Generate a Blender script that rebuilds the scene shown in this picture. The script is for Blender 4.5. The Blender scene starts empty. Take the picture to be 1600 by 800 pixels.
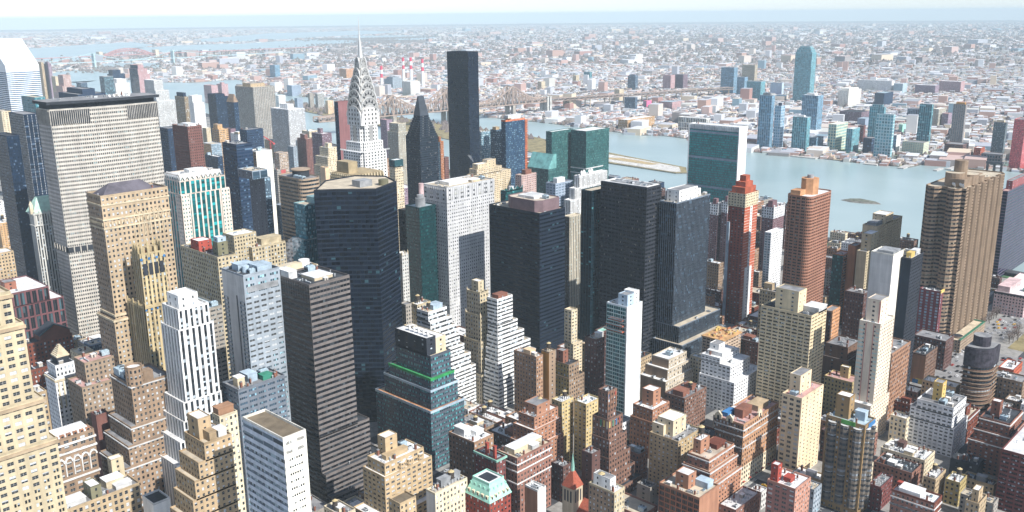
import bpy, math, random
import numpy as np
from mathutils import Vector, Matrix
R=math.radians
sc=bpy.context.scene
COLL=sc.collection
# ------------------------------------------------------------------ camera, sky, sun, exposure
cam_d=bpy.data.cameras.new('camera'); cam=bpy.data.objects.new('camera',cam_d); COLL.objects.link(cam)
sc.camera=cam
HEAD=R(46.8); PITCH=math.atan2(378,1437.); ROLL=math.atan2(53,5460); CAMZ=320.0
cam_d.sensor_fit='HORIZONTAL'; cam_d.angle=2*math.atan(800/1437.)
cam_d.clip_start=1; cam_d.clip_end=120000
fh=Vector((math.sin(HEAD),math.cos(HEAD),0)); rt=Vector((math.cos(HEAD),-math.sin(HEAD),0)); upv=Vector((0,0,1))
fwd=fh*math.cos(PITCH)-upv*math.sin(PITCH); up0=upv*math.cos(PITCH)+fh*math.sin(PITCH)
rv=rt*math.cos(ROLL)-up0*math.sin(ROLL); uv_=up0*math.cos(ROLL)+rt*math.sin(ROLL)
M=Matrix(((rv.x,uv_.x,-fwd.x,0),(rv.y,uv_.y,-fwd.y,0),(rv.z,uv_.z,-fwd.z,CAMZ),(0,0,0,1)))
cam.matrix_world=M
SUN_AZ=R(180.0); SUN_EL=R(42.0)       # azimuth measured clockwise from +Y (uptown)
w=bpy.data.worlds.new('World'); sc.world=w; w.use_nodes=True
nt=w.node_tree; bg=nt.nodes['Background']; sky=nt.nodes.new('ShaderNodeTexSky')
sky.sky_type='NISHITA'; sky.sun_disc=False; sky.sun_elevation=SUN_EL; sky.sun_rotation=SUN_AZ
sky.air_density=1.0; sky.dust_density=.15; sky.ozone_density=1.5; sky.altitude=0
tcw=nt.nodes.new('ShaderNodeTexCoord'); sxw=nt.nodes.new('ShaderNodeSeparateXYZ'); mxw=nt.nodes.new('ShaderNodeMath'); mxw.operation='MAXIMUM'; mxw.inputs[1].default_value=.012
cxw=nt.nodes.new('ShaderNodeCombineXYZ'); nt.links.new(tcw.outputs['Generated'],sxw.inputs[0]); nt.links.new(sxw.outputs[2],mxw.inputs[0]); nt.links.new(sxw.outputs[0],cxw.inputs[0]); nt.links.new(sxw.outputs[1],cxw.inputs[1]); nt.links.new(mxw.outputs[0],cxw.inputs[2]); nt.links.new(cxw.outputs[0],sky.inputs[0])
hsw=nt.nodes.new('ShaderNodeHueSaturation'); hsw.inputs['Saturation'].default_value=.5; nt.links.new(sky.outputs[0],hsw.inputs['Color'])
mlw=nt.nodes.new('ShaderNodeMix'); mlw.data_type='RGBA'; mlw.blend_type='MULTIPLY'; mlw.inputs[0].default_value=1; nt.links.new(hsw.outputs[0],mlw.inputs[6]); mlw.inputs[7].default_value=(.84,.95,1.12,1); nt.links.new(mlw.outputs[2],bg.inputs[0]); bg.inputs[1].default_value=0.1
sd=bpy.data.lights.new('sun','SUN'); so=bpy.data.objects.new('sun',sd); COLL.objects.link(so)
sd.energy=4.9; sd.angle=R(0.6); sd.color=(1.0,.965,.915)
sdir=Vector((math.sin(SUN_AZ)*math.cos(SUN_EL),math.cos(SUN_AZ)*math.cos(SUN_EL),math.sin(SUN_EL)))
so.rotation_euler=sdir.to_track_quat('Z','Y').to_euler(); so.location=(0,-400,900)
sc.view_settings.view_transform='Standard'; sc.view_settings.look='None'; sc.view_settings.gamma=1
sc.view_settings.exposure=0.53; sc.view_settings.use_curve_mapping=False
sc.cycles.max_bounces=5; sc.cycles.diffuse_bounces=2; sc.cycles.glossy_bounces=2; sc.cycles.transparent_max_bounces=8
sc.cycles.volume_bounces=0
# ------------------------------------------------------------------ materials
DG=(.018,.026,.034); DL=(.50,.57,.62)
def K(wall,glass=DG,light=DL,lp=.32): return (wall,glass,light,lp)
COL=dict(
 navyg=K((.03,.05,.09),(.012,.03,.065),(.12,.2,.3),.2), navy=K((.02,.035,.07),(.012,.025,.05),(.1,.15,.22),.15),
 tealg=K((.25,.4,.42),(.03,.16,.2),(.25,.5,.55),.35), cream=K((.62,.52,.36)), maroon=K((.16,.07,.075),(.01,.02,.025),(.06,.12,.14),.3),
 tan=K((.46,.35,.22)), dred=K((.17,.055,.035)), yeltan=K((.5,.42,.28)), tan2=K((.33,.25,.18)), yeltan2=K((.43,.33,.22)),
 brownt=K((.29,.205,.14)), white=K((.78,.77,.74)), oltan=K((.42,.31,.19)), paley=K((.64,.56,.4)), dkbrown=K((.085,.07,.06),(.012,.014,.017),(.05,.06,.07),.25),
 whitegw=K((.62,.6,.57)), greyl=K((.3,.34,.38),(.03,.06,.08),(.3,.55,.62),.35), grey2=K((.16,.18,.21),(.03,.06,.09),(.25,.45,.55),.3),
 greytan=K((.34,.31,.27),(.02,.03,.04),(.35,.42,.45),.25), rbrown=K((.19,.09,.075),(.02,.02,.025),(.25,.25,.25),.12), 
 slate=K((.14,.15,.18)), glassl=K((.3,.36,.42),(.05,.09,.13),(.35,.5,.6),.45), whitec=K((.82,.78,.68)),
 rosebr=K((.235,.115,.115)), palegr=K((.52,.52,.52),(.02,.025,.03),(.62,.62,.55),.38), beige=K((.6,.49,.33)),
 greeng=K((.02,.1,.1),(.01,.06,.065),(.06,.25,.26),.25), pinkb=K((.5,.36,.32)), blueg=K((.05,.1,.17),(.02,.05,.1),(.2,.33,.42),.25),
 bluegd=K((.06,.13,.2),(.02,.06,.11),(.3,.42,.5),.4), paleglass=K((.4,.5,.55),(.1,.2,.26),(.55,.66,.7),.5), bluegr=K((.3,.36,.44),(.03,.06,.1),(.25,.35,.42),.3),
 black=K((.013,.02,.034),(.004,.008,.016),(.04,.09,.11),.03), black2=K((.032,.036,.046),(.006,.008,.011),(.16,.15,.13),.06), tealbk=K((.012,.045,.06),(.008,.02,.03),(.1,.32,.34),.08),
 blackn=K((.2,.24,.29),(.006,.01,.016),(.05,.09,.13),.2), greenun=K((.05,.12,.14),(.015,.25,.245),(.03,.34,.33),.3), marble=K((.86,.85,.82)), marble2=K((.7,.76,.78)),
 greenpl=K((.08,.16,.155),(.03,.1,.1),(.09,.2,.19),.35), redb=K((.24,.055,.04)), redo=K((.42,.11,.06)), purpbr=K((.2,.12,.13)),
 redbr=K((.34,.17,.115),(.02,.025,.025),(.2,.26,.24),.2), tealw=K((.7,.73,.75),(.06,.2,.24),(.3,.55,.6),.5), whiteb=K((.74,.74,.74)), orange=K((.45,.19,.09)),
 tanbr=K((.29,.21,.145),(.02,.02,.025),(.3,.27,.2),.2), navyp=K((.13,.1,.13),(.012,.016,.04),(.04,.05,.1),.2), maroonr=K((.28,.1,.1)), pinkst=K((.62,.45,.44)),
 maroonb=K((.2,.06,.07),(.3,.42,.5),(.6,.7,.78),.5), yelc=K((.66,.54,.35),(.02,.022,.025),(.5,.55,.58),.25), creamp=K((.72,.61,.48),(.05,.06,.07),(.45,.3,.25),.3),
 beiget=K((.68,.55,.37)), tanbay=K((.3,.2,.1),(.04,.05,.06),(.45,.5,.55),.4), brickl=K((.26,.12,.085)), dredb=K((.17,.06,.055)),
 mauve=K((.3,.22,.27)), rose=K((.5,.32,.32)), plum=K((.19,.125,.15)), concr=K((.5,.38,.28)), paleb=K((.5,.55,.6),(.2,.28,.34)), orangel=K((.55,.35,.18)),
 peach=K((.68,.49,.31)), creamg=K((.6,.54,.42),(.03,.06,.09),(.3,.4,.45),.3), tealdk=K((.02,.07,.08)), greendk=K((.008,.05,.055),(.008,.035,.04),(.02,.09,.09),.25),
 palest=K((.55,.54,.5)), palest2=K((.5,.43,.33),DG,(.75,.75,.75),.7), slateblk=K((.085,.1,.125),(.01,.05,.06),(.1,.44,.46),.55), dark=K((.035,.04,.05)),
 stone=K((.5,.42,.3)), tanbrk=K((.36,.22,.14)), orangec=K((.6,.3,.08)), yelold=K((.42,.33,.15)), choc=K((.125,.07,.06)), greenw=K((.5,.65,.62),(.02,.1,.11),(.06,.2,.2),.3),
 brown2=K((.17,.105,.075)), brown3=K((.2,.115,.085)), rbrick=K((.28,.145,.11)), obrick=K((.37,.19,.12)), obrick2=K((.42,.24,.14)), otan=K((.47,.35,.21)), creamst=K((.7,.6,.43)),
 ochre=K((.55,.43,.22)), tanpl=K((.42,.32,.19)), dkglass=K((.3,.12,.07),(.015,.025,.03),(.05,.09,.1),.3), rbrick2=K((.3,.15,.13),DG,(.65,.68,.7),.6), pinkbr=K((.5,.26,.19)),
 orbr=K((.34,.19,.12)), orbr2=K((.45,.22,.12)), orangel2=K((.55,.29,.15)), bluewh=K((.55,.6,.68),(.09,.125,.16),(.36,.46,.52),.75), conc=K((.44,.41,.38),(.018,.022,.03),(.2,.3,.33),.15),
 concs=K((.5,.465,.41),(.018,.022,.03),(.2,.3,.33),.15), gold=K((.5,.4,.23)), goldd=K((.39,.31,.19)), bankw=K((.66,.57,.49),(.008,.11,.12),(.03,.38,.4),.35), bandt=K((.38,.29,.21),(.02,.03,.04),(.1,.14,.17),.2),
 zigbk=K((.02,.03,.045),(.008,.013,.02),(.15,.145,.14),.12), blackgl=K((.008,.016,.034),(.006,.012,.026),(.07,.08,.09),.03),
 tanbr_shade=K((.2,.145,.1)), dkbrown2=K((.165,.145,.135),(.012,.014,.019),(.06,.07,.08),.25), baygl=K((.15,.13,.11),(.035,.042,.05),(.3,.33,.36),.3), grey=K((.3,.31,.32)), pale=K((.6,.6,.59)), bluepale=K((.42,.52,.6)), brick=K((.25,.11,.075)), olive=K((.2,.19,.12)), redp=K((.36,.07,.05)), rust=K((.35,.2,.12)), green=K((.05,.25,.17)),
 yel=K((.66,.48,.16)), blue=K((.06,.2,.42)), tankw=K((.6,.42,.15)), steelc=K((.55,.55,.52)), mint=K((.33,.62,.5)), gcop=K((.3,.55,.45)),
 licg=K((.4,.55,.58),(.07,.25,.3),(.16,.38,.43),.4), licb=K((.38,.48,.56),(.1,.22,.32),(.2,.34,.43),.4), licy=K((.6,.6,.45),(.1,.28,.3),(.25,.45,.45),.4), licr=K((.6,.12,.12),(.5,.09,.1),(.6,.2,.2),.3), licc=K((.3,.26,.24),(.05,.1,.12),(.3,.36,.38),.4),
 citi=K((.75,.78,.82),(.05,.1,.17),(.12,.2,.3),.2), chry=K((.72,.71,.68),(.03,.035,.04),(.2,.22,.24),.2), tealglow=K((.05,.3,.32)), pinkh=K((.75,.16,.3)), sand=K((.55,.42,.27)))
def Pz(mode,cw,fl,fw,fh,cy=.5,dep=.25,span=None,pier=None,mn=1,ml=0.,lp=None): return dict(mode=mode,cw=cw,fl=fl,fw=fw,fh=fh,cy=cy,dep=dep,span=span,pier=pier,mn=mn,ml=ml,lp=lp)
PRE=dict(p=Pz('cell',2.9,3.5,.46,.52), p2=Pz('cell',5.0,3.5,.6,.52,mn=2,ml=.16), p3=Pz('cell',3.0,3.7,.42,.44), pa=Pz('cell',3.4,4.,.56,.6), pv=Pz('cell',3.2,3.7,.5,.6),
 pg=Pz('cell',2.6,3.4,.52,.5), r=Pz('cell',3.5,2.9,.44,.48), r2=Pz('cell',4.4,3.,.6,.48,mn=2,ml=.08), rs=Pz('cell',5.5,2.9,.28,.42), bw=Pz('cell',3.7,2.9,.62,.46,mn=2,ml=.06),
 lr=Pz('flat',5,2.9,1.,.12,lp=0), s=Pz('cell',8,3.4,.17,.42), b=Pz('row',1.7,3.8,.92,.5,pier='dark'), b2=Pz('cell',6.4,3.7,.78,.42,mn=4,ml=.05), b3=Pz('row',1.9,3.3,.9,.5,pier='half'),
 bd=Pz('row',3.2,3.8,.95,.46), bg=Pz('cell',4.6,3.8,.84,.5,mn=3,ml=.03), bu=Pz('row',1.5,3.6,.9,.66,dep=.1), bz=Pz('row',2.2,3.2,.85,.5), bal=Pz('cell',4.2,2.95,.76,.56,dep=.9,mn=2,ml=.06),
 bal2=Pz('cell',4.8,2.9,.56,.6,dep=.9,mn=2,ml=.06), bal3=Pz('cell',5.2,2.9,.82,.5,dep=.7,mn=4,ml=.03), bal4=Pz('row',7,3.0,.9,.66,dep=1.1,pier='white',span='white'), balb=Pz('cell',5.4,2.9,.5,.72,dep=.5),
 bgo=Pz('row',3.4,3.0,.92,.6,mn=2,ml=.06), bgo2=Pz('cell',4.4,3.6,.82,.72,mn=3,ml=.05), bk=Pz('col',5.0,3.7,.7,.84,dep=.5,span='glass'), bl=Pz('row',1.5,3.7,.92,.5,pier='half',dep=.18), bl2=Pz('cell',9,3.7,.6,.34,mn=6,ml=.05),
 bp=Pz('row',6,3.8,.98,.55), lc=Pz('row',5.,6.6,.82,.6,span='glass'), lg=Pz('cell',6.,7.,.66,.66), bq=Pz('row',6,3.8,.98,.78,lp=0), c=Pz('row',1.6,3.6,.9,.62,dep=.06,span='glass'), c2=Pz('row',2.4,3.8,.95,.5,dep=.1), cv=Pz('col',3.2,3.6,.86,.5,dep=.3,span='glass'), g2=Pz('cell',1.7,3.45,.6,.5,dep=.15),
 g3=Pz('cell',5.6,3.6,.7,.4,mn=4,ml=.06), g4=Pz('cell',2.0,4.0,.6,.52,dep=.5), gl=Pz('row',6.5,3.3,.95,.76,dep=.3,mn=3,ml=.04), mg=Pz('cell',5.4,13,.7,.88,dep=.6,mn=2,ml=.04),
 n=Pz('flat',8,4,0.,0.), o=Pz('row',3.,3.7,.95,.66,dep=.12), v=Pz('col',2.6,3.6,.5,.6,dep=.35,span='dark'), v2=Pz('col',2.9,3.6,.42,.55,dep=.4,span='half'), vb=Pz('col',3.6,3.6,.48,.62,dep=.6,span='dark'),
 vl=Pz('col',5.,3.6,.93,.6,dep=.2,span='glass',pier='white'), vs=Pz('col',2.2,3.6,.85,.7,dep=.3,span='glass'))
MATS={}
def pri(nt): return nt.nodes['Principled BSDF']
def make_group():
    g=bpy.data.node_groups.new('facade','ShaderNodeTree'); I=g.interface
    def si(n,t): return I.new_socket(n,in_out='INPUT',socket_type=t)
    for n in ('wall','pier','span','glass','light'): si(n,'NodeSocketColor')
    for n in ('lp','fw','fh','cy','mn','ml','rough'): si(n,'NodeSocketFloat')
    I.new_socket('shader',in_out='OUTPUT',socket_type='NodeSocketShader')
    N=g.nodes.new; L=g.links.new
    gi=N('NodeGroupInput'); go=N('NodeGroupOutput'); G=gi.outputs
    uv=N('ShaderNodeUVMap'); uv.uv_map='UVMap'
    flo=N('ShaderNodeVectorMath'); flo.operation='FLOOR'; L(uv.outputs[0],flo.inputs[0])
    fra=N('ShaderNodeVectorMath'); fra.operation='FRACTION'; L(uv.outputs[0],fra.inputs[0])
    sx=N('ShaderNodeSeparateXYZ'); L(fra.outputs[0],sx.inputs[0])
    def m(op,a,b=None,c=None):
        n=N('ShaderNodeMath'); n.operation=op
        for i,x in enumerate((a,b,c)):
            if x is None: continue
            if isinstance(x,(int,float)): n.inputs[i].default_value=x
            else: L(x,n.inputs[i])
        return n.outputs[0]
    def mix(f,a,b,bt='MIX'):
        n=N('ShaderNodeMix'); n.data_type='RGBA'; n.blend_type=bt
        if isinstance(f,(int,float)): n.inputs[0].default_value=f
        else: L(f,n.inputs[0])
        for i,x in ((6,a),(7,b)):
            if isinstance(x,tuple): n.inputs[i].default_value=(*x,1)
            else: L(x,n.inputs[i])
        return n.outputs[2]
    dx=m('SUBTRACT',sx.outputs[0],.5); dy=m('SUBTRACT',sx.outputs[1],G['cy'])
    hw=m('MULTIPLY',G['fw'],.5); hh=m('MULTIPLY',G['fh'],.5)
    mw=m('LESS_THAN',m('ABSOLUTE',dx),hw); mh=m('LESS_THAN',m('ABSOLUTE',dy),hh)
    xr=m('DIVIDE',m('ADD',dx,hw),m('MAXIMUM',G['fw'],.01)); yr=m('DIVIDE',m('ADD',dy,hh),m('MAXIMUM',G['fh'],.01))
    sub=m('FRACT',m('ADD',m('MULTIPLY',xr,G['mn']),.5))
    mull=m('LESS_THAN',m('ABSOLUTE',m('SUBTRACT',sub,.5)),m('MULTIPLY',G['ml'],m('MULTIPLY',G['mn'],.5)))
    pane=m('FLOOR',m('MULTIPLY',xr,G['mn']))
    comb=N('ShaderNodeCombineXYZ'); L(m('MULTIPLY',pane,.37),comb.inputs[0])
    va=N('ShaderNodeVectorMath'); va.operation='ADD'; L(flo.outputs[0],va.inputs[0]); L(comb.outputs[0],va.inputs[1])
    wn=N('ShaderNodeTexWhiteNoise'); wn.noise_dimensions='2D'; L(va.outputs[0],wn.inputs['Vector'])
    sc3=N('ShaderNodeSeparateXYZ'); L(wn.outputs['Color'],sc3.inputs[0]); r1,r2,r3=sc3.outputs
    wn2=N('ShaderNodeTexWhiteNoise'); wn2.noise_dimensions='2D'; L(flo.outputs[0],wn2.inputs['Vector'])
    geo=N('ShaderNodeNewGeometry')
    mp=N('ShaderNodeMapping'); mp.inputs['Scale'].default_value=(.35,.35,.035); L(geo.outputs['Position'],mp.inputs[0])
    no=N('ShaderNodeTexNoise'); no.inputs['Scale'].default_value=1; no.inputs['Detail'].default_value=4; L(mp.outputs[0],no.inputs['Vector'])
    no2=N('ShaderNodeTexNoise'); no2.inputs['Scale'].default_value=.045; no2.inputs['Detail'].default_value=3; L(geo.outputs['Position'],no2.inputs['Vector'])
    dirt=m('MULTIPLY',m('MULTIPLY_ADD',no.outputs[0],.75,.62),m('MULTIPLY_ADD',no2.outputs[0],.5,.75))
    dirt=m('MULTIPLY',dirt,m('MULTIPLY_ADD',wn2.outputs['Value'],.08,.96))
    def scale(c,f):
        n=N('ShaderNodeVectorMath'); n.operation='SCALE'; L(c,n.inputs[0])
        if isinstance(f,(int,float)): n.inputs['Scale'].default_value=f
        else: L(f,n.inputs['Scale'])
        return n.outputs[0]
    blind=m('MULTIPLY',m('LESS_THAN',r1,G['lp']),m('GREATER_THAN',yr,m('SUBTRACT',.85,m('MULTIPLY',r2,1.2))))
    gdark=scale(G['glass'],m('MULTIPLY_ADD',r3,1.1,.45))
    glc=mix(blind,gdark,scale(G['light'],m('MULTIPLY_ADD',r3,.6,.5)))
    glc=mix(mull,glc,G['pier'])
    wallc=scale(mix(mh,G['wall'],G['pier']),dirt)
    inner=mix(mh,scale(G['span'],dirt),glc)
    col=mix(mw,wallc,inner)
    gm=m('MULTIPLY',m('MULTIPLY',mw,mh),m('SUBTRACT',1.,mull))
    rough=m('MULTIPLY_ADD',gm,m('SUBTRACT',.13,G['rough']),G['rough'])
    # every pane tilts a little, so reflections differ
    sub2=N('ShaderNodeVectorMath'); sub2.operation='SUBTRACT'; L(wn.outputs['Color'],sub2.inputs[0]); sub2.inputs[1].default_value=(.5,.5,.5)
    sc2=scale(sub2.outputs[0],m('MULTIPLY',gm,.035))
    add=N('ShaderNodeVectorMath'); add.operation='ADD'; L(geo.outputs['Normal'],add.inputs[0]); L(sc2,add.inputs[1])
    nn=N('ShaderNodeVectorMath'); nn.operation='NORMALIZE'; L(add.outputs[0],nn.inputs[0])
    b=N('ShaderNodeBsdfPrincipled'); L(col,b.inputs['Base Color']); L(rough,b.inputs['Roughness']); L(nn.outputs[0],b.inputs['Normal'])
    spv=m('MULTIPLY_ADD',gm,.22,.1); L(spv,b.inputs['Specular IOR Level'])
    L(b.outputs[0],go.inputs[0]); return g
FG=make_group()
def facade(col,pre):
    key='facade_'+col+'_'+pre
    if key in MATS: return MATS[key]
    w_,g_,l_,lp=COL[col]; p=PRE[pre]
    mt=bpy.data.materials.new(key); mt.use_nodes=True; t=mt.node_tree; t.nodes.clear()
    n=t.nodes.new('ShaderNodeGroup'); n.node_tree=FG; o=t.nodes.new('ShaderNodeOutputMaterial'); t.links.new(n.outputs[0],o.inputs[0])
    def cc(k):
        if k is None: return w_
        return {'dark':(.03,.032,.035),'half':tuple(x*.5 for x in w_),'glass':tuple(x*.75 for x in g_),'white':(.7,.7,.68)}[k]
    if pre=='lr': g_=l_=(.72,.62,.55)
    for nm,v in (('wall',w_),('pier',cc(p['pier'])),('span',cc(p['span'])),('glass',g_),('light',l_)): n.inputs[nm].default_value=(*v,1)
    lp=lp if p['lp'] is None else p['lp']
    rough=.85 if p['span']!='glass' else .3
    for nm,v in (('lp',lp),('fw',p['fw']),('fh',p['fh']),('cy',p['cy']),('mn',p['mn']),('ml',p['ml']),('rough',rough)): n.inputs[nm].default_value=v
    MATS[key]=mt; return mt
def plain(name,col,rough=.8,noise=.25,scale=.15,metal=0.,col2=None):
    if name in MATS: return MATS[name]
    mt=bpy.data.materials.new(name); mt.use_nodes=True; t=mt.node_tree; b=pri(t)
    b.inputs['Roughness'].default_value=rough; b.inputs['Metallic'].default_value=metal; b.inputs['Specular IOR Level'].default_value=.2 if rough>.5 else .5
    ge=t.nodes.new('ShaderNodeNewGeometry'); no=t.nodes.new('ShaderNodeTexNoise'); no.inputs['Scale'].default_value=scale; no.inputs['Detail'].default_value=6; no.inputs['Roughness'].default_value=.65
    t.links.new(ge.outputs['Position'],no.inputs['Vector'])
    rp=t.nodes.new('ShaderNodeValToRGB'); t.links.new(no.outputs[0],rp.inputs[0])
    c2=col2 or tuple(x*(1-noise*1.6) for x in col)
    rp.color_ramp.elements[0].position=.36; rp.color_ramp.elements[1].position=.62
    rp.color_ramp.elements[0].color=(*c2,1); rp.color_ramp.elements[1].color=(*[min(.9,x*(1+noise*.25)) for x in col],1)
    t.links.new(rp.outputs[0],b.inputs['Base Color']); MATS[name]=mt; return mt
def cmat(c):
    return plain('paint_'+c,COL[c][0],.8,.22,.12)
ROOF=dict(w=(.76,.76,.75),t=(.52,.45,.34),d=(.055,.06,.07),g=(.27,.27,.27),p=(.52,.32,.29),bl=(.38,.48,.53),sl=(.12,.11,.13),mint=(.35,.62,.52),pit=(.2,.16,.11),cr=(.55,.47,.38),yel=(.6,.42,.1))
ROOF2=dict(w=(.5,.5,.5),t=(.36,.31,.24),g=(.15,.15,.16),d=(.025,.03,.035))
def roofmat(k): return plain('roof_'+k,ROOF[k],.85,.25,.11,col2=ROOF2.get(k))
# ------------------------------------------------------------------ mesh builder (quads, vectorised)
class MB:
    def __init__(s): s.V=[]; s.U=[]; s.M=[]; s.T=[]
    def quads(s,v,uv=None,mat=0):
        v=np.asarray(v,np.float32).reshape(-1,4,3); n=len(v)
        if n==0: return
        if uv is None: uv=np.zeros((n,4,2),np.float32)
        s.V.append(v); s.U.append(np.asarray(uv,np.float32).reshape(-1,4,2)); s.M.append(np.full(n,mat,np.int32))
    def quad(s,a,b,c,d,mat=0,uv=None): s.quads([[a,b,c,d]],uv,mat)
    def tri(s,a,b,c,mat=0): s.T.append((a,b,c,mat))
    def box(s,x0,y0,z0,x1,y1,z1,mat=0,bottom=False):
        p=[(x0,y0,z0),(x1,y0,z0),(x1,y1,z0),(x0,y1,z0),(x0,y0,z1),(x1,y0,z1),(x1,y1,z1),(x0,y1,z1)]
        f=[(4,5,6,7),(0,1,5,4),(1,2,6,5),(2,3,7,6),(3,0,4,7)]
        if bottom: f.append((3,2,1,0))
        s.quads([[p[i] for i in q] for q in f],None,mat)
    def bar(s,a,b,w,mat=0,h=None):
        a=Vector(a); b=Vector(b); d=(b-a).normalized(); r=d.cross(Vector((0,0,1)))
        if r.length<1e-3: r=Vector((1,0,0))
        r=r.normalized()*w/2; u=r.cross(d).normalized()*(h or w)/2
        q=[[a+r*i+u*j for i,j in ((-1,-1),(1,-1),(1,1),(-1,1))],[b+r*i+u*j for i,j in ((-1,-1),(1,-1),(1,1),(-1,1))]]
        for k in range(4): s.quad(q[0][k],q[0][(k+1)%4],q[1][(k+1)%4],q[1][k],mat)
        s.quad(*q[0][::-1],mat); s.quad(*q[1],mat)
    def prism(s,poly,z0,z1,mat=0,top=True,matt=None,scale=1.,c=None):
        n=len(poly)
        if c is None: c=(sum(p[0] for p in poly)/n,sum(p[1] for p in poly)/n)
        P1=[(c[0]+(p[0]-c[0])*scale,c[1]+(p[1]-c[1])*scale) for p in poly]
        for i in range(n):
            j=(i+1)%n
            s.quad((*poly[i],z0),(*poly[j],z0),(*P1[j],z1),(*P1[i],z1),mat)
        if top: s.cap(P1,z1,mat if matt is None else matt)
    def cap(s,poly,z,mat=0):
        n=len(poly)
        if n==4: s.quad(*[(*p,z) for p in poly],mat); return
        s.T.append(('poly',[(*p,z) for p in poly],mat))
    def cyl(s,x,y,z0,z1,r,n=14,mat=0,matt=None,r1=None):
        poly=[(x+r*math.cos(2*math.pi*i/n),y+r*math.sin(2*math.pi*i/n)) for i in range(n)]
        s.prism(poly,z0,z1,mat,True,matt,1. if r1 is None else max(r1,.01)/r,(x,y))
    def build(s,name,mats,parent=None,loc=None,weld=False):
        me=bpy.data.meshes.new(name)
        nq=sum(len(v) for v in s.V)
        V=np.concatenate(s.V).reshape(-1,3) if nq else np.zeros((0,3),np.float32)
        U=np.concatenate(s.U).reshape(-1,2) if nq else np.zeros((0,2),np.float32)
        Mi=np.concatenate(s.M) if nq else np.zeros(0,np.int32)
        ls=np.arange(0,4*nq,4,dtype=np.int32)
        ex=[]; exm=[]; starts=[]
        k=4*nq
        for t in s.T:
            pts=t[1] if t[0]=='poly' else t[:3]
            starts.append(k); k+=len(pts); ex+= [tuple(p) for p in pts]; exm.append(t[-1])
        if ex:
            V=np.concatenate([V,np.array(ex,np.float32).reshape(-1,3)]); U=np.concatenate([U,np.zeros((len(ex),2),np.float32)])
            Mi=np.concatenate([Mi,np.array(exm,np.int32)]); ls=np.concatenate([ls,np.array(starts,np.int32)])
        if len(V)==0: return None
        if loc is not None: V=V-np.array(loc,np.float32)
        me.vertices.add(len(V)); me.vertices.foreach_set('co',V.ravel())
        me.loops.add(len(V)); me.loops.foreach_set('vertex_index',np.arange(len(V),dtype=np.int32))
        me.polygons.add(len(ls)); me.polygons.foreach_set('loop_start',ls)
        me.polygons.foreach_set('material_index',Mi)
        ul=me.uv_layers.new(name='UVMap'); ul.data.foreach_set('uv',U.ravel())
        for m in (mats if isinstance(mats,(list,tuple)) else [mats]): me.materials.append(m)
        me.update(calc_edges=True); me.validate()
        o=bpy.data.objects.new(name,me); COLL.objects.link(o)
        if parent is not None: o.parent=parent; 
        if loc is not None and parent is None: o.location=loc
        return o
def thing(name,label,cat,loc,group=None):
    o=bpy.data.objects.new(name,None); COLL.objects.link(o); o.location=loc; o.empty_display_size=5
    o['label']=label; o['category']=cat
    if group: o['group']=group
    return o
def tag(o,label,cat,group=None,kind=None):
    if label: o['label']=label
    if cat: o['category']=cat
    if group: o['group']=group
    if kind: o['kind']=kind
    return o
def kindof(o,k,label=None):
    o['kind']=k
    if label: o['label']=label
    return o
rng=np.random.default_rng(7); rnd=random.Random(11)
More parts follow.
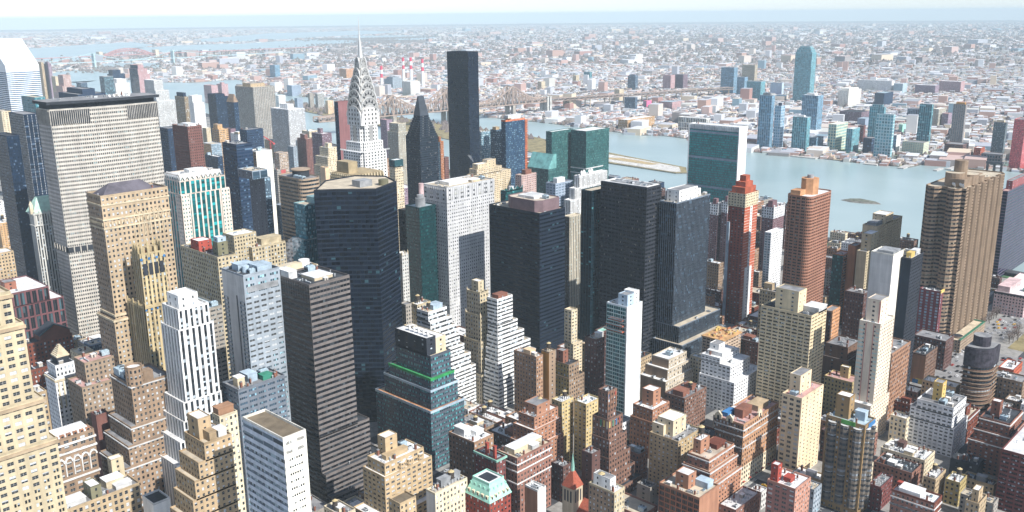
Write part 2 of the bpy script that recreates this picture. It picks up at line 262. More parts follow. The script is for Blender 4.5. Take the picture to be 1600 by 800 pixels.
# all building meshes are authored in world metres and stored relative to the root
class Bld:
    def __init__(s,name,label,cat,loc,group=None):
        s.root=thing(name,label,cat,loc,group); s.loc=Vector(loc)
    def part(s,mb,name,mats,parent=None):
        o=mb.build(name,mats,parent or s.root,loc=tuple(s.loc))
        return o
def wall(mb,pa,pb,z0,z1,pre,mat=0,geo=True,uo=0,sel=None,restmb=None,band=None):
    """one facade between plan points pa->pb (outside on the right of pa->pb, CCW plan)"""
    p=PRE[pre]; d=np.array([pb[0]-pa[0],pb[1]-pa[1]],float); L=float(np.hypot(*d))
    if L<.3 or z1-z0<.3: return
    d/=L; n=np.array([d[1],-d[0]])
    nx=max(1,int(round(L/p['cw']))); ny=max(1,int(round((z1-z0)/p['fl']))); a=L/nx; b=(z1-z0)/ny
    o=np.array([pa[0],pa[1]],float)
    def Q(x,z,dep):   # arrays -> (...,3)
        x=np.asarray(x,float); z=np.asarray(z,float); dep=np.asarray(dep,float)
        x,z,dep=np.broadcast_arrays(x,z,dep)
        return np.stack([o[0]+d[0]*x-n[0]*dep,o[1]+d[1]*x-n[1]*dep,z0+z],-1)
    def rect(x0,x1,y0,y1,dep):
        v=np.stack([Q(x0,y0,dep),Q(x1,y0,dep),Q(x1,y1,dep),Q(x0,y1,dep)],-2)
        x0,x1,y0,y1=np.broadcast_arrays(np.asarray(x0,float),np.asarray(x1,float),np.asarray(y0,float),np.asarray(y1,float))
        u=np.stack([np.stack([x0/a+uo,y0/b+uo],-1),np.stack([x1/a+uo,y0/b+uo],-1),np.stack([x1/a+uo,y1/b+uo],-1),np.stack([x0/a+uo,y1/b+uo],-1)],-2)
        mb.quads(v,u,mat)
    mode=p['mode'] if geo else 'flat'
    if p['fw']<=0: mode='flat'
    dep=p['dep']
    if mode=='flat': rect(0,L,0,z1-z0,0); return
    lo=p['cy']-p['fh']/2; hi=p['cy']+p['fh']/2; e=.004
    if mode=='row':
        j=np.arange(ny); zl=(j+lo)*b; zh=(j+hi)*b
        rect(0,L,np.concatenate([[0],zh]),np.concatenate([zl,[z1-z0]]),0)
        if band is None: rect(0,L,zl,zh,dep)
        else: band.append((Q,zl,zh,dep,L,a,b,uo,n))
        # sill and head
        for zz,s_ in ((zl,1),(zh,-1)):
            v=np.stack([Q(0*zz,zz,0*zz),Q(0*zz+L,zz,0*zz),Q(0*zz+L,zz,0*zz+dep),Q(0*zz,zz,0*zz+dep)],-2)
            if s_<0: v=v[:,::-1]
            vv=(zz/b)-s_*e; u=np.stack([np.stack([0*vv+uo,vv+uo],-1)]*4,-2); mb.quads(v,u,mat)
        for xx in (0.,L):
            v=np.stack([Q(0*zl+xx,zl,0*zl),Q(0*zl+xx,zl,0*zl+dep),Q(0*zl+xx,zh,0*zl+dep),Q(0*zl+xx,zh,0*zl)],-2)
            mb.quads(v,np.full((ny,4,2),uo+e),mat)
        return
    i=np.arange(nx); xl=(i+.5-p['fw']/2)*a; xh=(i+.5+p['fw']/2)*a
    if mode=='col':
        H=z1-z0
        rect(np.concatenate([[0],xh]),np.concatenate([xl,[L]]),0,H,0)
        if band is None: rect(xl,xh,0,H,dep)
        else: band.append((Q,xl,xh,dep,H,a,b,uo,n,'c'))
        for xx,s_ in ((xl,1),(xh,-1)):
            v=np.stack([Q(xx,0*xx,0*xx),Q(xx,0*xx,0*xx+dep),Q(xx,0*xx+H,0*xx+dep),Q(xx,0*xx+H,0*xx)],-2)
            if s_<0: v=v[:,::-1]
            uu=xx/a-s_*e; u=np.stack([np.stack([uu+uo,0*uu+uo+.02],-1)]*4,-2); mb.quads(v,u,mat)
        return
    I,J=np.meshgrid(i,np.arange(ny),indexing='ij'); I=I.ravel(); J=J.ravel()
    rect(np.concatenate([[0],xh]),np.concatenate([xl,[L]]),0,z1-z0,0)
    X0=xl[I]; X1=xh[I]; zl=(J+lo)*b; zh=(J+hi)*b
    jj=np.arange(ny+1); yl=np.concatenate([[0],(np.arange(ny)+hi)*b]); yh=np.concatenate([(np.arange(ny)+lo)*b,[z1-z0]])
    I2,J2=np.meshgrid(i,jj,indexing='ij'); I2=I2.ravel(); J2=J2.ravel()
    rect(xl[I2],xh[I2],yl[J2],yh[J2],0)
    keep=np.ones(len(I),bool)
    if sel is not None:
        sel.append((Q,X0,X1,zl,zh,dep,n,d,restmb,a,b,uo,mat))
    else:
        rect(X0,X1,zl,zh,dep)
    for (A,B,s_) in ((zl,zl,1),(zh,zh,-1)):
        v=np.stack([Q(X0,A,0),Q(X1,A,0),Q(X1,A,dep),Q(X0,A,dep)],-2)
        if s_<0: v=v[:,::-1]
        vv=A/b-s_*e; u=np.stack([np.stack([X0/a+uo,vv+uo],-1)]*4,-2); mb.quads(v,u,mat)
    for (A,s_) in ((X0,1),(X1,-1)):
        v=np.stack([Q(A,zl,0),Q(A,zl,dep),Q(A,zh,dep),Q(A,zh,0)],-2)
        if s_<0: v=v[:,::-1]
        uu=A/a-s_*e; u=np.stack([np.stack([uu+uo,zl/b+uo],-1)]*4,-2); mb.quads(v,u,mat)
# shared windows ----------------------------------------------------
def glassmat():
    mt=bpy.data.materials.new('window_glass'); mt.use_nodes=True; t=mt.node_tree; b=pri(t); N=t.nodes.new; L=t.links.new
    oi=N('ShaderNodeObjectInfo'); uv=N('ShaderNodeUVMap'); uv.uv_map='UVMap'; sx=N('ShaderNodeSeparateXYZ'); L(uv.outputs[0],sx.inputs[0])
    wn=N('ShaderNodeTexWhiteNoise'); wn.noise_dimensions='1D'; L(oi.outputs['Random'],wn.inputs['W']); s3=N('ShaderNodeSeparateXYZ'); L(wn.outputs['Color'],s3.inputs[0])
    def m(op,a,b_):
        n=N('ShaderNodeMath'); n.operation=op
        for i,x in enumerate((a,b_)):
            if isinstance(x,(int,float)): n.inputs[i].default_value=x
            else: L(x,n.inputs[i])
        return n.outputs[0]
    bl=m('MULTIPLY',m('LESS_THAN',s3.outputs[0],.42),m('GREATER_THAN',sx.outputs[1],m('SUBTRACT',.85,m('MULTIPLY',s3.outputs[1],1.2))))
    mx=N('ShaderNodeMix'); mx.data_type='RGBA'; L(bl,mx.inputs[0]); mx.inputs[6].default_value=(.02,.028,.035,1); mx.inputs[7].default_value=(.55,.58,.6,1)
    L(mx.outputs[2],b.inputs['Base Color']); b.inputs['Roughness'].default_value=.12; return mt
GLASS=glassmat()
def place_windows(B,sel,limit,frame):
    """the windows nearest the camera become parts of their own, the rest one part of kind stuff"""
    allw=[]
    for k,s in enumerate(sel):
        Q,X0,X1,zl,zh,dep,n,d,_,a,b,uo,mat=s
        c=Q((X0+X1)/2,(zl+zh)/2,dep); dist=np.linalg.norm(c-np.array([0,0,CAMZ]),axis=1)
        dl=c-np.array([0,0,CAMZ]); z=dl@np.array(fwd); px=(dl@np.array(rv))/z/math.tan(cam_d.angle/2); py=(dl@np.array(uv_))/z/math.tan(cam_d.angle/2)*2
        inside=(np.abs(px)<1)&(np.abs(py)<1)
        facing=np.abs((dl/dist[:,None])@np.array([n[0],n[1],0]))
        score=np.where(inside,facing/dist**2,0)
        allw+= [(float(score[q]),k,q) for q in range(len(X0))]
    allw.sort(reverse=True); pick=set((k,q) for sco,k,q in allw[:limit] if sco>0)
    rest={}
    for k,s in enumerate(sel):
        Q,X0,X1,zl,zh,dep,n,d,_,a,b,uo,mat=s
        wd=float(X1[0]-X0[0]); ht=float(zh[0]-zl[0]); me=None
        idx=[q for q in range(len(X0)) if (k,q) not in pick]
        if idx:
            idx=np.array(idx); mb=rest.setdefault(mat,MB)if False else rest.setdefault(mat,None) or MB(); rest[mat]=mb
            v=np.stack([Q(X0[idx],zl[idx],dep),Q(X1[idx],zl[idx],dep),Q(X1[idx],zh[idx],dep),Q(X0[idx],zh[idx],dep)],-2)
            u=np.stack([np.stack([X0[idx]/a+uo,zl[idx]/b+uo],-1),np.stack([X1[idx]/a+uo,zl[idx]/b+uo],-1),np.stack([X1[idx]/a+uo,zh[idx]/b+uo],-1),np.stack([X0[idx]/a+uo,zh[idx]/b+uo],-1)],-2)
            mb.quads(v,u,0)
        for q in range(len(X0)):
            if (k,q) not in pick: continue
            base=Q(X0[q],zl[q],dep)
            if me is None:
                mb=MB(); d3=np.array([d[0],d[1],0]); n3=np.array([n[0],n[1],0]); zz=np.array([0,0,1.])
                def R4(x0,x1,y0,y1,off,mt,uv=None): mb.quads([[d3*x0+zz*y0+n3*off,d3*x1+zz*y0+n3*off,d3*x1+zz*y1+n3*off,d3*x0+zz*y1+n3*off]],uv,mt)
                f=.09
                R4(0,wd,0,ht,0,0,[[(0,0),(1,0),(1,1),(0,1)]])
                R4(0,f,0,ht,.05,1); R4(wd-f,wd,0,ht,.05,1); R4(f,wd-f,0,f,.05,1); R4(f,wd-f,ht-f,ht,.05,1); R4(f,wd-f,ht*.5-f/2,ht*.5+f/2,.05,1)
                if wd>1.9: R4(wd/2-f*.8,wd/2+f*.8,f,ht-f,.055,1)
                o=mb.build('window',[GLASS,frame],B.root); me=o.data
            else:
                o=bpy.data.objects.new('window',me); COLL.objects.link(o); o.parent=B.root
            o.location=Vector(base)-B.loc
    for mat,mb in rest.items():
        o=B.part(mb,'window',[B.fm[mat]]); 
        if o: o['kind']='stuff'
def place_bands(B,band,limit=100):
    items=[]
    for k,bd in enumerate(band):
        Q,lo,hi,dep,L,a,b,uo,n=bd[:9]; col=len(bd)>9
        for q in range(len(lo)):
            c=Q((lo[q]+hi[q])/2,L/2,dep) if col else Q(L/2,(lo[q]+hi[q])/2,dep)
            items.append((float(np.linalg.norm(c-np.array([0,0,CAMZ]))),k,q))
    items.sort(); rest=MB()
    for r,(dd,k,q) in enumerate(items):
        Q,lo,hi,dep,L,a,b,uo,n=band[k][:9]; col=len(band[k])>9
        mb=rest if r>=limit else MB()
        if col: v=[Q(lo[q],0,dep),Q(hi[q],0,dep),Q(hi[q],L,dep),Q(lo[q],L,dep)]; u=[(lo[q]/a+uo,uo),(hi[q]/a+uo,uo),(hi[q]/a+uo,L/b+uo),(lo[q]/a+uo,L/b+uo)]
        else: v=[Q(0,lo[q],dep),Q(L,lo[q],dep),Q(L,hi[q],dep),Q(0,hi[q],dep)]; u=[(uo,lo[q]/b+uo),(L/a+uo,lo[q]/b+uo),(L/a+uo,hi[q]/b+uo),(uo,hi[q]/b+uo)]
        mb.quads([v],[u],0)
        fm=B.fm[1] if (len(B.fm)>1 and abs(n[1])>.7) else B.fm[0]
        if r<limit: B.part(mb,'window_column' if col else 'window_band',[fm])
    if rest.V:
        o=B.part(rest,'window_column' if col else 'window_band',[B.fm[0]]); o['kind']='stuff'
# shared roof clutter -----------------------------------------------------
PROTO={}
def proto(kind):
    if kind in PROTO: return PROTO[kind]
    mb=MB()
    if kind=='water_tank':
        for sx in (-1,1):
            for sy in (-1,1): mb.box(sx*1.1-.15,sy*1.1-.15,0,sx*1.1+.15,sy*1.1+.15,3,2)
        mb.box(-1.7,-1.7,2.9,1.7,1.7,3.15,2,True); mb.cyl(0,0,3.15,6.9,1.75,16,0); mb.cyl(0,0,6.9,8.1,1.95,16,1,1,.05)
        for z in (3.8,4.8,5.8): mb.cyl(0,0,z,z+.12,1.8,16,2)
        mats=[plain('tank_wood',(.075,.06,.05),.9,.35,1.5),plain('tank_lid',(.5,.4,.22),.8,.2,.8),plain('dark_steel',(.06,.06,.065),.6)]
    elif kind=='air_conditioner':
        mb.box(-1.6,-1.1,0,1.6,1.1,1.7,0); mb.cyl(-.75,0,1.7,1.95,.6,12,1); mb.cyl(.75,0,1.7,1.95,.6,12,1); mb.box(-1.62,-.9,.3,-1.58,.9,1.4,1)
        mats=[plain('galvanised',(.5,.52,.53),.5,.2,.9),plain('fan_dark',(.07,.075,.08),.6)]
    elif kind=='cooling_tower':
        mb.box(-2.6,-2.2,.5,2.6,2.2,3.6,0,True); mb.cyl(-1.2,0,3.6,4.4,1.,14,0,1); mb.cyl(1.2,0,3.6,4.4,1.,14,0,1)
        for sx in (-2.3,2.3):
            for sy in (-1.9,1.9): mb.box(sx-.12,sy-.12,0,sx+.12,sy+.12,.5,1)
        mb.box(-2.65,-1.9,.9,-2.6,1.9,2.6,1); mats=[plain('cooling_blue',(.4,.5,.56),.5,.2,.7),plain('fan_dark',(.07,.075,.08),.6)]
    elif kind=='vent_pipe':
        mb.cyl(0,0,0,1.5,.28,8,0); mb.cyl(0,0,1.4,1.8,.5,8,0); mats=[plain('galvanised',(.5,.52,.53),.5,.2,.9)]
    elif kind=='skylight':
        mb.box(-1.5,-1,0,1.5,1,.5,0); mb.quad((-1.4,-.9,.5),(1.4,-.9,.5),(1.4,0,1.1),(-1.4,0,1.1),1); mb.quad((1.4,.9,.5),(-1.4,.9,.5),(-1.4,0,1.1),(1.4,0,1.1),1)
        mb.tri((-1.4,-.9,.5),(-1.4,0,1.1),(-1.4,.9,.5),0); mb.tri((1.4,-.9,.5),(1.4,.9,.5),(1.4,0,1.1),0)
        mats=[plain('galvanised',(.5,.52,.53),.5,.2,.9),plain('sky_glass',(.12,.17,.2),.15)]
    elif kind=='chimney':
        mb.box(-.6,-.5,0,.6,.5,3.2,0); mb.box(-.7,-.6,3.2,.7,.6,3.5,1); mb.cyl(-.25,0,3.5,4,.18,8,1); mb.cyl(.25,0,3.5,4,.18,8,1)
        mats=[plain('paint_brick',COL['brick'][0],.8,.22,.12),plain('paint_grey',(.3,.31,.32),.8)]
    elif kind=='duct':
        mb.box(-3,-.35,.4,3,.35,1.1,0,True)
        for x in (-2.2,0,2.2): mb.box(x-.1,-.3,0,x+.1,.3,.4,1)
        mb.box(2.4,-.35,1.1,3,.35,1.9,0); mats=[plain('galvanised',(.5,.52,.53),.5,.2,.9),plain('dark_steel',(.06,.06,.065),.6)]
    elif kind=='satellite_dish':
        mb.cyl(0,0,0,1.3,.12,8,1)
        n=14
        for rr,r2,z,z2 in ((.05,.8,1.2,1.35),(.8,1.5,1.35,1.9)):
            for i in range(n):
                a=2*math.pi*i/n; c=2*math.pi*(i+1)/n
                f=lambda r_,t,z_: (r_*math.cos(t)*.9, -(z_-1.2)*1.2-.1+r_*math.sin(t)*.25, 1.9+r_*math.sin(t))
                mb.quad(f(rr,a,z),f(rr,c,z),f(r2,c,z2),f(r2,a,z2),0)
        mats=[plain('dish_white',(.72,.72,.7),.5,.1),plain('dark_steel',(.06,.06,.065),.6)]
    else:   # roof_shed
        mb.box(-1.6,-1.3,0,1.6,1.3,2.5,0); mb.box(-1.75,-1.45,2.5,1.75,1.45,2.7,1,True); mb.box(-.5,-1.33,0,.5,-1.29,2.,2)
        mats=[plain('shed_wall',(.5,.46,.4),.85,.2,.5),plain('roof_w',ROOF['w'],.85,.25,.11,col2=ROOF2['w']),plain('door_dark',(.1,.1,.11),.6)]
    o=mb.build(kind,mats); me=o.data; bpy.data.objects.remove(o); PROTO[kind]=me; return me
def put(kind,parent,B,loc,rz=0.,s=1.):
    o=bpy.data.objects.new(kind,proto(kind)); COLL.objects.link(o); o.parent=parent
    o.location=Vector(loc)-B.loc; o.rotation_euler=(0,0,rz); o.scale=(s,s,s); return o
def rectpoly(t): return [(t[0],t[1]),(t[2],t[1]),(t[2],t[3]),(t[0],t[3])]
def inset(poly,k):
    n=len(poly); out=[]
    for i in range(n):
        p0,p1,p2=Vector(poly[i-1]),Vector(poly[i]),Vector(poly[(i+1)%n])
        d1=(p1-p0).normalized(); d2=(p2-p1).normalized(); n1=Vector((-d1.y,d1.x)); n2=Vector((-d2.y,d2.x))
        b=(n1+n2); 
        if b.length<1e-4: b=n1
        b=b.normalized(); q=p1+b*(k/max(.35,b.dot(n1))); out.append((q.x,q.y))
    return out
def parapet(mb,poly,z,h=1.1,t=.45,mat=0):
    ip=inset(poly,t); n=len(poly)
    for i in range(n):
        j=(i+1)%n; a,b,c,d=poly[i],poly[j],ip[j],ip[i]
        mb.quad((*a,z),(*b,z),(*b,z+h),(*a,z+h),mat); mb.quad((*c,z-.3),(*d,z-.3),(*d,z+h),(*c,z+h),mat); mb.quad((*a,z+h),(*b,z+h),(*c,z+h),(*d,z+h),mat)
def cornice(mb,poly,z,h=.9,out=.5,mat=0):
    op=inset(poly,-out); n=len(poly)
    for i in range(n):
        j=(i+1)%n; a,b,c,d=poly[i],poly[j],op[j],op[i]
        mb.quad((*d,z),(*c,z),(*c,z+h),(*d,z+h),mat); mb.quad((*d,z+h),(*c,z+h),(*b,z+h+.002),(*a,z+h+.002),mat); mb.quad((*a,z),(*b,z),(*c,z),(*d,z),mat)
def clutter(B,roof,rect,z,n,ban=(),kinds=None):
    x0,y0,x1,y1=rect; k=0; tries=0; done=list(ban)
    kinds=kinds or ['air_conditioner','air_conditioner','vent_pipe','vent_pipe','skylight','roof_shed','duct','chimney','cooling_tower']
    while k<n and tries<n*8:
        tries+=1; kd=rnd.choice(kinds); r={'vent_pipe':.7,'cooling_tower':3,'duct':3.1,'chimney':1}.get(kd,2.)
        if x1-x0<2*r+1 or y1-y0<2*r+1: kd='vent_pipe'; r=.7
        if x1-x0<2*r+.4 or y1-y0<2*r+.4: return
        x=rnd.uniform(x0+r,x1-r); y=rnd.uniform(y0+r,y1-r)
        if any(a-r<x<c+r and b-r<y<d+r for a,b,c,d in done): continue
        done.append((x-r,y-r,x+r,y+r)); put(kd,roof,B,(x,y,z),rnd.choice((0,math.pi/2)),rnd.uniform(.8,1.15)); k+=1
def facing(pa,pb):
    d=(pb[0]-pa[0],pb[1]-pa[1]); n=(d[1],-d[0]); c=((pa[0]+pb[0])/2,(pa[1]+pb[1])/2)
    return n[0]*(-c[0])+n[1]*(-c[1])>0
FRAME=plain('window_frame',(.42,.4,.37),.6); 
def build(row):
    row.setdefault('c',row['n'].replace('_',' '))
    """a building: walls tier by tier, roofs with their clutter, parapets, windows"""
    T=row['t']; u0,v0,u1,v1=T[-1][:4]
    bx=((u0+u1)/2,(v0+v1)/2,0.15)
    B=Bld(row['n'],row['l'],row['c'],bx,row.get('g'))
    sw,ss=row['st']; cw,pw=sw.split('/'); cs,ps=ss.split('/')
    fm=[facade(cw,pw),facade(cs,ps)]+[facade(*q) for q in row.get('xm',())]; B.fm=fm
    wm=[cmat(cw),cmat(cs)]
    near=row.get('near',0); win=row.get('win',0); dist=math.hypot(u0,v0)
    geo_ok=dist<1300
    mb=MB(); rf=MB(); pp=MB(); sel=[] if win else None; band=[] if row.get('rows') else None
    polys=[row['poly'](t) if 'poly' in row else rectpoly(t) for t in T]
    uo=int(rng.integers(0,400))
    crown=row.get('crown',0)
    for k,t in enumerate(T):
        z1=t[4]; z0=T[k+1][4] if k+1<len(T) else 0.15
        P=polys[k]; n=len(P)
        for i in range(n):
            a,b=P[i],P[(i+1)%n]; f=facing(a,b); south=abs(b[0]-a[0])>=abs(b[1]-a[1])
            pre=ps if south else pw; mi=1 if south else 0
            if 'epre' in row: mi,pre=row['epre'](P,i,mi,pre)
            zt=z1
            if k==0 and crown and pre!='n':
                zt=z1-crown; wall(mb,a,b,zt,z1,'n' if cs not in('palegr','bluewh') else 'n',mi,False,uo)
                if f and cs in('palegr','dkbrown2','bluewh','black2'):     # ribbed blank crown
                    L=math.hypot(b[0]-a[0],b[1]-a[1]); nn=int(L/2.6); dx=((b[0]-a[0])/L,(b[1]-a[1])/L); nr=(dx[1],-dx[0])
                    for q in range(nn+1):
                        s=L*q/nn; c=(a[0]+dx[0]*s,a[1]+dx[1]*s)
                        if cs in('palegr',): pp.bar((c[0]+nr[0]*.2,c[1]+nr[1]*.2,zt+1),(c[0]+nr[0]*.2,c[1]+nr[1]*.2,z1),.55,1)
                        else: pp.bar((c[0]+nr[0]*.03,c[1]+nr[1]*.03,zt),(c[0]+nr[0]*.03,c[1]+nr[1]*.03,z1),.16,1)
            bsel=sel if (f and sel is not None and PRE[pre]['mode']=='cell') else None
            bband=band if (f and band is not None and PRE[pre]['mode'] in('row','col')) else None
            wall(mb,a,b,z0,zt,pre,mi,f and geo_ok,uo+mi*37,bsel,None,bband)
        dz=.0
        rf.cap(P if k else inset(P,.2),z1-.02,0)
        h=1.2 if near else 1.0
        if row.get('roof')=='pit' and k==0: pass
        parapet(pp,P,z1,h if k==0 else .9,.4,1)
        if row.get('ledge'): cornice(pp,P,z1-.9,.7,.55,2)
    if row.get('ledge2'):
        for zz in (T[0][4]-4,T[0][4]-9,T[0][4]*.62): cornice(pp,polys[0],zz,.8,.35,2)
    B.part(mb,'wall',fm)
    B.roof=B.part(rf,'roof',[roofmat(row.get('roof','g'))])
    extra=row.get('ledge') or row.get('ledge2') or 'pale'
    B.part(pp,'parapet',[wm[0],wm[1],cmat(extra)])
    if sel: place_windows(B,sel,win,FRAME)
    if band: place_bands(B,band)
    x0,y0,x1,y1,h=T[0][:5]; W=x1-x0; D=y1-y0; ban=[]
    for f in row.get('f',()):
        _,a,b,c,d,hh,colr=f
        q=(x0+W*a,y0+D*b,x0+W*c,y0+D*d); ban.append(q); m2=MB()
        wv=hh>6 and colr not in('navy','green','yel','pale')
        if wv:
            for pa,pb in zip(rectpoly(q),rectpoly(q)[1:]+rectpoly(q)[:1]): wall(m2,pa,pb,h-.3,h+hh,'s',0,False,uo)
            m2.cap(rectpoly(q),h+hh,1); parapet(m2,rectpoly(q),h+hh,.6,.3,2)
            B.part(m2,'bulkhead',[facade(colr,'s'),roofmat('w' if rnd.random()<.6 else 'g'),cmat(colr)],B.roof)
        else:
            m2.box(q[0],q[1],h-.3,q[2],q[3],h+hh,0); ov=.25; m2.box(q[0]-ov,q[1]-ov,h+hh,q[2]+ov,q[3]+ov,h+hh+.35,1,True)
            B.part(m2,'bulkhead',[cmat(colr),roofmat('w') if colr in('pale','white','cream') else cmat(colr)],B.roof)
    for q in range(row.get('tank',0)):
        tx=x0+W*rnd.uniform(.3,.7); ty=y0+D*rnd.uniform(.4,.75); s=rnd.uniform(.85,1.15)
        ban.append((tx-2,ty-2,tx+2,ty+2)); put('water_tank',B.roof,B,(tx,ty,h),0,s)
    if row.get('clutter'): clutter(B,B.roof,(x0+.8,y0+.8,x1-.8,y1-.8),h,row['clutter'],ban)
    if near:
        for k in range(1,len(T)):   # small things on the terraces
            t,tp=T[k],T[k-1]
            s=tp[1]-t[1]
            if s>3.5: clutter(B,B.roof,(t[0]+.6,t[1]+.6,t[2]-.6,tp[1]-.3),t[4],2,(),['air_conditioner','vent_pipe'])
            if t[2]-tp[2]>5: clutter(B,B.roof,(tp[2]+.3,t[1]+.6,t[2]-.6,t[3]-.6),t[4],3,(),['air_conditioner','vent_pipe','skylight','vent_pipe'])
            if tp[0]-t[0]>5: clutter(B,B.roof,(t[0]+.6,t[1]+.6,tp[0]-.3,t[3]-.6),t[4],2,(),['air_conditioner','vent_pipe'])
    return B

# ------------------------------------------------------------------ ground, water, streets
def water_mat():
    mt=bpy.data.materials.new('river_water'); mt.use_nodes=True; t=mt.node_tree; b=pri(t); N=t.nodes.new; L=t.links.new
    ge=N('ShaderNodeNewGeometry'); mp=N('ShaderNodeMapping'); mp.inputs['Scale'].default_value=(.035,.011,.05); mp.inputs['Rotation'].default_value=(0,0,.3); L(ge.outputs['Position'],mp.inputs[0])
    n1=N('ShaderNodeTexNoise'); n1.inputs['Scale'].default_value=1.; n1.inputs['Detail'].default_value=5; L(mp.outputs[0],n1.inputs['Vector'])
    n2=N('ShaderNodeTexNoise'); n2.inputs['Scale'].default_value=.004; n2.inputs['Detail'].default_value=3; L(ge.outputs['Position'],n2.inputs['Vector'])
    bp=N('ShaderNodeBump'); bp.inputs['Strength'].default_value=.35; bp.inputs['Distance'].default_value=1.2; L(n1.outputs[0],bp.inputs['Height']); L(bp.outputs[0],b.inputs['Normal'])
    mx=N('ShaderNodeMix'); mx.data_type='RGBA'; L(n2.outputs[0],mx.inputs[0]); mx.inputs[6].default_value=(.2,.3,.31,1); mx.inputs[7].default_value=(.42,.5,.49,1)
    L(mx.outputs[2],b.inputs['Base Color']); b.inputs['Roughness'].default_value=.28; b.inputs['IOR'].default_value=1.33
    return mt
WATER=water_mat()
def ground_mat():
    mt=bpy.data.materials.new('ground'); mt.use_nodes=True; t=mt.node_tree; b=pri(t); N=t.nodes.new; L=t.links.new
    ge=N('ShaderNodeNewGeometry'); vo=N('ShaderNodeTexVoronoi'); vo.inputs['Scale'].default_value=.012; L(ge.outputs['Position'],vo.inputs['Vector'])
    no=N('ShaderNodeTexNoise'); no.inputs['Scale'].default_value=.0011; no.inputs['Detail'].default_value=8; no.inputs['Roughness'].default_value=.7; L(ge.outputs['Position'],no.inputs['Vector'])
    rp=N('ShaderNodeValToRGB'); L(no.outputs[0],rp.inputs[0]); e=rp.color_ramp.elements
    e[0].position=.35; e[0].color=(.17,.155,.14,1); e[1].position=.65; e[1].color=(.33,.32,.30,1)
    mx=N('ShaderNodeMix'); mx.data_type='RGBA'; mx.blend_type='MULTIPLY'; mx.inputs[0].default_value=.5; L(rp.outputs[0],mx.inputs[6]); L(vo.outputs['Color'],mx.inputs[7])
    L(mx.outputs[2],b.inputs['Base Color']); b.inputs['Roughness'].default_value=.95; return mt
ASPH=plain('asphalt',(.075,.077,.085),.85,.25,.08); PAVE=plain('pavement',(.3,.29,.27),.9,.2,.2); SEA=plain('seawall',(.2,.19,.17),.9,.3,.3)
GRASS=plain('winter_grass',(.3,.25,.13),.95,.3,.06); SAND=plain('bare_earth',(.5,.42,.31),.95,.25,.05); LINE=plain('road_paint',(.7,.7,.66),.7,.1,.5)
mb=MB(); N_=160
mb.cap([(32500*math.cos(2*math.pi*i/N_),32500*math.sin(2*math.pi*i/N_)) for i in range(N_)],0.)
kindof(mb.build('ground',ground_mat()),'structure')
WSH=[(1150,-2500),(1180,-600),(1232,200),(1250,450),(1272,800),(1285,1150),(1330,1500),(1420,2000),(1530,2600),(1600,2950),(1625,3400),(1640,3900),(1700,4600),(1830,5000)]
QSH=[(2150,-3000),(2090,0),(2063,393),(2049,503),(2034,621),(2018,693),(1965,702),(1965,757),(1958,807),(1965,898),(1964,975),(1961,1074),(2000,1200),(2066,1311),(2076,1382),(2044,1463),(2070,1566),(2086,1665),(2095,1730),(2111,1869),(2107,2017),(2142,2156),(2125,2466),(2190,3000),(2235,3700),(2575,4323),(2600,4420),(2330,4400),(2260,4560),(2240,5000)]
mb=MB(); mb.cap(WSH+QSH[::-1],.3); 
WATERS=[[(3247, 10880), (3784, 10986), (3968, 11036), (4579, 11618), (5784, 12524), (5414, 10960), (4415, 9463), (3793, 8697), (3372, 7926), (3370, 7502), (3097, 7172), (2878, 7340), (2680, 7308), (2199, 7419)], [(1856, 6285), (2093, 5733), (2323, 6043), (2571, 6161), (2977, 6844), (3132, 6767), (3229, 6615), (3058, 6102), (2845, 5750), (2666, 5772), (2418, 5466), (2173, 5060), (1980, 4844), (1917, 5088), (1523, 5184)], [(4688, 10089), (5635, 10516), (6234, 10364), (7145, 10913), (9558, 12365), (10202, 11840), (9502, 10309), (7543, 8759), (6915, 8954), (5467, 8244), (4396, 8217), (4092, 8750)], [(6932, 12921), (10312, 16176), (12807, 16560), (12142, 14088), (9871, 12770), (7540, 11514), (6719, 11167), (6301, 11416)]]
for W_ in WATERS: mb.cap(W_,.3)
kindof(mb.build('river',WATER),'structure')
mb=MB(); mb.cap([(-3000,-2500)]+WSH+[(1700,5400),(-3000,8000)],.1); kindof(mb.build('road',ASPH),'structure')
mb=MB()
for sh,zz in ((WSH,1.5),(QSH,1.6)):
    for a,b in zip(sh,sh[1:]): mb.bar((*a,.6),(*b,.6),2.5,0,1.8)
kindof(mb.build('seawall',SEA),'structure')
# the island in the river and its flat southern tip
ISL=[(1590,1030),(1606,1014),(1664,1053),(1713,1240),(1790,1500),(1850,1684),(1890,2096),(1950,2450),(2010,2900),(2030,3180),(1990,3250),(1900,2950),(1800,2500),(1700,2000),(1650,1750),(1620,1402),(1606,1200)]
mb=MB(); mb.prism(ISL,.2,2.2,0,True,1); kindof(mb.build('island',[SEA,GRASS]),'structure')
mb=MB(); mb.prism([(1596,1040),(1608,1030),(1655,1065),(1690,1200),(1715,1330),(1640,1330),(1616,1200)],2.2,2.6,0,True,1); kindof(mb.build('island_terrace',[SEA,plain('pale_gravel',(.62,.6,.56),.9)]),'structure')
mb=MB(); mb.prism([(1640,1130),(1662,1120),(1680,1230),(1652,1290)],2.6,2.9,0); kindof(mb.build('island_lawn',plain('dry_lawn',(.47,.36,.2),.95)),'structure')
mb=MB(); mb.prism([(1543,661),(1536,640),(1538,620),(1552,592),(1562,600),(1574,639),(1560,655)],.2,2.4,0,True,1,.8); kindof(mb.build('islet',[SEA,plain('rock_scrub',(.17,.18,.14),.95,.4,.2)]),'structure')
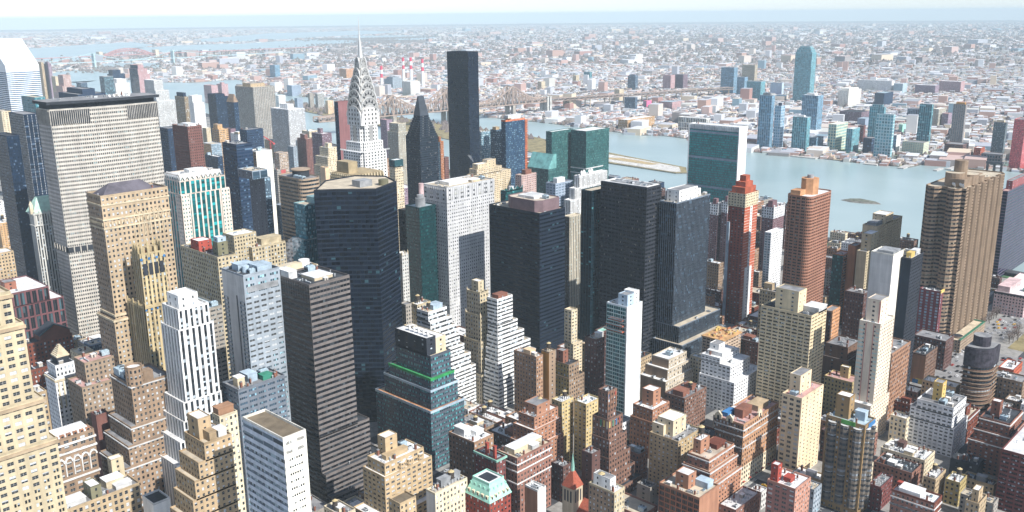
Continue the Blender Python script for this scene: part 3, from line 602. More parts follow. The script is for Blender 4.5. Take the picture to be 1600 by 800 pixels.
# far shore: riverside lawns, piers
mb=MB()
for P in ([(1968,905),(1985,905),(1985,1070),(1972,1080)],[(1972,760),(2002,760),(1998,890),(1972,890)],[(2030,640),(2075,650),(2070,690),(2028,688)],[(2080,1230),(2200,1240),(2180,1330),(2076,1310)]): mb.cap(P,.5)
kindof(mb.build('shore_lawn',SAND),'structure')
mb=MB()
for x,y,l,w_ in ((1940,702,60,14),(1985,622,50,12),(1975,560,75,12),(2005,470,60,16),(1990,430,80,10),(1945,760,30,30),(1950,900,22,60),(1955,640,40,8)): mb.box(x,y,-.2,x+l,y+w_,2.4)
kindof(mb.build('pier',plain('pier_concrete',(.5,.48,.45),.9)),'structure')
# Manhattan blocks as raised pavement slabs between the roads
AVN=[-700,-420,-95,75,228,383,540,695,911,1140]; AVW={75:30,228:25,383:42,540:23,695:30,911:30,1140:30}
def aw(a): return AVW.get(a,30)/2*.62
mb=MB(); ml=MB()
for i,a in enumerate(AVN):
    b=AVN[i+1] if i+1<len(AVN) else None
    for s in range(-14,62):
        v=45+s*80.5; wd=9 if s not in (0,8,23) else 14
        y0=v+wd/2+1; y1=v+80.5-(9 if s+1 not in (0,8,23) else 14)/2-1
        if b is None:
            # up to the shore
            xs=None
            for p,q in zip(WSH,WSH[1:]):
                if p[1]<=v<=q[1]: xs=p[0]+(q[0]-p[0])*(v-p[1])/(q[1]-p[1])
            if xs is None: continue
            x0,x1=a+aw(a),xs-22
        else: x0,x1=a+aw(a),b-aw(b)
        if a==540 and s in(-1,0,1) : pass
        if x1-x0<5: continue
        mb.box(x0,y0,.1,x1,y1,.25)
    # lane dashes and stop lines
    for v in np.arange(-900,1400,9.):
        for k in (-1,0,1): ml.quad((a+k*3.3-.12,v,.13),(a+k*3.3+.12,v,.13),(a+k*3.3+.12,v+4,.13),(a+k*3.3-.12,v+4,.13))
    for s in range(-12,20):
        v=45+s*80.5
        for sg in (-1,1):
            for q in range(9):
                x=a-aw(a)+1+q*(2*aw(a)-2)/8; y=v+sg*(7.5 if s not in(0,8) else 10); ml.quad((x-.35,y-1.5,.13),(x+.35,y-1.5,.13),(x+.35,y+1.5,.13),(x-.35,y+1.5,.13))
kindof(mb.build('pavement',PAVE),'structure'); kindof(ml.build('road_marking',LINE),'structure')
# riverside motorway in green and grey
mb=MB(); 
for p,q in zip(WSH[1:6],WSH[2:7]):
    mb.bar((p[0]-14,p[1],4.5),(q[0]-14,q[1],4.5),15,0,1.)
kindof(mb.build('riverside_road',ASPH),'structure')
mb=MB()
for p,q in zip(WSH[1:6],WSH[2:7]): mb.bar((p[0]-28,p[1],.6),(q[0]-28,q[1],.6),9,0,.8)
kindof(mb.build('riverside_lawn',plain('park_green',(.1,.2,.09),.95,.3,.1)),'structure')
# tunnel approach plaza at the right edge
mb=MB(); mb.cap([(795,160),(925,160),(925,236),(1165,236),(1165,259),(790,262)],.27); kindof(mb.build('tunnel_road',plain('worn_asphalt',(.27,.265,.26),.9,.2,.08)),'structure')
mb=MB(); mb.cap([(945,170),(1100,170),(1100,226),(945,226)],.29); kindof(mb.build('tunnel_verge',GRASS),'structure')

# ------------------------------------------------------------------ the buildings: plan rectangles (u0,v0,u1,v1,top) in metres, top tier first
DATA=[
dict(n='office_tower',l='navy glass tower cut off by the photo edge, behind the maroon gridded block',t=[(357.2, 1093.5, 370.4, 1133.5, 195)],st=('navy/c','navy/c'),roof='d'),
dict(n='office_tower',l='dark blue tower with thin pale vertical lines beside the wide concrete slab',t=[(476.4, 1380.2, 498.6, 1436.0, 190)],st=('navy/vl','navy/vl'),roof='g'),
dict(n='office_tower',l='small teal glass box just under the slanted white roofed tower',t=[(552.6, 1541.5, 568.0, 1597.3, 200)],st=('tealg/c','tealg/c'),roof='t'),
dict(n='office_building',l='cream framed block with big dark windows at the photo edge below the slanted tower',t=[(582.5, 1790.3, 598.5, 1820.3, 160)],st=('cream/p2','cream/p2'),roof='g'),
dict(n='office_tower',l='pale ornate tower with a green pyramid roof hidden behind the concrete slab',t=[(339.6, 995.0, 379.6, 1007.0, 125)],st=('palest/v','palest/v'),roof='t',x='helms'),
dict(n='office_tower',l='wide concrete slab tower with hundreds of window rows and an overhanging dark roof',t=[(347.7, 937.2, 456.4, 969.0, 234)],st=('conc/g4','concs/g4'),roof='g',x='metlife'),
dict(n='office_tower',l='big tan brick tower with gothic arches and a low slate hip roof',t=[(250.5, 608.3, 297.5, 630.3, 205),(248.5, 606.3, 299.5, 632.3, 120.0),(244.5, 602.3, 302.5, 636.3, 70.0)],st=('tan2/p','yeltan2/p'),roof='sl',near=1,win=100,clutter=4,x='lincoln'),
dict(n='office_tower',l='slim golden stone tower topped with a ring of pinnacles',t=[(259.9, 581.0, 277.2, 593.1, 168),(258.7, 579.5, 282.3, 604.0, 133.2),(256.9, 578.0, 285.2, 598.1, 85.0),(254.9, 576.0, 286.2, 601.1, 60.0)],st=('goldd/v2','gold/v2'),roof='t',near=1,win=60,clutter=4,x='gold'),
dict(n='office_tower',l='white tower with bold black vertical stripes and stepped base',t=[(244.6, 503.8, 264.6, 523.8, 150),(243.1, 502.8, 266.1, 524.8, 138.0),(241.1, 502.3, 266.6, 526.8, 92.0),(239.6, 501.8, 266.6, 527.8, 80.0),(235.6, 500.8, 267.6, 529.8, 68.0),(231.6, 500.3, 267.6, 531.8, 54.0)],st=('white/vb','white/vb'),roof='w',f=[('bulk',0.12, 0.15, 0.75, 0.85, 8, 'white')],near=1,rows=1,clutter=9,x='striped'),
dict(n='office_tower',l='huge yellow tan stone tower cut off at the bottom photo corner with arched windows',t=[(120.2, 438.2, 135.3, 468.2, 200),(118.2, 436.2, 138.0, 468.2, 185.3),(116.9, 434.9, 141.3, 468.2, 148.0),(115.5, 433.5, 144.0, 468.2, 126.7)],st=('yeltan/p','yeltan/p2'),roof='t',near=1,win=90,clutter=5,x='yelstrip'),
dict(n='office_building',l='brown brick office block with white arcade carving and a white hip roof',t=[(173.6, 544.3, 202.7, 554.1, 75)],st=('brown3/p','brownt/p2'),roof='w',near=1,win=90,clutter=4,x='hip'),
dict(n='office_building',l='low maroon gridded block with tall dark windows and a snowy flat roof',t=[(249.3, 890.3, 308.1, 945.3, 75),(249.3, 890.3, 320.1, 945.3, 62.0)],st=('maroon/mg','maroon/mg'),roof='w',f=[('bulk',0.45, 0.3, 0.62, 0.55, 7, 'brick')],clutter=5),
dict(n='office_building',l='tan stone building top with cornice peeking over the maroon gridded block',t=[(285.0, 974.8, 309.2, 994.8, 95)],st=('tan/p','tan/p'),roof='w'),
dict(n='brick_building',l='dark red brick building with a dark gabled roof and pediment',t=[(245.2, 773.7, 281.1, 789.0, 62),(241.2, 765.7, 281.1, 789.0, 40.0)],st=('dred/p','dred/p'),roof='d',near=1,clutter=4,x='gable'),
dict(n='office_building',l='white crowned dark office building with a stepped pyramid roof',t=[(224.2, 657.2, 237.4, 672.8, 80),(221.7, 654.2, 237.4, 672.8, 72.0)],st=('whiteb/p','whiteb/p'),roof='d',near=1,clutter=4,x='pyr'),
dict(n='office_building',l='tan brick office block with a pink terrace roof',t=[(228.3, 614.3, 260.9, 632.1, 92),(222.3, 608.3, 242.9, 632.1, 78.0)],st=('tan2/p','tan2/p'),roof='p',near=1,win=80,clutter=10),
dict(n='office_building',l='brown stepped office building with white ledges and a round topped turret',t=[(221.6, 527.9, 247.3, 556.2, 102),(217.4, 525.3, 247.3, 556.2, 76.8),(213.2, 522.7, 247.3, 556.2, 66.4),(209.0, 520.6, 247.3, 556.2, 53.8)],st=('brownt/p','brownt/p'),roof='g',near=1,win=100,clutter=4,ledge='pale',x='stepbrown'),
dict(n='loft_building',l='tan loft building seen from above, its grey roof full of sheds and machines',t=[(165.4, 500.8, 208.1, 516.9, 52)],st=('tan/pa','tan/pa'),roof='g',f=[('bulk',0.36, 0.1, 0.5, 0.75, 8, 'olive'),('bulk',0.62, 0.45, 0.86, 0.95, 5, 'cream'),('bulk',0.7, 0.15, 0.92, 0.5, 2.5, 'pale'),('bulk',0.05, 0.2, 0.3, 0.7, 3, 'pale'),('bulk',0.8, 0.97, 0.97, 1.3, 13, 'yeltan')],near=1,win=40,clutter=17),
dict(n='office_building',l='plain white box with a dark sunken roof at the bottom edge',t=[(205.0, 477.8, 215.2, 492.1, 48)],st=('white/n','white/n'),roof='d',near=1),
dict(n='apartment_tower',l='tan brick tower climbing in many small terraces beside the white striped tower',t=[(201.7, 402.7, 217.1, 422.9, 112),(197.7, 402.7, 217.1, 422.9, 103.0),(194.7, 402.7, 217.1, 422.9, 94.0),(192.7, 402.7, 217.1, 422.9, 84.0),(189.7, 402.7, 217.1, 422.9, 74.0),(186.7, 402.7, 217.1, 422.9, 62.0)],st=('oltan/p','oltan/p'),roof='t',f=[('bulk',0.1, 0.35, 0.55, 0.9, 11, 'oltan'),('bulk',0.25, 0.05, 0.5, 0.4, 5, 'oltan'),('bulk',0.6, 0.1, 0.9, 0.4, 4, 'pale')],near=1,win=100,clutter=9),
dict(n='office_tower',l='slim pale yellow tower with a dark rooftop shed behind the terraced tan tower',t=[(225.7, 430.0, 236.5, 438.0, 110)],st=('paley/p','paley/p'),roof='d',f=[('bulk',0.05, 0.2, 0.9, 0.95, 4.5, 'rust')],near=1,win=50,clutter=4),
dict(id='darkbrown',n='office_tower',l='dark brown office tower with ribbon windows, steaming roof and wide stepped podium',t=[(319.6, 476.9, 351.3, 514.5, 154),(319.6, 476.9, 361.4, 514.5, 48.6),(319.6, 472.4, 369.2, 514.5, 22.8),(319.6, 467.9, 373.7, 514.5, 8.0)],st=('dkbrown/b','dkbrown2/b'),roof='d',f=[('bulk',0.02, 0.62, 0.22, 0.98, 5, 'pale'),('bulk',0.3, 0.2, 0.75, 0.6, 2, 'cream')],near=1,rows=1,crown=10.1,clutter=10),
dict(n='office_tower',l='grey office tower with a blank white side wall and a louvred roof box',t=[(292.7, 509.3, 319.6, 535.8, 160)],st=('whitegw/n','greyl/g3'),roof='d',f=[('bulk',0.45, 0.1, 0.85, 0.5, 4, 'bluepale'),('bulk',0.2, 0.55, 0.6, 0.85, 4, 'bluepale')],near=1,win=70,crown=13,clutter=4,x='whitegrey'),
dict(n='office_building',l='low dark grey block with ribbon windows and rooftop machinery',t=[(270.1, 487.9, 303.9, 506.9, 95)],st=('grey2/b2','grey2/b2'),roof='g',f=[('bulk',0.1, 0.3, 0.25, 0.6, 6, 'cream'),('bulk',0.35, 0.4, 0.55, 0.9, 5, 'bluepale'),('bulk',0.6, 0.2, 0.8, 0.5, 3, 'green')],near=1,clutter=10),
dict(n='office_building',l='grey tan office block with deep bay windows and a pale blue roof',t=[(336.6, 650.1, 352.7, 689.1, 96)],st=('greytan/b2','greytan/b2'),roof='bl',near=1,clutter=5),
dict(n='office_building',l='low cream roofed block with a white drum behind the steaming tower',t=[(334.4, 543.3, 372.9, 555.4, 145)],st=('cream/n','cream/n'),roof='t',clutter=4,x='drum'),
dict(n='office_building',l='long yellow brick block with a red shed and grey tank house on the roof',t=[(372.9, 687.2, 390.2, 750.2, 125)],st=('yeltan/pv','yeltan/pv'),roof='d',f=[('bulk',0.05, 0.5, 0.75, 0.72, 9, 'redp'),('bulk',0.3, 0.12, 0.85, 0.25, 11, 'olive'),('bulk',0.35, 0.13, 0.8, 0.24, 15, 'bluepale')],near=1,win=60,clutter=10),
dict(n='office_building',l='yellow brick block with pale arched windows and a dark round stair tower',t=[(430.9, 729.7, 466.3, 749.3, 115)],st=('yeltan/pv','yeltan/pv'),roof='w',f=[('bulk',0.35, 0.2, 0.95, 0.8, 6, 'yeltan')],near=1,win=40,clutter=13),
dict(n='office_building',l='yellow brick block with two flat white roofs behind the dark stair tower',t=[(416.9, 735.8, 439.9, 754.6, 128)],st=('yeltan/p','yeltan/p'),roof='w',clutter=2),
dict(n='office_tower',l='beige and teal glass tower with a crown of white gables',t=[(396.5, 786.1, 438.2, 812.7, 180),(395.5, 784.6, 441.2, 813.7, 175.0),(395.0, 784.1, 444.2, 814.7, 163.0)],st=('bankw/bk','bankw/bk'),roof='w',x='gables'),
dict(n='office_tower',l='square red brown tower with small punched windows and a white roof',t=[(572.3, 1099.4, 591.7, 1139.5, 185)],st=('rbrown/p','rbrown/p'),roof='w',f=[('bulk',0.3, 0.2, 0.8, 0.7, 3, 'white')],clutter=10),
dict(n='office_tower',l='dark slate tower hidden partly behind the red brown punched tower',t=[(647.2, 1303.8, 677.2, 1331.7, 160)],st=('navyg/v','navyg/v'),roof='g'),
dict(n='office_tower',l='navy slab tower with blank top storeys behind the grey glass tower',t=[(522.7, 900.2, 542.4, 929.5, 185)],st=('navyg/c2','navyg/c2'),roof='g',crown=11,clutter=6),
dict(n='office_tower',l='grey concrete core tower with a bright glass front',t=[(501.8, 837.3, 520.0, 865.8, 165),(514.8, 835.8, 522.0, 865.8, 157.0)],st=('slate/s','glassl/c'),roof='t',crown=7,clutter=4),
dict(n='office_tower',l='tower with a blank cream white end wall and tanks on the roof',t=[(639.0, 1053.0, 662.9, 1076.0, 150)],st=('brownt/b2','whitec/n'),roof='w',clutter=4),
dict(n='office_building',l='small navy banded block in the distance under the wide grey apartment tower',t=[(847.1, 1421.0, 879.9, 1443.7, 130)],st=('navyg/b','navyg/b'),roof='g',clutter=4),
dict(n='office_tower',l='tan banded tower with curved corners and a dark round penthouse',t=[(506.6, 755.5, 530.0, 801.2, 165)],st=('bandt/b','bandt/b'),roof='g',x='curved'),
dict(n='office_building',l='teal glass building with a stepped beige roof tucked beside the black faceted tower',t=[(415.9, 619.2, 445.9, 634.5, 172),(411.9, 617.2, 447.9, 634.5, 144.0)],st=('tealg/c','tealg/c'),roof='t',f=[('bulk',0.35, 0.0, 1, 0.8, 5, 'tealg')]),
dict(n='office_tower',l='black faceted office tower with a beige angled roof',t=[(414.1, 548.5, 453.9, 600.6, 191)],st=('black/o','black/o'),roof='t',x='oct'),
dict(n='office_tower',l='thin maroon slab tower behind the steel crowned skyscraper',t=[(767.3, 1045.5, 788.0, 1054.2, 205)],st=('navyg/c','rosebr/n'),roof='g'),
dict(n='apartment_tower',l='black apartment ziggurat narrowing to a steep wedge top',t=[(820.5, 938.9, 853.2, 968.0, 160)],st=('zigbk/bz','zigbk/bz'),roof='d',x='ziggu'),
dict(n='apartment_tower',l='tall plain black glass monolith before the long steel bridge',t=[(1037.9, 1066.0, 1060.7, 1114.8, 262)],st=('blackgl/c','blackgl/c'),roof='d'),
dict(n='office_tower',l='pale grey concrete tower with a ribbed top and small square windows',t=[(611.6, 662.5, 679.3, 698.4, 153)],st=('palegr/p3','palegr/p3'),roof='t',f=[('bulk',0.2, 0.3, 0.6, 0.7, 3, 'white'),('bulk',0.62, 0.2, 0.8, 0.5, 2, 'cream')],near=1,crown=13.4,clutter=13),
dict(n='apartment_building',l='beige stepped apartment building rising behind the pale grey punched tower',t=[(935.5, 947.3, 988.3, 963.3, 100),(930.5, 947.3, 1008.3, 963.3, 92.0)],st=('beige/r','beige/r'),roof='t',f=[('bulk',0.1, 0.2, 0.5, 0.9, 7, 'beige'),('bulk',0.5, 0.3, 0.85, 0.9, 11, 'beige')],clutter=4),
dict(n='office_tower',l='dark green glass tower with a scalloped open crown',t=[(724.9, 689.5, 753.2, 697.5, 130)],st=('greeng/c','greeng/c'),roof='g',x='wave'),
dict(n='apartment_tower',l='pinkish beige apartment tower with brick roof hut above the plum topped tower',t=[(919.7, 844.2, 950.2, 856.1, 105)],st=('pinkb/r','pinkb/r'),roof='t',f=[('bulk',0.35, 0.2, 0.75, 0.8, 6, 'brick')]),
dict(n='apartment_tower',l='unfinished blue glass tower with orange netting and a white top crane deck',t=[(1095.6, 1040.3, 1142.3, 1050.4, 150)],st=('blueg/c','blueg/c'),roof='g',f=[('bulk',0.15, 0.1, 0.8, 0.9, 9, 'pale'),('bulk',0.15, 0.1, 0.3, 0.5, 4, 'yel')],x='netting'),
dict(n='apartment_tower',l='blue glass tower standing just before the orange netted tower',t=[(1117.2, 1083.4, 1131.3, 1097.0, 130)],st=('bluegd/c','bluegd/c'),roof='t',f=[('bulk',0.2, 0.2, 0.8, 0.8, 5, 'tan')]),
dict(n='apartment_tower',l='pale patchwork glass tower between the black monolith and the blue glass neighbour',t=[(1111.6, 1113.0, 1133.5, 1121.0, 125)],st=('paleglass/c','paleglass/c'),roof='t',clutter=4),
dict(n='hotel_tower',l='green glass tower with a slanted shoulder, next to its taller looking twin',t=[(1010.3, 867.7, 1059.7, 878.7, 154)],st=('greenpl/c','greenpl/c'),roof='w',x='slant'),
dict(n='hotel_tower',l='green glass tower crossed by two pale bands',t=[(1047.2, 833.5, 1102.1, 862.3, 154)],st=('greenpl/c','greenpl/c'),roof='w',x='bands'),
dict(n='office_building',l='blue grey block with a white roof tank below the slant shouldered green tower',t=[(901.2, 767.3, 936.6, 783.8, 105)],st=('bluegr/g3','bluegr/g3'),roof='g',f=[('bulk',0.2, 0.2, 0.65, 0.6, 6, 'white')]),
dict(n='office_building',l='white building with strong vertical ribs and satellite dishes on top',t=[(921.4, 744.2, 981.4, 752.8, 115),(911.4, 743.2, 983.4, 752.8, 100.0),(901.4, 742.2, 985.4, 752.8, 86.0)],st=('white/v','white/v'),roof='w',x='dishes'),
dict(n='office_tower',l='black banded tower wearing a plum octagonal penthouse',t=[(626.5, 552.7, 663.5, 618.4, 140)],st=('black/bd','black/bd'),roof='t',near=1,rows=1,clutter=4,x='plum'),
dict(n='office_tower',l='teal black glass tower squeezed beside the black ring roofed tower',t=[(687.0, 539.0, 725.0, 552.3, 154)],st=('tealbk/cv','tealbk/cv'),roof='t'),
dict(n='office_tower',l='black office tower with an open white ring on the roof',t=[(690.4, 477.8, 713.1, 530.9, 164)],st=('black2/bg','black2/bg'),roof='g',near=1,crown=10.8,clutter=4,x='ring'),
dict(n='office_tower',l='black tower with fine white vertical stripes, white roof box and low wings',t=[(706.7, 456.1, 765.3, 474.3, 150),(706.7, 448.2, 781.2, 474.3, 32.1),(702.2, 441.4, 781.2, 474.3, 16.3)],st=('blackn/vs','blackn/vs'),roof='t',f=[('bulk',0.12, 0.1, 0.65, 0.85, 11, 'white'),('bulk',0.6, 0.3, 0.85, 0.7, 7, 'white')],near=1,clutter=10),
dict(n='office_tower',l='wide green glass slab with a blank white marble end wall by the river',t=[(1217.1, 681.3, 1239.6, 767.9, 155)],st=('greenun/bu','marble/n'),roof='w',clutter=3,x='un'),
dict(n='apartment_tower',l='slim red brick tower with a white stripe, cream top and red stepped cap',t=[(831.7, 455.0, 858.0, 474.1, 140)],st=('redb/r','redo/lr'),roof='w',near=1,clutter=4,x='redcap'),
dict(n='apartment_building',l='purple brown apartment block with white topmost storeys beside the pinstriped tower',t=[(1021.6, 596.9, 1035.8, 610.0, 80)],st=('purpbr/r','purpbr/r'),roof='p',x='whitetop'),
dict(n='apartment_building',l='purple brown block with a white gothic top just beside the red stepped cap tower',t=[(1022.1, 583.6, 1036.4, 591.9, 85)],st=('purpbr/r','purpbr/r'),roof='p',x='whitetop'),
dict(n='apartment_building',l='purple brown block with white gothic top standing before the river',t=[(1027.4, 522.8, 1055.6, 538.3, 85)],st=('purpbr/r','purpbr/r'),roof='p',x='whitetop'),
dict(n='apartment_tower',l='broad red brown tower with rounded balcony bays and a drum on top',t=[(801.6, 370.8, 847.8, 396.4, 152)],st=('redbr/bal','redbr/bal'),roof='w',near=1,clutter=4,x='bays'),
dict(n='apartment_building',l='white apartment slab with teal balconies beside the rounded bay brown tower',t=[(946.6, 482.9, 975.8, 490.9, 75)],st=('tealw/bal','whiteb/r'),roof='w'),
dict(n='apartment_tower',l='beige apartment tower with a blank end wall and stepped top before the river',t=[(926.9, 355.7, 993.7, 371.1, 105)],st=('beige/n','beige/bal2'),roof='g',f=[('bulk',0.3, 0.0, 0.6, 0.9, 9, 'beige'),('bulk',0.05, 0.2, 0.3, 0.8, 3, 'grey')],clutter=6),
dict(n='apartment_tower',l='yellow balcony tower right behind the blank white slab',t=[(894.1, 351.5, 922.9, 361.4, 85)],st=('yeltan/n','yeltan/bal2'),roof='g',f=[('bulk',0.3, 0.0, 1, 1, 17, 'yeltan')]),
dict(n='apartment_building',l='orange red brick block with flat hut between the rounded tower and yellow balconies',t=[(909.8, 369.4, 927.3, 377.4, 85)],st=('orange/n','orange/n'),roof='g'),
dict(n='apartment_building',l='green glazed block with orange brick edges at the foot of the rounded bay tower',t=[(903.9, 378.9, 922.7, 390.6, 75)],st=('greeng/c','orange/bgo'),roof='p',clutter=3),
dict(n='apartment_tower',l='tall blank white slab wall joined to a dark windowed front',t=[(746.0, 271.0, 768.0, 289.6, 125)],st=('whitegw/n','whitec/n'),roof='w',f=[('bulk',0.2, 0.1, 0.9, 0.8, 2, 'grey')],near=1,clutter=5),
dict(n='apartment_tower',l='black windowed tower front behind the blank white slab',t=[(762.4, 262.1, 789.8, 270.1, 120)],st=('black/n','black2/r'),roof='w',f=[('bulk',0.2, 0.3, 0.5, 0.8, 4, 'yel'),('bulk',0.6, 0.3, 0.95, 0.9, 4, 'pale')],near=1,clutter=7),
dict(id='corin',n='apartment_tower',l='massive tan tower made of many rounded bays with drums on top',t=[(907.4, 268.9, 1029.3, 289.6, 157)],st=('tanbr/bal','tanbr/bal'),roof='t',near=1,clutter=4,x='corin'),
dict(n='hospital',l='navy and pink banded block cut by the photo edge near the river',t=[(1187.4, 305.6, 1309.5, 314.0, 110)],st=('navyp/bq','navyp/bq'),roof='p',f=[('bulk',0.15, 0.1, 0.8, 0.9, 10, 'maroonr')]),
dict(n='hospital',l='low pink stone building with green dome beyond the round bayed tower',t=[(1053.6, 241.4, 1149.2, 271.7, 24)],st=('pinkst/p','pinkst/p'),roof='w',f=[('bulk',0.05, 0.55, 0.5, 0.95, 6, 'pinkst')],clutter=6,x='dome'),
dict(n='apartment_building',l='small pale blue and maroon block with a yellow roof edge',t=[(893.5, 276.8, 914.6, 296.5, 58)],st=('maroonb/balb','maroonb/balb'),roof='w',f=[('bulk',-0.03, -0.03, 1.03, 0.02, 2, 'yel')],near=1,clutter=10),
dict(n='apartment_tower',l='large pale yellow balcony tower with a yellow roof house',t=[(653.1, 294.9, 680.1, 338.0, 90)],st=('yelc/bal3','yelc/bal3'),roof='d',f=[('bulk',0.1, 0.3, 0.6, 0.75, 17, 'yelc'),('bulk',0.45, 0.0, 1, 0.3, 4, 'pale')],near=1,rows=1,clutter=9,x='yel61'),
dict(n='apartment_tower',l='very slim cream tower with pink stripes and teal corner windows',t=[(654.3, 242.0, 681.0, 257.8, 95),(647.7, 240.9, 683.2, 260.0, 32.4)],st=('creamp/s','creamp/r'),roof='w',f=[('bulk',0.2, 0.2, 0.75, 0.85, 17, 'creamp')],near=1,win=60,clutter=4,x='slim'),
dict(n='apartment_tower',l='beige slab tower with paired windows and a tall roof shaft',t=[(564.0, 257.0, 597.8, 271.7, 61)],st=('beiget/p2','beiget/rs'),roof='p',f=[('bulk',0.25, 0.4, 0.75, 0.95, 13, 'beiget')],near=1,win=100,clutter=4),
dict(n='apartment_tower',l='brown tower with glazed grey bays and blue roof tarps',t=[(543.9, 204.5, 560.0, 230.4, 64)],st=('tanbay/p2','tanbay/p2'),roof='bl',f=[('bulk',0.25, 0.5, 0.75, 0.85, 15, 'tanbay'),('bulk',0.5, 0.15, 0.8, 0.4, 6, 'bluepale')],near=1,clutter=13,x='bay64'),
dict(n='apartment_building',l='white brick apartment building with stepped top and a wrapped yellow tank tower',t=[(671.3, 190.0, 699.2, 216.1, 38),(671.3, 190.0, 699.2, 220.4, 31.5),(671.3, 187.9, 701.3, 223.7, 22.8)],st=('whiteb/bw','whiteb/bw'),roof='g',f=[('bulk',0.3, 0.45, 0.6, 0.7, 14, 'tankw')],near=1,win=100,clutter=10),
dict(n='apartment_building',l='brick apartment tower with curved white terraces and a dark roof',t=[(667.0, 151.2, 697.7, 170.9, 39),(664.7, 149.0, 699.9, 173.2, 31.1),(662.5, 146.8, 702.1, 175.4, 23.3)],st=('brickl/r','brickl/r'),roof='d',f=[('bulk',0.3, 0.5, 0.5, 0.8, 11, 'brick')],near=1,win=80,clutter=7,ledge='white'),
dict(n='apartment_building',l='dark red brick block with long white balconies at the photo edge',t=[(616.1, 114.5, 680.5, 142.5, 42)],st=('dredb/bal3','dredb/bal3'),roof='w',near=1,clutter=9),
dict(n='apartment_tower',l='far tan tower close against the slanted white roofed tower',t=[(1323.2, 3582.7, 1332.2, 3636.8, 165)],st=('tan/r','tan/r'),roof='t'),
dict(n='apartment_tower',l='far mauve tower seen over the teal glass box',t=[(1342.0, 3569.0, 1353.2, 3610.5, 160)],st=('mauve/r','mauve/r'),roof='t',f=[('bulk',0.2, 0.2, 0.8, 0.8, 6, 'mauve')]),
dict(n='apartment_tower',l='far cream tower left of the stepped rose topped tower',t=[(1249.7, 3278.1, 1260.2, 3310.6, 130)],st=('cream/r','cream/r'),roof='w'),
dict(n='apartment_tower',l='far stepped tower with a rose coloured top',t=[(1226.9, 3153.6, 1251.4, 3194.9, 140),(1218.9, 3147.6, 1259.4, 3200.9, 105.0),(1212.9, 3143.6, 1267.4, 3204.9, 85.0)],st=('pinkb/r','pinkb/r'),roof='p'),
dict(n='office_tower',l='flat navy block just over the roof of the wide concrete slab',t=[(672.5, 1653.6, 694.7, 1718.7, 200),(660.5, 1643.6, 708.7, 1726.7, 192.0)],st=('navyg/n','navyg/n'),roof='g'),
dict(n='apartment_tower',l='far blue grey glass tower by the river bend',t=[(1417.5, 3489.6, 1440.7, 3529.0, 90)],st=('bluegr/c','bluegr/c'),roof='g'),
dict(n='apartment_tower',l='far grey glass tower beside a tan chimney',t=[(1279.6, 2968.1, 1310.4, 3000.8, 140)],st=('greyl/c','greyl/c'),roof='t'),
dict(n='apartment_tower',l='far white stepped tower in front of the water',t=[(1352.8, 3042.9, 1385.0, 3080.9, 125),(1344.8, 3037.9, 1393.0, 3085.9, 112.0)],st=('white/r','white/r'),roof='w'),
dict(n='apartment_tower',l='far dark glass tower peeping behind the white stepped tower',t=[(1540.8, 3489.5, 1570.0, 3527.7, 130),(1536.8, 3485.5, 1584.0, 3531.7, 115.0)],st=('navyg/c','navyg/c'),roof='g'),
dict(n='apartment_tower',l='far rose brick tower with a dark glass back',t=[(1399.9, 2980.7, 1419.3, 3035.6, 170),(1396.9, 2977.7, 1429.3, 3038.6, 158.0),(1396.9, 2974.7, 1435.3, 3038.6, 140.0)],st=('navyg/c','rose/r'),roof='p'),
dict(n='apartment_tower',l='broad white tower rising over the end of the wide concrete slab',t=[(1290.3, 2655.1, 1318.1, 2716.0, 140),(1290.3, 2650.1, 1332.1, 2716.0, 110.0),(1290.3, 2645.1, 1348.1, 2716.0, 80.0)],st=('white/v','white/v'),roof='w'),
dict(n='office_tower',l='slim tan pillared tower with a dark cube on top',t=[(999.7, 1921.5, 1008.8, 1964.7, 150)],st=('tan/v','tan/v'),roof='d',f=[('bulk',0.15, 0.15, 0.85, 0.85, 9, 'navy')]),
dict(n='apartment_building',l='white windowed block beside the dark cube topped tower',t=[(1329.4, 2509.1, 1359.5, 2531.4, 100),(1329.4, 2504.1, 1363.5, 2535.4, 80.0)],st=('white/r','white/r'),roof='w'),
dict(n='apartment_tower',l='far pinkish tower, nearer to the white block, by the island shore',t=[(1802.5, 3247.5, 1829.2, 3304.8, 68)],st=('rose/r','rose/r'),roof='p'),
dict(n='apartment_tower',l='far pinkish tower by the island shore behind the navy slab',t=[(1876.7, 3302.2, 1904.3, 3340.7, 66)],st=('rose/r','rose/r'),roof='p',f=[('bulk',0.3, 0.3, 0.7, 0.7, 6, 'rose')]),
dict(n='office_tower',l='flat dark navy slab without visible windows',t=[(1014.0, 1814.2, 1036.6, 1846.2, 160),(1014.0, 1812.2, 1045.6, 1846.2, 154.0)],st=('navy/c','navy/c'),roof='d'),
dict(n='office_tower',l='dark tower with a brown pyramid top beside the plain navy slab',t=[(1001.4, 1720.2, 1011.7, 1747.7, 150)],st=('navyg/c','navyg/c'),roof='d',x='peak'),
dict(n='apartment_tower',l='wide grey tan apartment slab with dark balcony columns',t=[(1282.2, 2103.3, 1346.2, 2189.2, 145)],st=('greytan/bal2','greytan/bal2'),roof='t',f=[('bulk',0.15, 0.3, 0.8, 0.75, 8, 'tan')]),
dict(n='apartment_tower',l='white ribbed apartment tower with a white roof box',t=[(1153.7, 1756.3, 1197.3, 1824.7, 120)],st=('whiteb/v','whiteb/v'),roof='w',f=[('bulk',0.3, 0.3, 0.65, 0.75, 10, 'white')]),
dict(n='apartment_building',l='plum brick apartment block with dark roof hut before the maroon slab',t=[(1040.5, 1474.7, 1063.0, 1508.2, 100)],st=('plum/r','plum/r'),roof='w',f=[('bulk',0.3, 0.4, 0.55, 0.7, 9, 'plum')]),
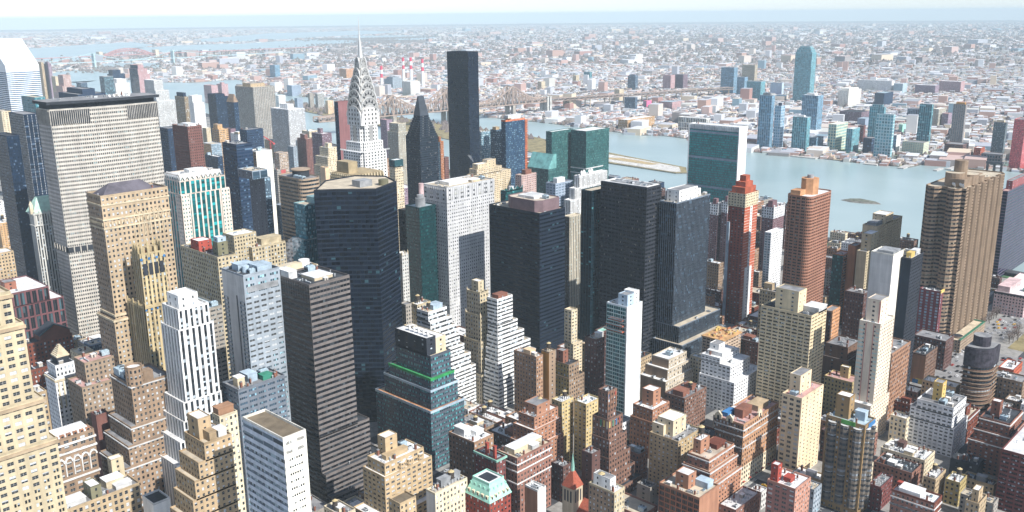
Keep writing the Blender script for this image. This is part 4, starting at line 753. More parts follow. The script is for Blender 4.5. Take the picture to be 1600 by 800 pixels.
dict(n='apartment_building',l='cream stepped apartment building left of the steel crowned skyscraper',t=[(932.4, 1305.4, 951.3, 1331.3, 100),(926.4, 1300.4, 957.3, 1336.3, 85.0),(922.4, 1297.4, 960.3, 1336.3, 70.0)],st=('cream/r','cream/r'),roof='w',f=[('bulk',0.3, 0.3, 0.7, 0.7, 7, 'cream')]),
dict(n='apartment_building',l='reddish brown stepped block in the haze beside the plum brick block',t=[(1087.8, 1598.4, 1106.6, 1630.3, 75)],st=('rbrown/r','rbrown/r'),roof='t',f=[('bulk',0.2, 0.3, 0.6, 0.8, 9, 'rbrown')]),
dict(n='apartment_building',l='small grey white block under the white ribbed apartment tower',t=[(1066.8, 1615.0, 1076.1, 1635.8, 60)],st=('greyl/r','greyl/r'),roof='w'),
dict(n='construction_site',l='concrete frame under construction with red netting and a crane',t=[(958.6, 1499.4, 978.3, 1516.6, 70)],st=('concr/bal','concr/bal'),roof='g',x='crane'),
dict(n='apartment_building',l='orange and white apartment block behind the red brown punched tower',t=[(865.2, 1578.5, 886.3, 1609.0, 90)],st=('orangel/r','paleb/c'),roof='t'),
dict(n='apartment_building',l='tan orange brick block with square roof hut',t=[(907.9, 1622.0, 928.4, 1648.3, 110)],st=('orangel/b2','orangel/b2'),roof='t',f=[('bulk',0.1, 0.3, 0.6, 0.9, 9, 'orangel')]),
dict(n='apartment_building',l='small cream block above the orange white block',t=[(1053.3, 1937.8, 1069.2, 1955.0, 75)],st=('cream/r','cream/r'),roof='w'),
dict(n='apartment_building',l='windowless plum coloured block in front of the brown peaked tower',t=[(927.6, 1613.6, 938.6, 1634.8, 110)],st=('plum/n','plum/n'),roof='d'),
dict(n='apartment_building',l='bright white low block beside the plum coloured block',t=[(915.8, 1566.8, 934.9, 1594.3, 105)],st=('white/s','white/s'),roof='w',f=[('bulk',0.0, 0.0, 0.4, 0.5, 4, 'cream')]),
dict(n='office_building',l='low navy block with vents between the red brown and navy towers',t=[(755.0, 1360.6, 764.1, 1401.3, 100)],st=('navyg/c','navyg/c'),roof='w',clutter=3),
dict(n='office_building',l='small peach coloured box left of the steel crowned skyscraper',t=[(838.8, 1185.8, 846.8, 1199.3, 90)],st=('peach/n','peach/n'),roof='t'),
dict(n='apartment_tower',l='cream tower with glass columns right of the steel crowned skyscraper',t=[(1102.5, 1321.2, 1121.1, 1347.0, 125),(1099.5, 1318.2, 1124.1, 1350.0, 110.0)],st=('creamg/v','creamg/v'),roof='t'),
dict(n='office_tower',l='cream gridded tower under a dark teal top beside the steel crowned skyscraper',t=[(754.3, 913.8, 768.3, 925.4, 130)],st=('cream/pg','cream/pg'),roof='g',f=[('bulk',0.0, 0.0, 1, 1, 9, 'tealdk')]),
dict(n='apartment_building',l='mauve brick apartment block just before the long steel bridge',t=[(1333.2, 1637.5, 1350.1, 1660.3, 90)],st=('mauve/r','mauve/r'),roof='p'),
dict(n='apartment_tower',l='narrow tower with red edge and pale glass beside the black ziggurat',t=[(1059.0, 1161.1, 1067.9, 1174.1, 110)],st=('paleglass/c','orange/r'),roof='p',f=[('bulk',0.2, 0.2, 0.6, 0.8, 8, 'orange')]),
dict(n='office_tower',l='dark green glass slab half hidden by the pale grey punched tower',t=[(586.8, 676.2, 608.8, 697.5, 135)],st=('greendk/c','greendk/c'),roof='bl',x='roundtank'),
dict(n='office_tower',l='narrow dark brown tower strip beside the black faceted tower',t=[(600.1, 714.6, 610.1, 724.7, 125)],st=('dkbrown/c','dkbrown/c'),roof='d'),
dict(n='church_tower',l='thin ornate white stone turret squeezed beside the black faceted tower',t=[(544.5, 654.7, 552.5, 662.7, 100)],st=('palest/p','palest/p'),roof='w',x='pinn'),
dict(n='office_building',l='dark stepped office block with green, white and orange terrace roofs',t=[(408.0, 463.5, 427.4, 502.2, 84),(405.0, 460.8, 427.9, 507.6, 68.6),(403.6, 459.7, 430.1, 511.8, 60.5),(400.6, 457.0, 433.5, 519.0, 46.1)],st=('slateblk/g2','slateblk/g2'),roof='t',f=[('bulk',0.0, 0.1, 0.45, 1, 13, 'dark'),('bulk',0.45, 0.1, 0.95, 0.9, 11, 'cream')],near=1,rows=1,clutter=4,x='terr'),
dict(n='apartment_building',l='white terraced building with ribbon windows stepping towards the tan turret tower',t=[(465.9, 530.4, 486.2, 544.4, 88),(465.9, 528.2, 489.5, 544.4, 80.3),(465.9, 526.6, 492.8, 544.4, 72.5),(465.9, 524.9, 495.0, 544.4, 64.8),(465.9, 523.3, 498.3, 544.4, 54.9),(465.9, 521.6, 503.9, 544.4, 46.0),(463.6, 519.4, 507.2, 544.4, 35.0)],st=('white/b3','white/b3'),roof='t',f=[('bulk',0.4, 0.2, 0.9, 0.8, 4, 'bluepale')],near=1,clutter=4,tank=1),
dict(n='office_building',l='yellow tan block with a maroon water tank box behind the white terraces',t=[(489.7, 571.3, 505.1, 579.6, 80),(479.9, 564.7, 505.1, 579.6, 62.5)],st=('yeltan/p','yeltan/p'),roof='w',clutter=3,tank=1),
dict(n='office_building',l='narrow grey brick block between the black faceted tower and yellow tan block',t=[(483.2, 578.7, 491.2, 586.7, 80)],st=('greytan/p','greytan/p'),roof='g'),
dict(n='office_tower',l='tan stone setback tower with tiny pinnacles and a square turret',t=[(514.4, 520.0, 524.3, 536.0, 95),(512.2, 517.8, 526.5, 536.0, 76.3),(510.0, 515.6, 527.6, 536.0, 54.4),(507.8, 513.4, 528.7, 536.0, 25.9)],st=('stone/p','yeltan/p'),roof='d',f=[('bulk',0.3, 0.3, 0.95, 0.8, 9, 'yeltan')],near=1,clutter=4,x='pinn'),
dict(n='office_building',l='white ziggurat office building with banded curving terraces',t=[(513.5, 499.2, 531.9, 510.9, 94),(513.5, 499.2, 537.7, 510.9, 72.0),(512.6, 498.2, 544.6, 511.2, 61.5),(511.6, 497.3, 551.6, 511.6, 51.1),(510.7, 496.4, 557.4, 511.9, 40.7),(509.8, 495.4, 563.1, 512.3, 30.3),(508.9, 494.5, 567.8, 512.6, 19.8)],st=('white/b3','white/b3'),roof='t',f=[('bulk',0.2, 0.2, 0.8, 0.8, 3, 'brick')],near=1,clutter=4,x='zig'),
dict(n='apartment_building',l='tan brick apartment block with carved white top windows by the ziggurat',t=[(507.4, 451.3, 515.4, 475.4, 58)],st=('tanbrk/p','tanbrk/p'),roof='w',f=[('bulk',0.1, 0.3, 0.9, 0.6, 4, 'peach')],near=1,win=60,clutter=13),
dict(n='apartment_building',l='narrow brown slab with orange edge attached by the carved top brick block',t=[(518.6, 447.7, 526.6, 455.8, 60)],st=('orangec/n','brownt/s'),roof='t',tank=1),
dict(n='apartment_building',l='yellow fronted brown block with stepped dark roof below the plum topped tower',t=[(537.3, 442.7, 550.3, 461.0, 45),(535.1, 440.6, 554.6, 464.2, 34.4)],st=('yelold/p','brownt/p'),roof='d',f=[('bulk',0.1, 0.4, 0.6, 0.8, 10, 'brick')],clutter=3),
dict(n='apartment_tower',l='dark chocolate brick tower with carved top corner',t=[(565.5, 437.0, 579.3, 449.1, 60)],st=('choc/p','choc/p'),roof='t',f=[('bulk',0.5, 0.2, 0.9, 0.6, 4, 'white')],near=1,win=40,clutter=5),
dict(n='apartment_building',l='brown block with a mint sloped roof behind the white blade tower',t=[(596.1, 454.5, 616.1, 462.5, 55)],st=('choc/p','choc/p'),roof='mint'),
dict(n='apartment_tower',l='white blade tower with a green glass front and red terraces',t=[(556.9, 400.8, 576.5, 420.7, 98)],st=('greenw/gl','marble2/n'),roof='w',f=[('bulk',0.15, 0.1, 0.6, 0.55, 9, 'bluepale'),('bulk',0.6, 0.1, 0.95, 0.6, 10, 'white')],near=1,clutter=4,x='blade'),
dict(n='apartment_building',l='tan topped brown building with white window rows and blank side',t=[(615.4, 399.0, 642.7, 415.8, 38),(610.7, 396.7, 646.2, 419.3, 30.9),(604.8, 394.3, 647.4, 421.6, 22.7)],st=('brownt/n','palest2/p'),roof='w',near=1,clutter=4,x='none'),
dict(n='apartment_building',l='white brick building with many stepped penthouses below the pinstriped tower',t=[(632.5, 360.9, 664.6, 378.5, 44),(632.5, 350.9, 664.6, 378.5, 39.6),(630.3, 345.4, 677.8, 378.5, 27.4)],st=('whiteb/bw','whiteb/bw'),roof='w',f=[('bulk',0.3, 0.4, 0.6, 0.9, 8, 'white'),('bulk',0.2, 0.1, 0.8, 0.9, 3, 'white')],near=1,win=60,clutter=10),
dict(n='construction_site',l='unfinished concrete building with a yellow and orange top deck',t=[(686.3, 389.3, 717.6, 410.8, 38)],st=('concr/bal','concr/bal'),roof='yel',x='deck'),
dict(n='apartment_building',l='cream apartment strip squeezed beside the plum topped black tower',t=[(583.4, 478.2, 591.4, 486.2, 72),(583.4, 476.0, 595.8, 486.2, 42.2)],st=('cream/bw','cream/bw'),roof='t'),
dict(n='office_tower',l='narrow tower with white vertical fins between two black towers',t=[(732.5, 604.1, 751.8, 612.1, 112)],st=('blackn/c','creamg/v'),roof='t'),
dict(n='apartment_building',l='brown brick corner block with a tan roofline and long white roof sheds',t=[(385.3, 397.4, 403.3, 422.0, 47)],st=('brown2/p','tanbrk/p'),roof='w',f=[('bulk',0.15, 0.5, 0.5, 0.9, 5, 'pale'),('bulk',0.5, 0.3, 0.9, 0.6, 3, 'white')],near=1,win=80,clutter=10),
dict(n='apartment_building',l='dark red brick wing with green copper cornice and two red chimneys',t=[(379.1, 371.1, 387.4, 390.7, 46)],st=('dredb/p','dredb/p'),roof='d',near=1,win=40,clutter=4,x='chimneys'),
dict(n='apartment_building',l='large red brown brick block with white bands and a cluttered white roof',t=[(389.1, 362.6, 422.1, 380.7, 46)],st=('brown3/p','rbrick/p'),roof='t',f=[('bulk',0.1, 0.3, 0.9, 0.75, 4, 'cream'),('bulk',0.5, 0.1, 0.7, 0.3, 3, 'pale')],near=1,win=100,clutter=23,ledge2='white'),
dict(n='mansard_building',l='red building under a mint green mansard roof with arched dormers',t=[(343.9, 342.9, 362.1, 362.9, 42)],st=('redb/p','redb/p'),roof='d',near=1,win=20,clutter=4,x='mansard'),
dict(n='apartment_building',l='orange tan apartment building with bay windows and a tall brick shaft',t=[(308.5, 394.8, 339.3, 411.1, 62),(306.3, 392.6, 343.8, 413.4, 55.3),(298.5, 387.0, 339.3, 414.5, 30.9)],st=('otan/r2','otan/r2'),roof='w',f=[('bulk',0.25, 0.5, 0.55, 0.95, 12, 'otan'),('bulk',0.15, 0.25, 0.7, 0.5, 3, 'otan')],near=1,win=100,clutter=12,x='baywin'),
dict(n='apartment_building',l='cream stone building with roof garden and a white blank side',t=[(319.5, 363.1, 345.5, 371.1, 50)],st=('whitegw/n','creamst/p'),roof='t',f=[('bulk',0.3, 0.4, 0.9, 0.9, 5, 'grey')],near=1,win=60,clutter=13,tank=1),
dict(n='apartment_building',l='square tan tower with an open roof pit at the bottom edge',t=[(291.6, 361.2, 303.4, 371.2, 56)],st=('otan/p','otan/p'),roof='pit',near=1,win=20),
dict(n='apartment_building',l='orange red brick stepped building with a black drainpipe',t=[(435.5, 389.3, 460.7, 404.3, 50),(432.2, 387.1, 461.8, 406.5, 42.3),(430.0, 384.9, 461.8, 407.6, 31.3)],st=('obrick/r','obrick/r'),roof='w',f=[('bulk',0.2, 0.15, 0.75, 0.95, 7, 'obrick')],near=1,win=90,clutter=12,tank=1),
dict(n='apartment_building',l='yellow brick block, nearer half of a pair with dark fire escape lines',t=[(464.5, 388.9, 477.3, 398.5, 52)],st=('ochre/r','ochre/r'),roof='w',near=1,win=60,clutter=9,tank=1),
dict(n='apartment_building',l='yellow brick block beside the bright stepped brick tower',t=[(473.4, 374.0, 489.5, 385.1, 52)],st=('ochre/r','ochre/r'),roof='w',near=1,win=60,clutter=10),
dict(n='apartment_tower',l='slim brown brick tower widening in steps, painted yellow and blue near its top',t=[(455.9, 342.0, 465.1, 350.0, 76),(454.2, 339.7, 469.8, 353.5, 57.2),(453.6, 338.5, 473.3, 353.5, 43.2),(452.4, 337.3, 476.2, 354.7, 30.2),(450.0, 336.1, 480.3, 355.9, 18.5),(447.7, 332.6, 485.0, 358.2, 8.0)],st=('brown3/p','brown3/p'),roof='d',near=1,win=80,clutter=10,x='paint'),
dict(n='apartment_building',l='tan corner building with bright white roof huts and arched top windows',t=[(401.3, 294.9, 411.6, 314.4, 42)],st=('brownt/p','yeltan/p'),roof='w',f=[('bulk',0.2, 0.25, 0.75, 0.9, 7, 'white')],near=1,win=50,clutter=9,tank=1),
dict(n='apartment_building',l='orange brick building stepping up to a square crown with white lid',t=[(522.5, 351.0, 544.2, 368.7, 38),(520.8, 349.3, 545.3, 369.8, 29.0)],st=('obrick/p','obrick/p'),roof='w',f=[('bulk',0.3, 0.25, 0.75, 0.8, 12, 'obrick')],near=1,win=80,clutter=7),
dict(n='apartment_building',l='low brick building with a pale cluttered roof under the white penthouse block',t=[(571.5, 354.8, 603.0, 373.6, 30)],st=('brown3/p','brown3/p'),roof='g',f=[('bulk',0.1, 0.2, 0.4, 0.7, 4, 'brick'),('bulk',0.6, 0.3, 0.8, 0.7, 4, 'brick')],near=1,clutter=13,tank=1),
dict(n='apartment_building',l='flat tan building with planted terraces around a cream penthouse',t=[(480.6, 301.9, 509.0, 324.9, 44)],st=('tanpl/r','tanpl/r'),roof='g',f=[('bulk',0.2, 0.35, 0.75, 0.9, 11, 'cream'),('bulk',0.1, 0.6, 0.4, 1, 7, 'cream'),('bulk',0.6, 0.5, 0.95, 0.95, 4, 'pale')],near=1,win=80,clutter=9,x='plants'),
dict(n='apartment_building',l='red brick building with stepped terraces and a grey water tank',t=[(468.9, 271.5, 499.6, 287.0, 46),(466.7, 269.3, 500.7, 289.2, 39.4),(464.4, 267.1, 502.9, 290.3, 30.5)],st=('rbrick/r','obrick/r'),roof='cr',f=[('bulk',0.15, 0.6, 0.5, 0.95, 9, 'obrick'),('bulk',0.55, 0.3, 0.9, 0.8, 3, 'dred')],near=1,win=100,clutter=7,ledge='pale',x='tanktop'),
dict(n='hotel',l='ornate brown brick hotel with pale stone bands and white lower storeys',t=[(529.1, 281.1, 579.4, 303.0, 46)],st=('brown2/p','obrick2/p'),roof='p',f=[('bulk',0.2, 0.3, 0.45, 0.6, 6, 'brick'),('bulk',0.1, 0.7, 0.3, 0.9, 3, 'blue'),('bulk',0.55, 0.2, 0.85, 0.6, 4, 'tan')],near=1,win=100,clutter=15,ledge2='pale',x='hotel'),
dict(n='apartment_building',l='orange brick slab with cream roof, steel cooling unit and brick stair hut',t=[(433.2, 256.0, 455.0, 284.6, 40)],st=('dkglass/bgo2','obrick/n'),roof='t',f=[('bulk',0.25, 0.4, 0.65, 0.72, 9, 'obrick'),('bulk',0.62, 0.1, 0.92, 0.4, 4, 'bluepale')],near=1,rows=1,clutter=10),
dict(n='apartment_building',l='small pink brick block with red stair tower and white roof',t=[(486.2, 221.2, 506.9, 240.0, 37)],st=('rbrick2/r2','pinkbr/p'),roof='w',f=[('bulk',0.1, 0.7, 0.35, 0.95, 11, 'redp'),('bulk',0.3, 0.35, 0.6, 0.6, 3, 'redp')],near=1,win=70,clutter=10),
dict(n='apartment_building',l='yellow brick block with a pink roof and yellow water tank hut',t=[(683.2, 270.3, 699.2, 293.8, 32)],st=('ochre/p','ochre/p'),roof='p',f=[('bulk',0.5, 0.3, 0.75, 0.6, 9, 'ochre')],near=1,clutter=5),
dict(n='office_building',l='long brown brick loft with tall pier windows beside the slim striped tower',t=[(701.0, 248.1, 739.9, 272.1, 57)],st=('orbr/pv','orbr/pv'),roof='g',f=[('bulk',0.1, 0.3, 0.5, 0.8, 6, 'obrick')],near=1,win=50,clutter=5),
dict(n='office_building',l='low brick building with a blank orange side wall and street mural',t=[(797.4, 253.2, 825.7, 265.3, 27)],st=('orbr2/n','brown2/p'),roof='d',near=1,clutter=9,x='mural'),
dict(n='apartment_building',l='long low brown building with flat grey roofs below the round bayed tower',t=[(842.6, 251.9, 864.6, 280.4, 28)],st=('choc/p','choc/p'),roof='g',clutter=4),
dict(n='apartment_building',l='small orange brick block with dark side behind the large yellow balcony tower',t=[(786.8, 336.7, 805.9, 344.7, 52)],st=('choc/p','orangel2/p'),roof='g'),
dict(n='apartment_building',l='dark brown block with tidy small windows beside the blank white slab',t=[(849.1, 332.6, 865.7, 351.6, 55)],st=('choc/p','choc/p'),roof='g',clutter=4),
dict(n='theatre',l='windowless stepped dark brick hall between yellow and slim towers',t=[(710.3, 287.3, 735.8, 306.7, 50),(707.2, 285.3, 742.0, 311.9, 39.6),(704.1, 284.2, 744.1, 315.0, 27.2)],st=('brown2/s','brown2/s'),roof='g',clutter=9),
dict(n='apartment_building',l='tan terraced block with rooftop greenery behind the large yellow balcony tower',t=[(784.1, 391.4, 796.9, 408.2, 60)],st=('tan/p','tan/p'),roof='g',f=[('bulk',0.4, 0.4, 0.8, 0.9, 6, 'tan')],clutter=4),
dict(n='office_tower',l='pale blue white office tower with ribbon windows and a brown sunken roof',t=[(206.0, 336.3, 218.3, 370.2, 135)],st=('bluewh/bl','whitec/bl2'),roof='pit',near=1,rows=1,crown=9),
dict(n='row_building',l='long low row with bright white roofs before the white stepped block',t=[(617.3, 189.1, 637.1, 219.8, 17)],st=('creamst/p','creamst/p'),roof='w',f=[('bulk',0.1, 0.3, 0.35, 0.5, 3, 'cream'),('bulk',0.5, 0.6, 0.8, 0.75, 4, 'choc')],near=1,win=30,clutter=26),
dict(n='row_building',l='low brick row with dark tar roofs beside the white roofed row',t=[(598.8, 190.7, 616.5, 217.1, 14)],st=('rbrick/p','rbrick/p'),roof='d',f=[('bulk',0.2, 0.5, 0.5, 0.7, 2.5, 'pale')],near=1,clutter=20),
dict(n='walk_up_building',l='dark red corner house with cluttered grey roof beside the brown glazed bay tower',t=[(560.1, 196.8, 580.5, 204.8, 17)],st=('dredb/p','dredb/p'),roof='g',near=1,win=24,clutter=13),
dict(n='apartment_building',l='red brick house with white cornice and long white roof shed at the bottom edge',t=[(549.7, 159.9, 563.1, 186.4, 24)],st=('rbrick/p','dred/p'),roof='w',f=[('bulk',0.1, 0.35, 0.8, 0.85, 3, 'white'),('bulk',0.6, 0.88, 0.8, 0.98, 3, 'redp')],near=1,win=60,clutter=17,ledge2='white'),
dict(n='walk_up_building',l='low building carrying the larger round water tank on a white roof',t=[(592.6, 173.4, 612.0, 181.4, 18)],st=('tan/p','tan/p'),roof='w',near=1,clutter=9,tank=1),
dict(n='walk_up_building',l='low tan building with planted roof edge and a smaller round water tank',t=[(600.8, 160.6, 614.7, 169.9, 17)],st=('yelold/p','yelold/p'),roof='w',near=1,clutter=9,tank=1),
dict(n='apartment_building',l='tan house with a square open topped roof room at the bottom edge',t=[(567.3, 139.3, 582.1, 147.3, 24)],st=('tan/p','tan/p'),roof='t',f=[('bulk',0.15, 0.2, 0.7, 0.7, 8, 'tan')],near=1,win=20,clutter=13),
dict(n='garage',l='black walled low garage with grey tar roof at the crossing',t=[(640.2, 161.2, 654.0, 179.4, 14)],st=('dark/s','dark/s'),roof='d',near=1,clutter=9),
dict(n='loft_building',l='cream loft with rows of windows left of the white stepped block',t=[(665.8, 220.0, 676.0, 232.4, 22)],st=('creamst/pv','creamst/pv'),roof='w',near=1,win=40,clutter=12),
dict(n='apartment_building',l='red brick building with pale cornice hugging the white stepped block',t=[(702.1, 187.6, 727.5, 201.6, 20)],st=('dred/pv','dred/pv'),roof='t',f=[('bulk',0.1, 0.2, 0.5, 0.6, 8, 'dred')],near=1,clutter=9,ledge='pale'),
dict(n='walk_up_building',l='dark red low building with grey roof beside the slim pink striped tower',t=[(716.6, 233.5, 724.8, 251.4, 12)],st=('dred/p','dred/p'),roof='g',f=[('bulk',0.4, 0.2, 0.8, 0.6, 4, 'dred')],near=1,clutter=10),
dict(n='apartment_building',l='narrow dark building with greenish railings left of the small church',t=[(429.4, 358.2, 437.4, 368.9, 26)],st=('choc/p','choc/p'),roof='g',near=1,win=30,clutter=10),
dict(n='apartment_building',l='plain dark brown brick block attached to the painted top brick tower',t=[(438.1, 340.8, 447.0, 349.5, 38)],st=('choc/s','choc/s'),roof='g',near=1,clutter=5),
dict(n='apartment_building',l='small red brick house with a white end wall and green terrace at the bottom edge',t=[(383.6, 340.5, 391.6, 351.2, 34)],st=('obrick/n','whitegw/n'),roof='w',near=1,clutter=7),
dict(n='walk_up_building',l='low grey green house in the gap beside the orange roofed slab',t=[(464.6, 312.1, 472.6, 323.0, 13)],st=('greytan/s','greytan/s'),roof='d',near=1,clutter=7),
dict(n='row_building',l='low row with bright white roofs at the bottom edge under the ornate hotel',t=[(475.9, 254.6, 507.1, 267.5, 14)],st=('rbrick/p','rbrick/p'),roof='w',near=1,clutter=23),
dict(n='walk_up_building',l='tiny pale house with rounded white roof beside the red stair tower block',t=[(510.3, 255.3, 518.3, 263.3, 12)],st=('whitegw/p','whitegw/p'),roof='w',near=1,clutter=4),
dict(n='walk_up_building',l='narrow grey white house between the red stair tower block and brown glazed bay tower',t=[(526.1, 226.7, 537.4, 234.7, 18)],st=('greyl/p','greyl/p'),roof='t',near=1,win=16,clutter=4),
dict(n='office_building',l='dull tan office wall with arched windows behind the white hip roofed block',t=[(194.1, 616.0, 202.6, 628.0, 80)],st=('oltan/pa','oltan/pa'),roof='w',near=1,win=20,clutter=5),
dict(n='office_building',l='red brick wing with a dark terrace below the gabled brick building',t=[(217.8, 700.2, 233.8, 710.2, 66)],st=('dred/p','dred/p'),roof='d',near=1,win=24,clutter=5),
dict(n='office_building',l='small red brick box with roof machines beside the brown stepped building',t=[(214.2, 569.1, 222.2, 577.1, 72)],st=('rbrown/n','rbrown/n'),roof='d',near=1,clutter=5),
dict(n='warehouse',l='low red shed with a white roof on the tunnel plaza at the edge',t=[(863.4, 198.8, 890.8, 211.4, 8)],st=('redo/p','redo/p'),roof='w',near=1,clutter=7),
dict(n='office_tower',l='tall lone teal glass tower with a stepped top across the river',t=[(3180.9, 1519.0, 3202.0, 1557.0, 197.9),(3178.8, 1515.1, 3204.1, 1560.9, 193.9),(3176.0, 1510.1, 3206.9, 1565.9, 186.9),(3173.9, 1506.3, 3209.0, 1569.7, 177.9)],st=('licg/lc','licg/lc'),roof='w'),
dict(n='apartment_tower',l='blue glass riverside tower, taller one of a touching pair',t=[(2028.2, 1054.7, 2042.4, 1087.2, 126.6)],st=('licb/lc','licb/lc'),roof='g',f=[('bulk',0.3, 0.2, 0.8, 0.8, 6, 'grey')]),
dict(n='apartment_tower',l='pale blue glass riverside tower, shorter one of a touching pair',t=[(2042.7, 1036.9, 2062.4, 1053.2, 102.5)],st=('licb/lg','licb/lg'),roof='w',f=[('bulk',0.2, 0.2, 0.5, 0.6, 7, 'navy')]),
dict(n='apartment_tower',l='teal glass riverside tower nearest the water below the lone teal tower',t=[(2043.0, 969.5, 2060.1, 1005.9, 79.9)],st=('licg/lc','licg/lc'),roof='w',f=[('bulk',0.3, 0.3, 0.7, 0.7, 4, 'white')]),
dict(n='apartment_tower',l='pale teal apartment tower with white roof cap behind the waterside teal tower',t=[(2295.0, 1064.1, 2326.5, 1107.3, 107.8)],st=('licb/lc','licb/lc'),roof='w',f=[('bulk',0.2, 0.3, 0.7, 0.8, 5, 'white')]),
dict(n='apartment_building',l='low blue glass block at the foot of the white capped teal tower',t=[(2087.9, 964.7, 2126.4, 986.9, 27.9)],st=('licb/lc','licb/lc'),roof='g'),
dict(n='apartment_tower',l='green and yellow framed glass block by the riverside lawn',t=[(2095.8, 921.5, 2158.5, 940.6, 62.2)],st=('licy/lg','licy/lg'),roof='w'),
dict(n='apartment_tower',l='green glass block beside the yellow framed glass block',t=[(2089.9, 879.8, 2131.3, 894.0, 55.4)],st=('licg/lc','licg/lc'),roof='w'),
dict(n='apartment_building',l='narrow dark red brick block behind the green glass block',t=[(2240.4, 918.4, 2258.6, 930.0, 46.1)],st=('dredb/r','dredb/r'),roof='g'),
dict(n='apartment_tower',l='teal glass tower with a sloped top behind the gridded teal tower',t=[(2238.7, 873.8, 2245.7, 898.9, 99.5),(2237.2, 868.4, 2247.2, 904.3, 94.5)],st=('licg/lc','licg/lc'),roof='g'),
dict(n='apartment_tower',l='gridded teal glass tower standing at the shore',t=[(2069.1, 781.2, 2079.1, 819.0, 95.9)],st=('licg/lg','licg/lg'),roof='w'),
dict(n='apartment_building',l='low dark blue block in front of the sloped teal tower',t=[(2099.1, 836.7, 2133.5, 856.9, 35.9)],st=('navyg/lc','navyg/lc'),roof='g'),
dict(n='apartment_building',l='small blue block with a white side next to the gridded teal tower',t=[(2154.0, 801.7, 2179.2, 811.7, 40.5)],st=('licb/lc','white/n'),roof='g'),
dict(n='apartment_tower',l='dark teal glass tower rising from a tan framed base',t=[(2330.1, 790.1, 2340.1, 819.9, 98.1)],st=('tealg/lc','tealg/lc'),roof='g'),
dict(n='apartment_building',l='tan framed long base block at the foot of the dark teal tower',t=[(2143.3, 736.3, 2177.2, 784.1, 29.5)],st=('licy/p2','licy/p2'),roof='g'),
dict(n='apartment_tower',l='brown balcony tower with an orange top across the river',t=[(2311.7, 708.0, 2321.7, 735.7, 104.2)],st=('licc/bal2','licc/bal2'),roof='g',f=[('bulk',0.1, 0.1, 0.8, 0.8, 5, 'orangec')]),
dict(n='apartment_building',l='low red brown base block below the orange topped tower',t=[(2178.3, 663.7, 2218.3, 702.9, 27.8)],st=('rbrown/b','rbrown/b'),roof='g'),
dict(n='apartment_tower',l='grey tower with a cream top by the old gantries',t=[(2203.9, 588.4, 2216.8, 613.3, 80.6)],st=('licc/c','licc/c'),roof='w',f=[('bulk',0.2, 0.2, 0.8, 0.8, 5, 'cream')]),
dict(n='apartment_building',l='long low grey framed block at the foot of the cream topped tower',t=[(2108.4, 564.9, 2143.2, 604.1, 22.4)],st=('licc/lg','licc/lg'),roof='g'),
dict(n='warehouse',l='small red brick block near the old gantries',t=[(2154.8, 619.1, 2182.3, 633.1, 27.3)],st=('redo/r','redo/r'),roof='w'),
dict(n='construction_site',l='red wrapped tower cut by the photo edge across the river',t=[(2081.4, 519.6, 2121.9, 541.2, 101.6)],st=('licr/c','licr/c'),roof='g'),
dict(n='office_tower',l='blue teal glass tower in the district behind the riverside towers',t=[(3349.9, 1914.5, 3378.8, 1973.4, 103.3)],st=('licb/lc','licb/lc'),roof='g'),
dict(n='office_tower',l='cream tower with antenna behind the back teal tower',t=[(3860.1, 2101.3, 3885.7, 2164.9, 85.0)],st=('cream/v','cream/v'),roof='w'),
dict(n='office_tower',l='pale blue block between the back teal tower and the cream back tower',t=[(3322.4, 1850.1, 3349.3, 1883.1, 69.4)],st=('licb/lc','licb/lc'),roof='g'),
dict(n='office_tower',l='wide teal banded glass block behind the river front',t=[(3137.6, 1679.9, 3171.4, 1737.5, 69.7)],st=('licg/lc','licg/lc'),roof='g'),
dict(n='office_building',l='flat pale blue grey box behind the touching riverside pair',t=[(3409.0, 1733.8, 3425.1, 1783.2, 46.8)],st=('bluepale/n','bluepale/n'),roof='w'),
dict(n='office_building',l='blue grey glass office block inland of the dark teal tower',t=[(2741.7, 964.2, 2764.4, 997.7, 44.1)],st=('bluegr/lc','bluegr/lc'),roof='g'),
dict(n='office_building',l='cream framed dark glass block inland of the orange topped tower',t=[(2728.3, 905.8, 2789.6, 921.7, 48.8)],st=('creamg/v','creamg/v'),roof='w'),
dict(n='apartment_building',l='mauve brick block beside the cream framed dark block',t=[(2745.4, 884.3, 2776.2, 901.8, 36.2)],st=('mauve/r','mauve/r'),roof='p'),
dict(n='factory',l='dark blue and rust factory block behind the sloped teal tower',t=[(3195.0, 1245.1, 3274.1, 1278.0, 45.4)],st=('navyg/p2','navyg/p2'),roof='bl'),
dict(n='warehouse',l='long white windowed warehouse far behind the riverside towers',t=[(3774.2, 1445.3, 3803.1, 1585.3, 45.1)],st=('white/p2','white/p2'),roof='w'),
dict(n='warehouse',l='pale blue shed at the end of the long white warehouse',t=[(3770.0, 1399.0, 3817.2, 1434.3, 37.2)],st=('paleglass/n','paleglass/n'),roof='w'),
dict(n='factory',l='mauve windowed factory, first of two long ones',t=[(3784.3, 1278.8, 3828.1, 1356.5, 34.1)],st=('mauve/p2','mauve/p2'),roof='w'),
dict(n='factory',l='rose windowed long factory beyond the mauve one',t=[(3931.7, 1232.1, 3978.7, 1315.0, 42.2)],st=('rose/p2','rose/p2'),roof='w'),
dict(n='factory',l='white stepped factory right of the lone teal tower',t=[(3135.8, 1343.9, 3213.7, 1371.9, 60.3),(3122.8, 1339.3, 3226.6, 1376.5, 54.3)],st=('whitec/p2','whitec/p2'),roof='w'),
dict(n='warehouse',l='dark brown low block behind the yellow framed glass block',t=[(2673.0, 1102.9, 2731.2, 1169.2, 31.8)],st=('plum/p','plum/p'),roof='d'),
dict(n='office_building',l='grey glass cube by the bridge approach',t=[(2554.7, 1826.1, 2567.6, 1869.6, 44.6)],st=('bluegr/lc','bluegr/lc'),roof='g'),
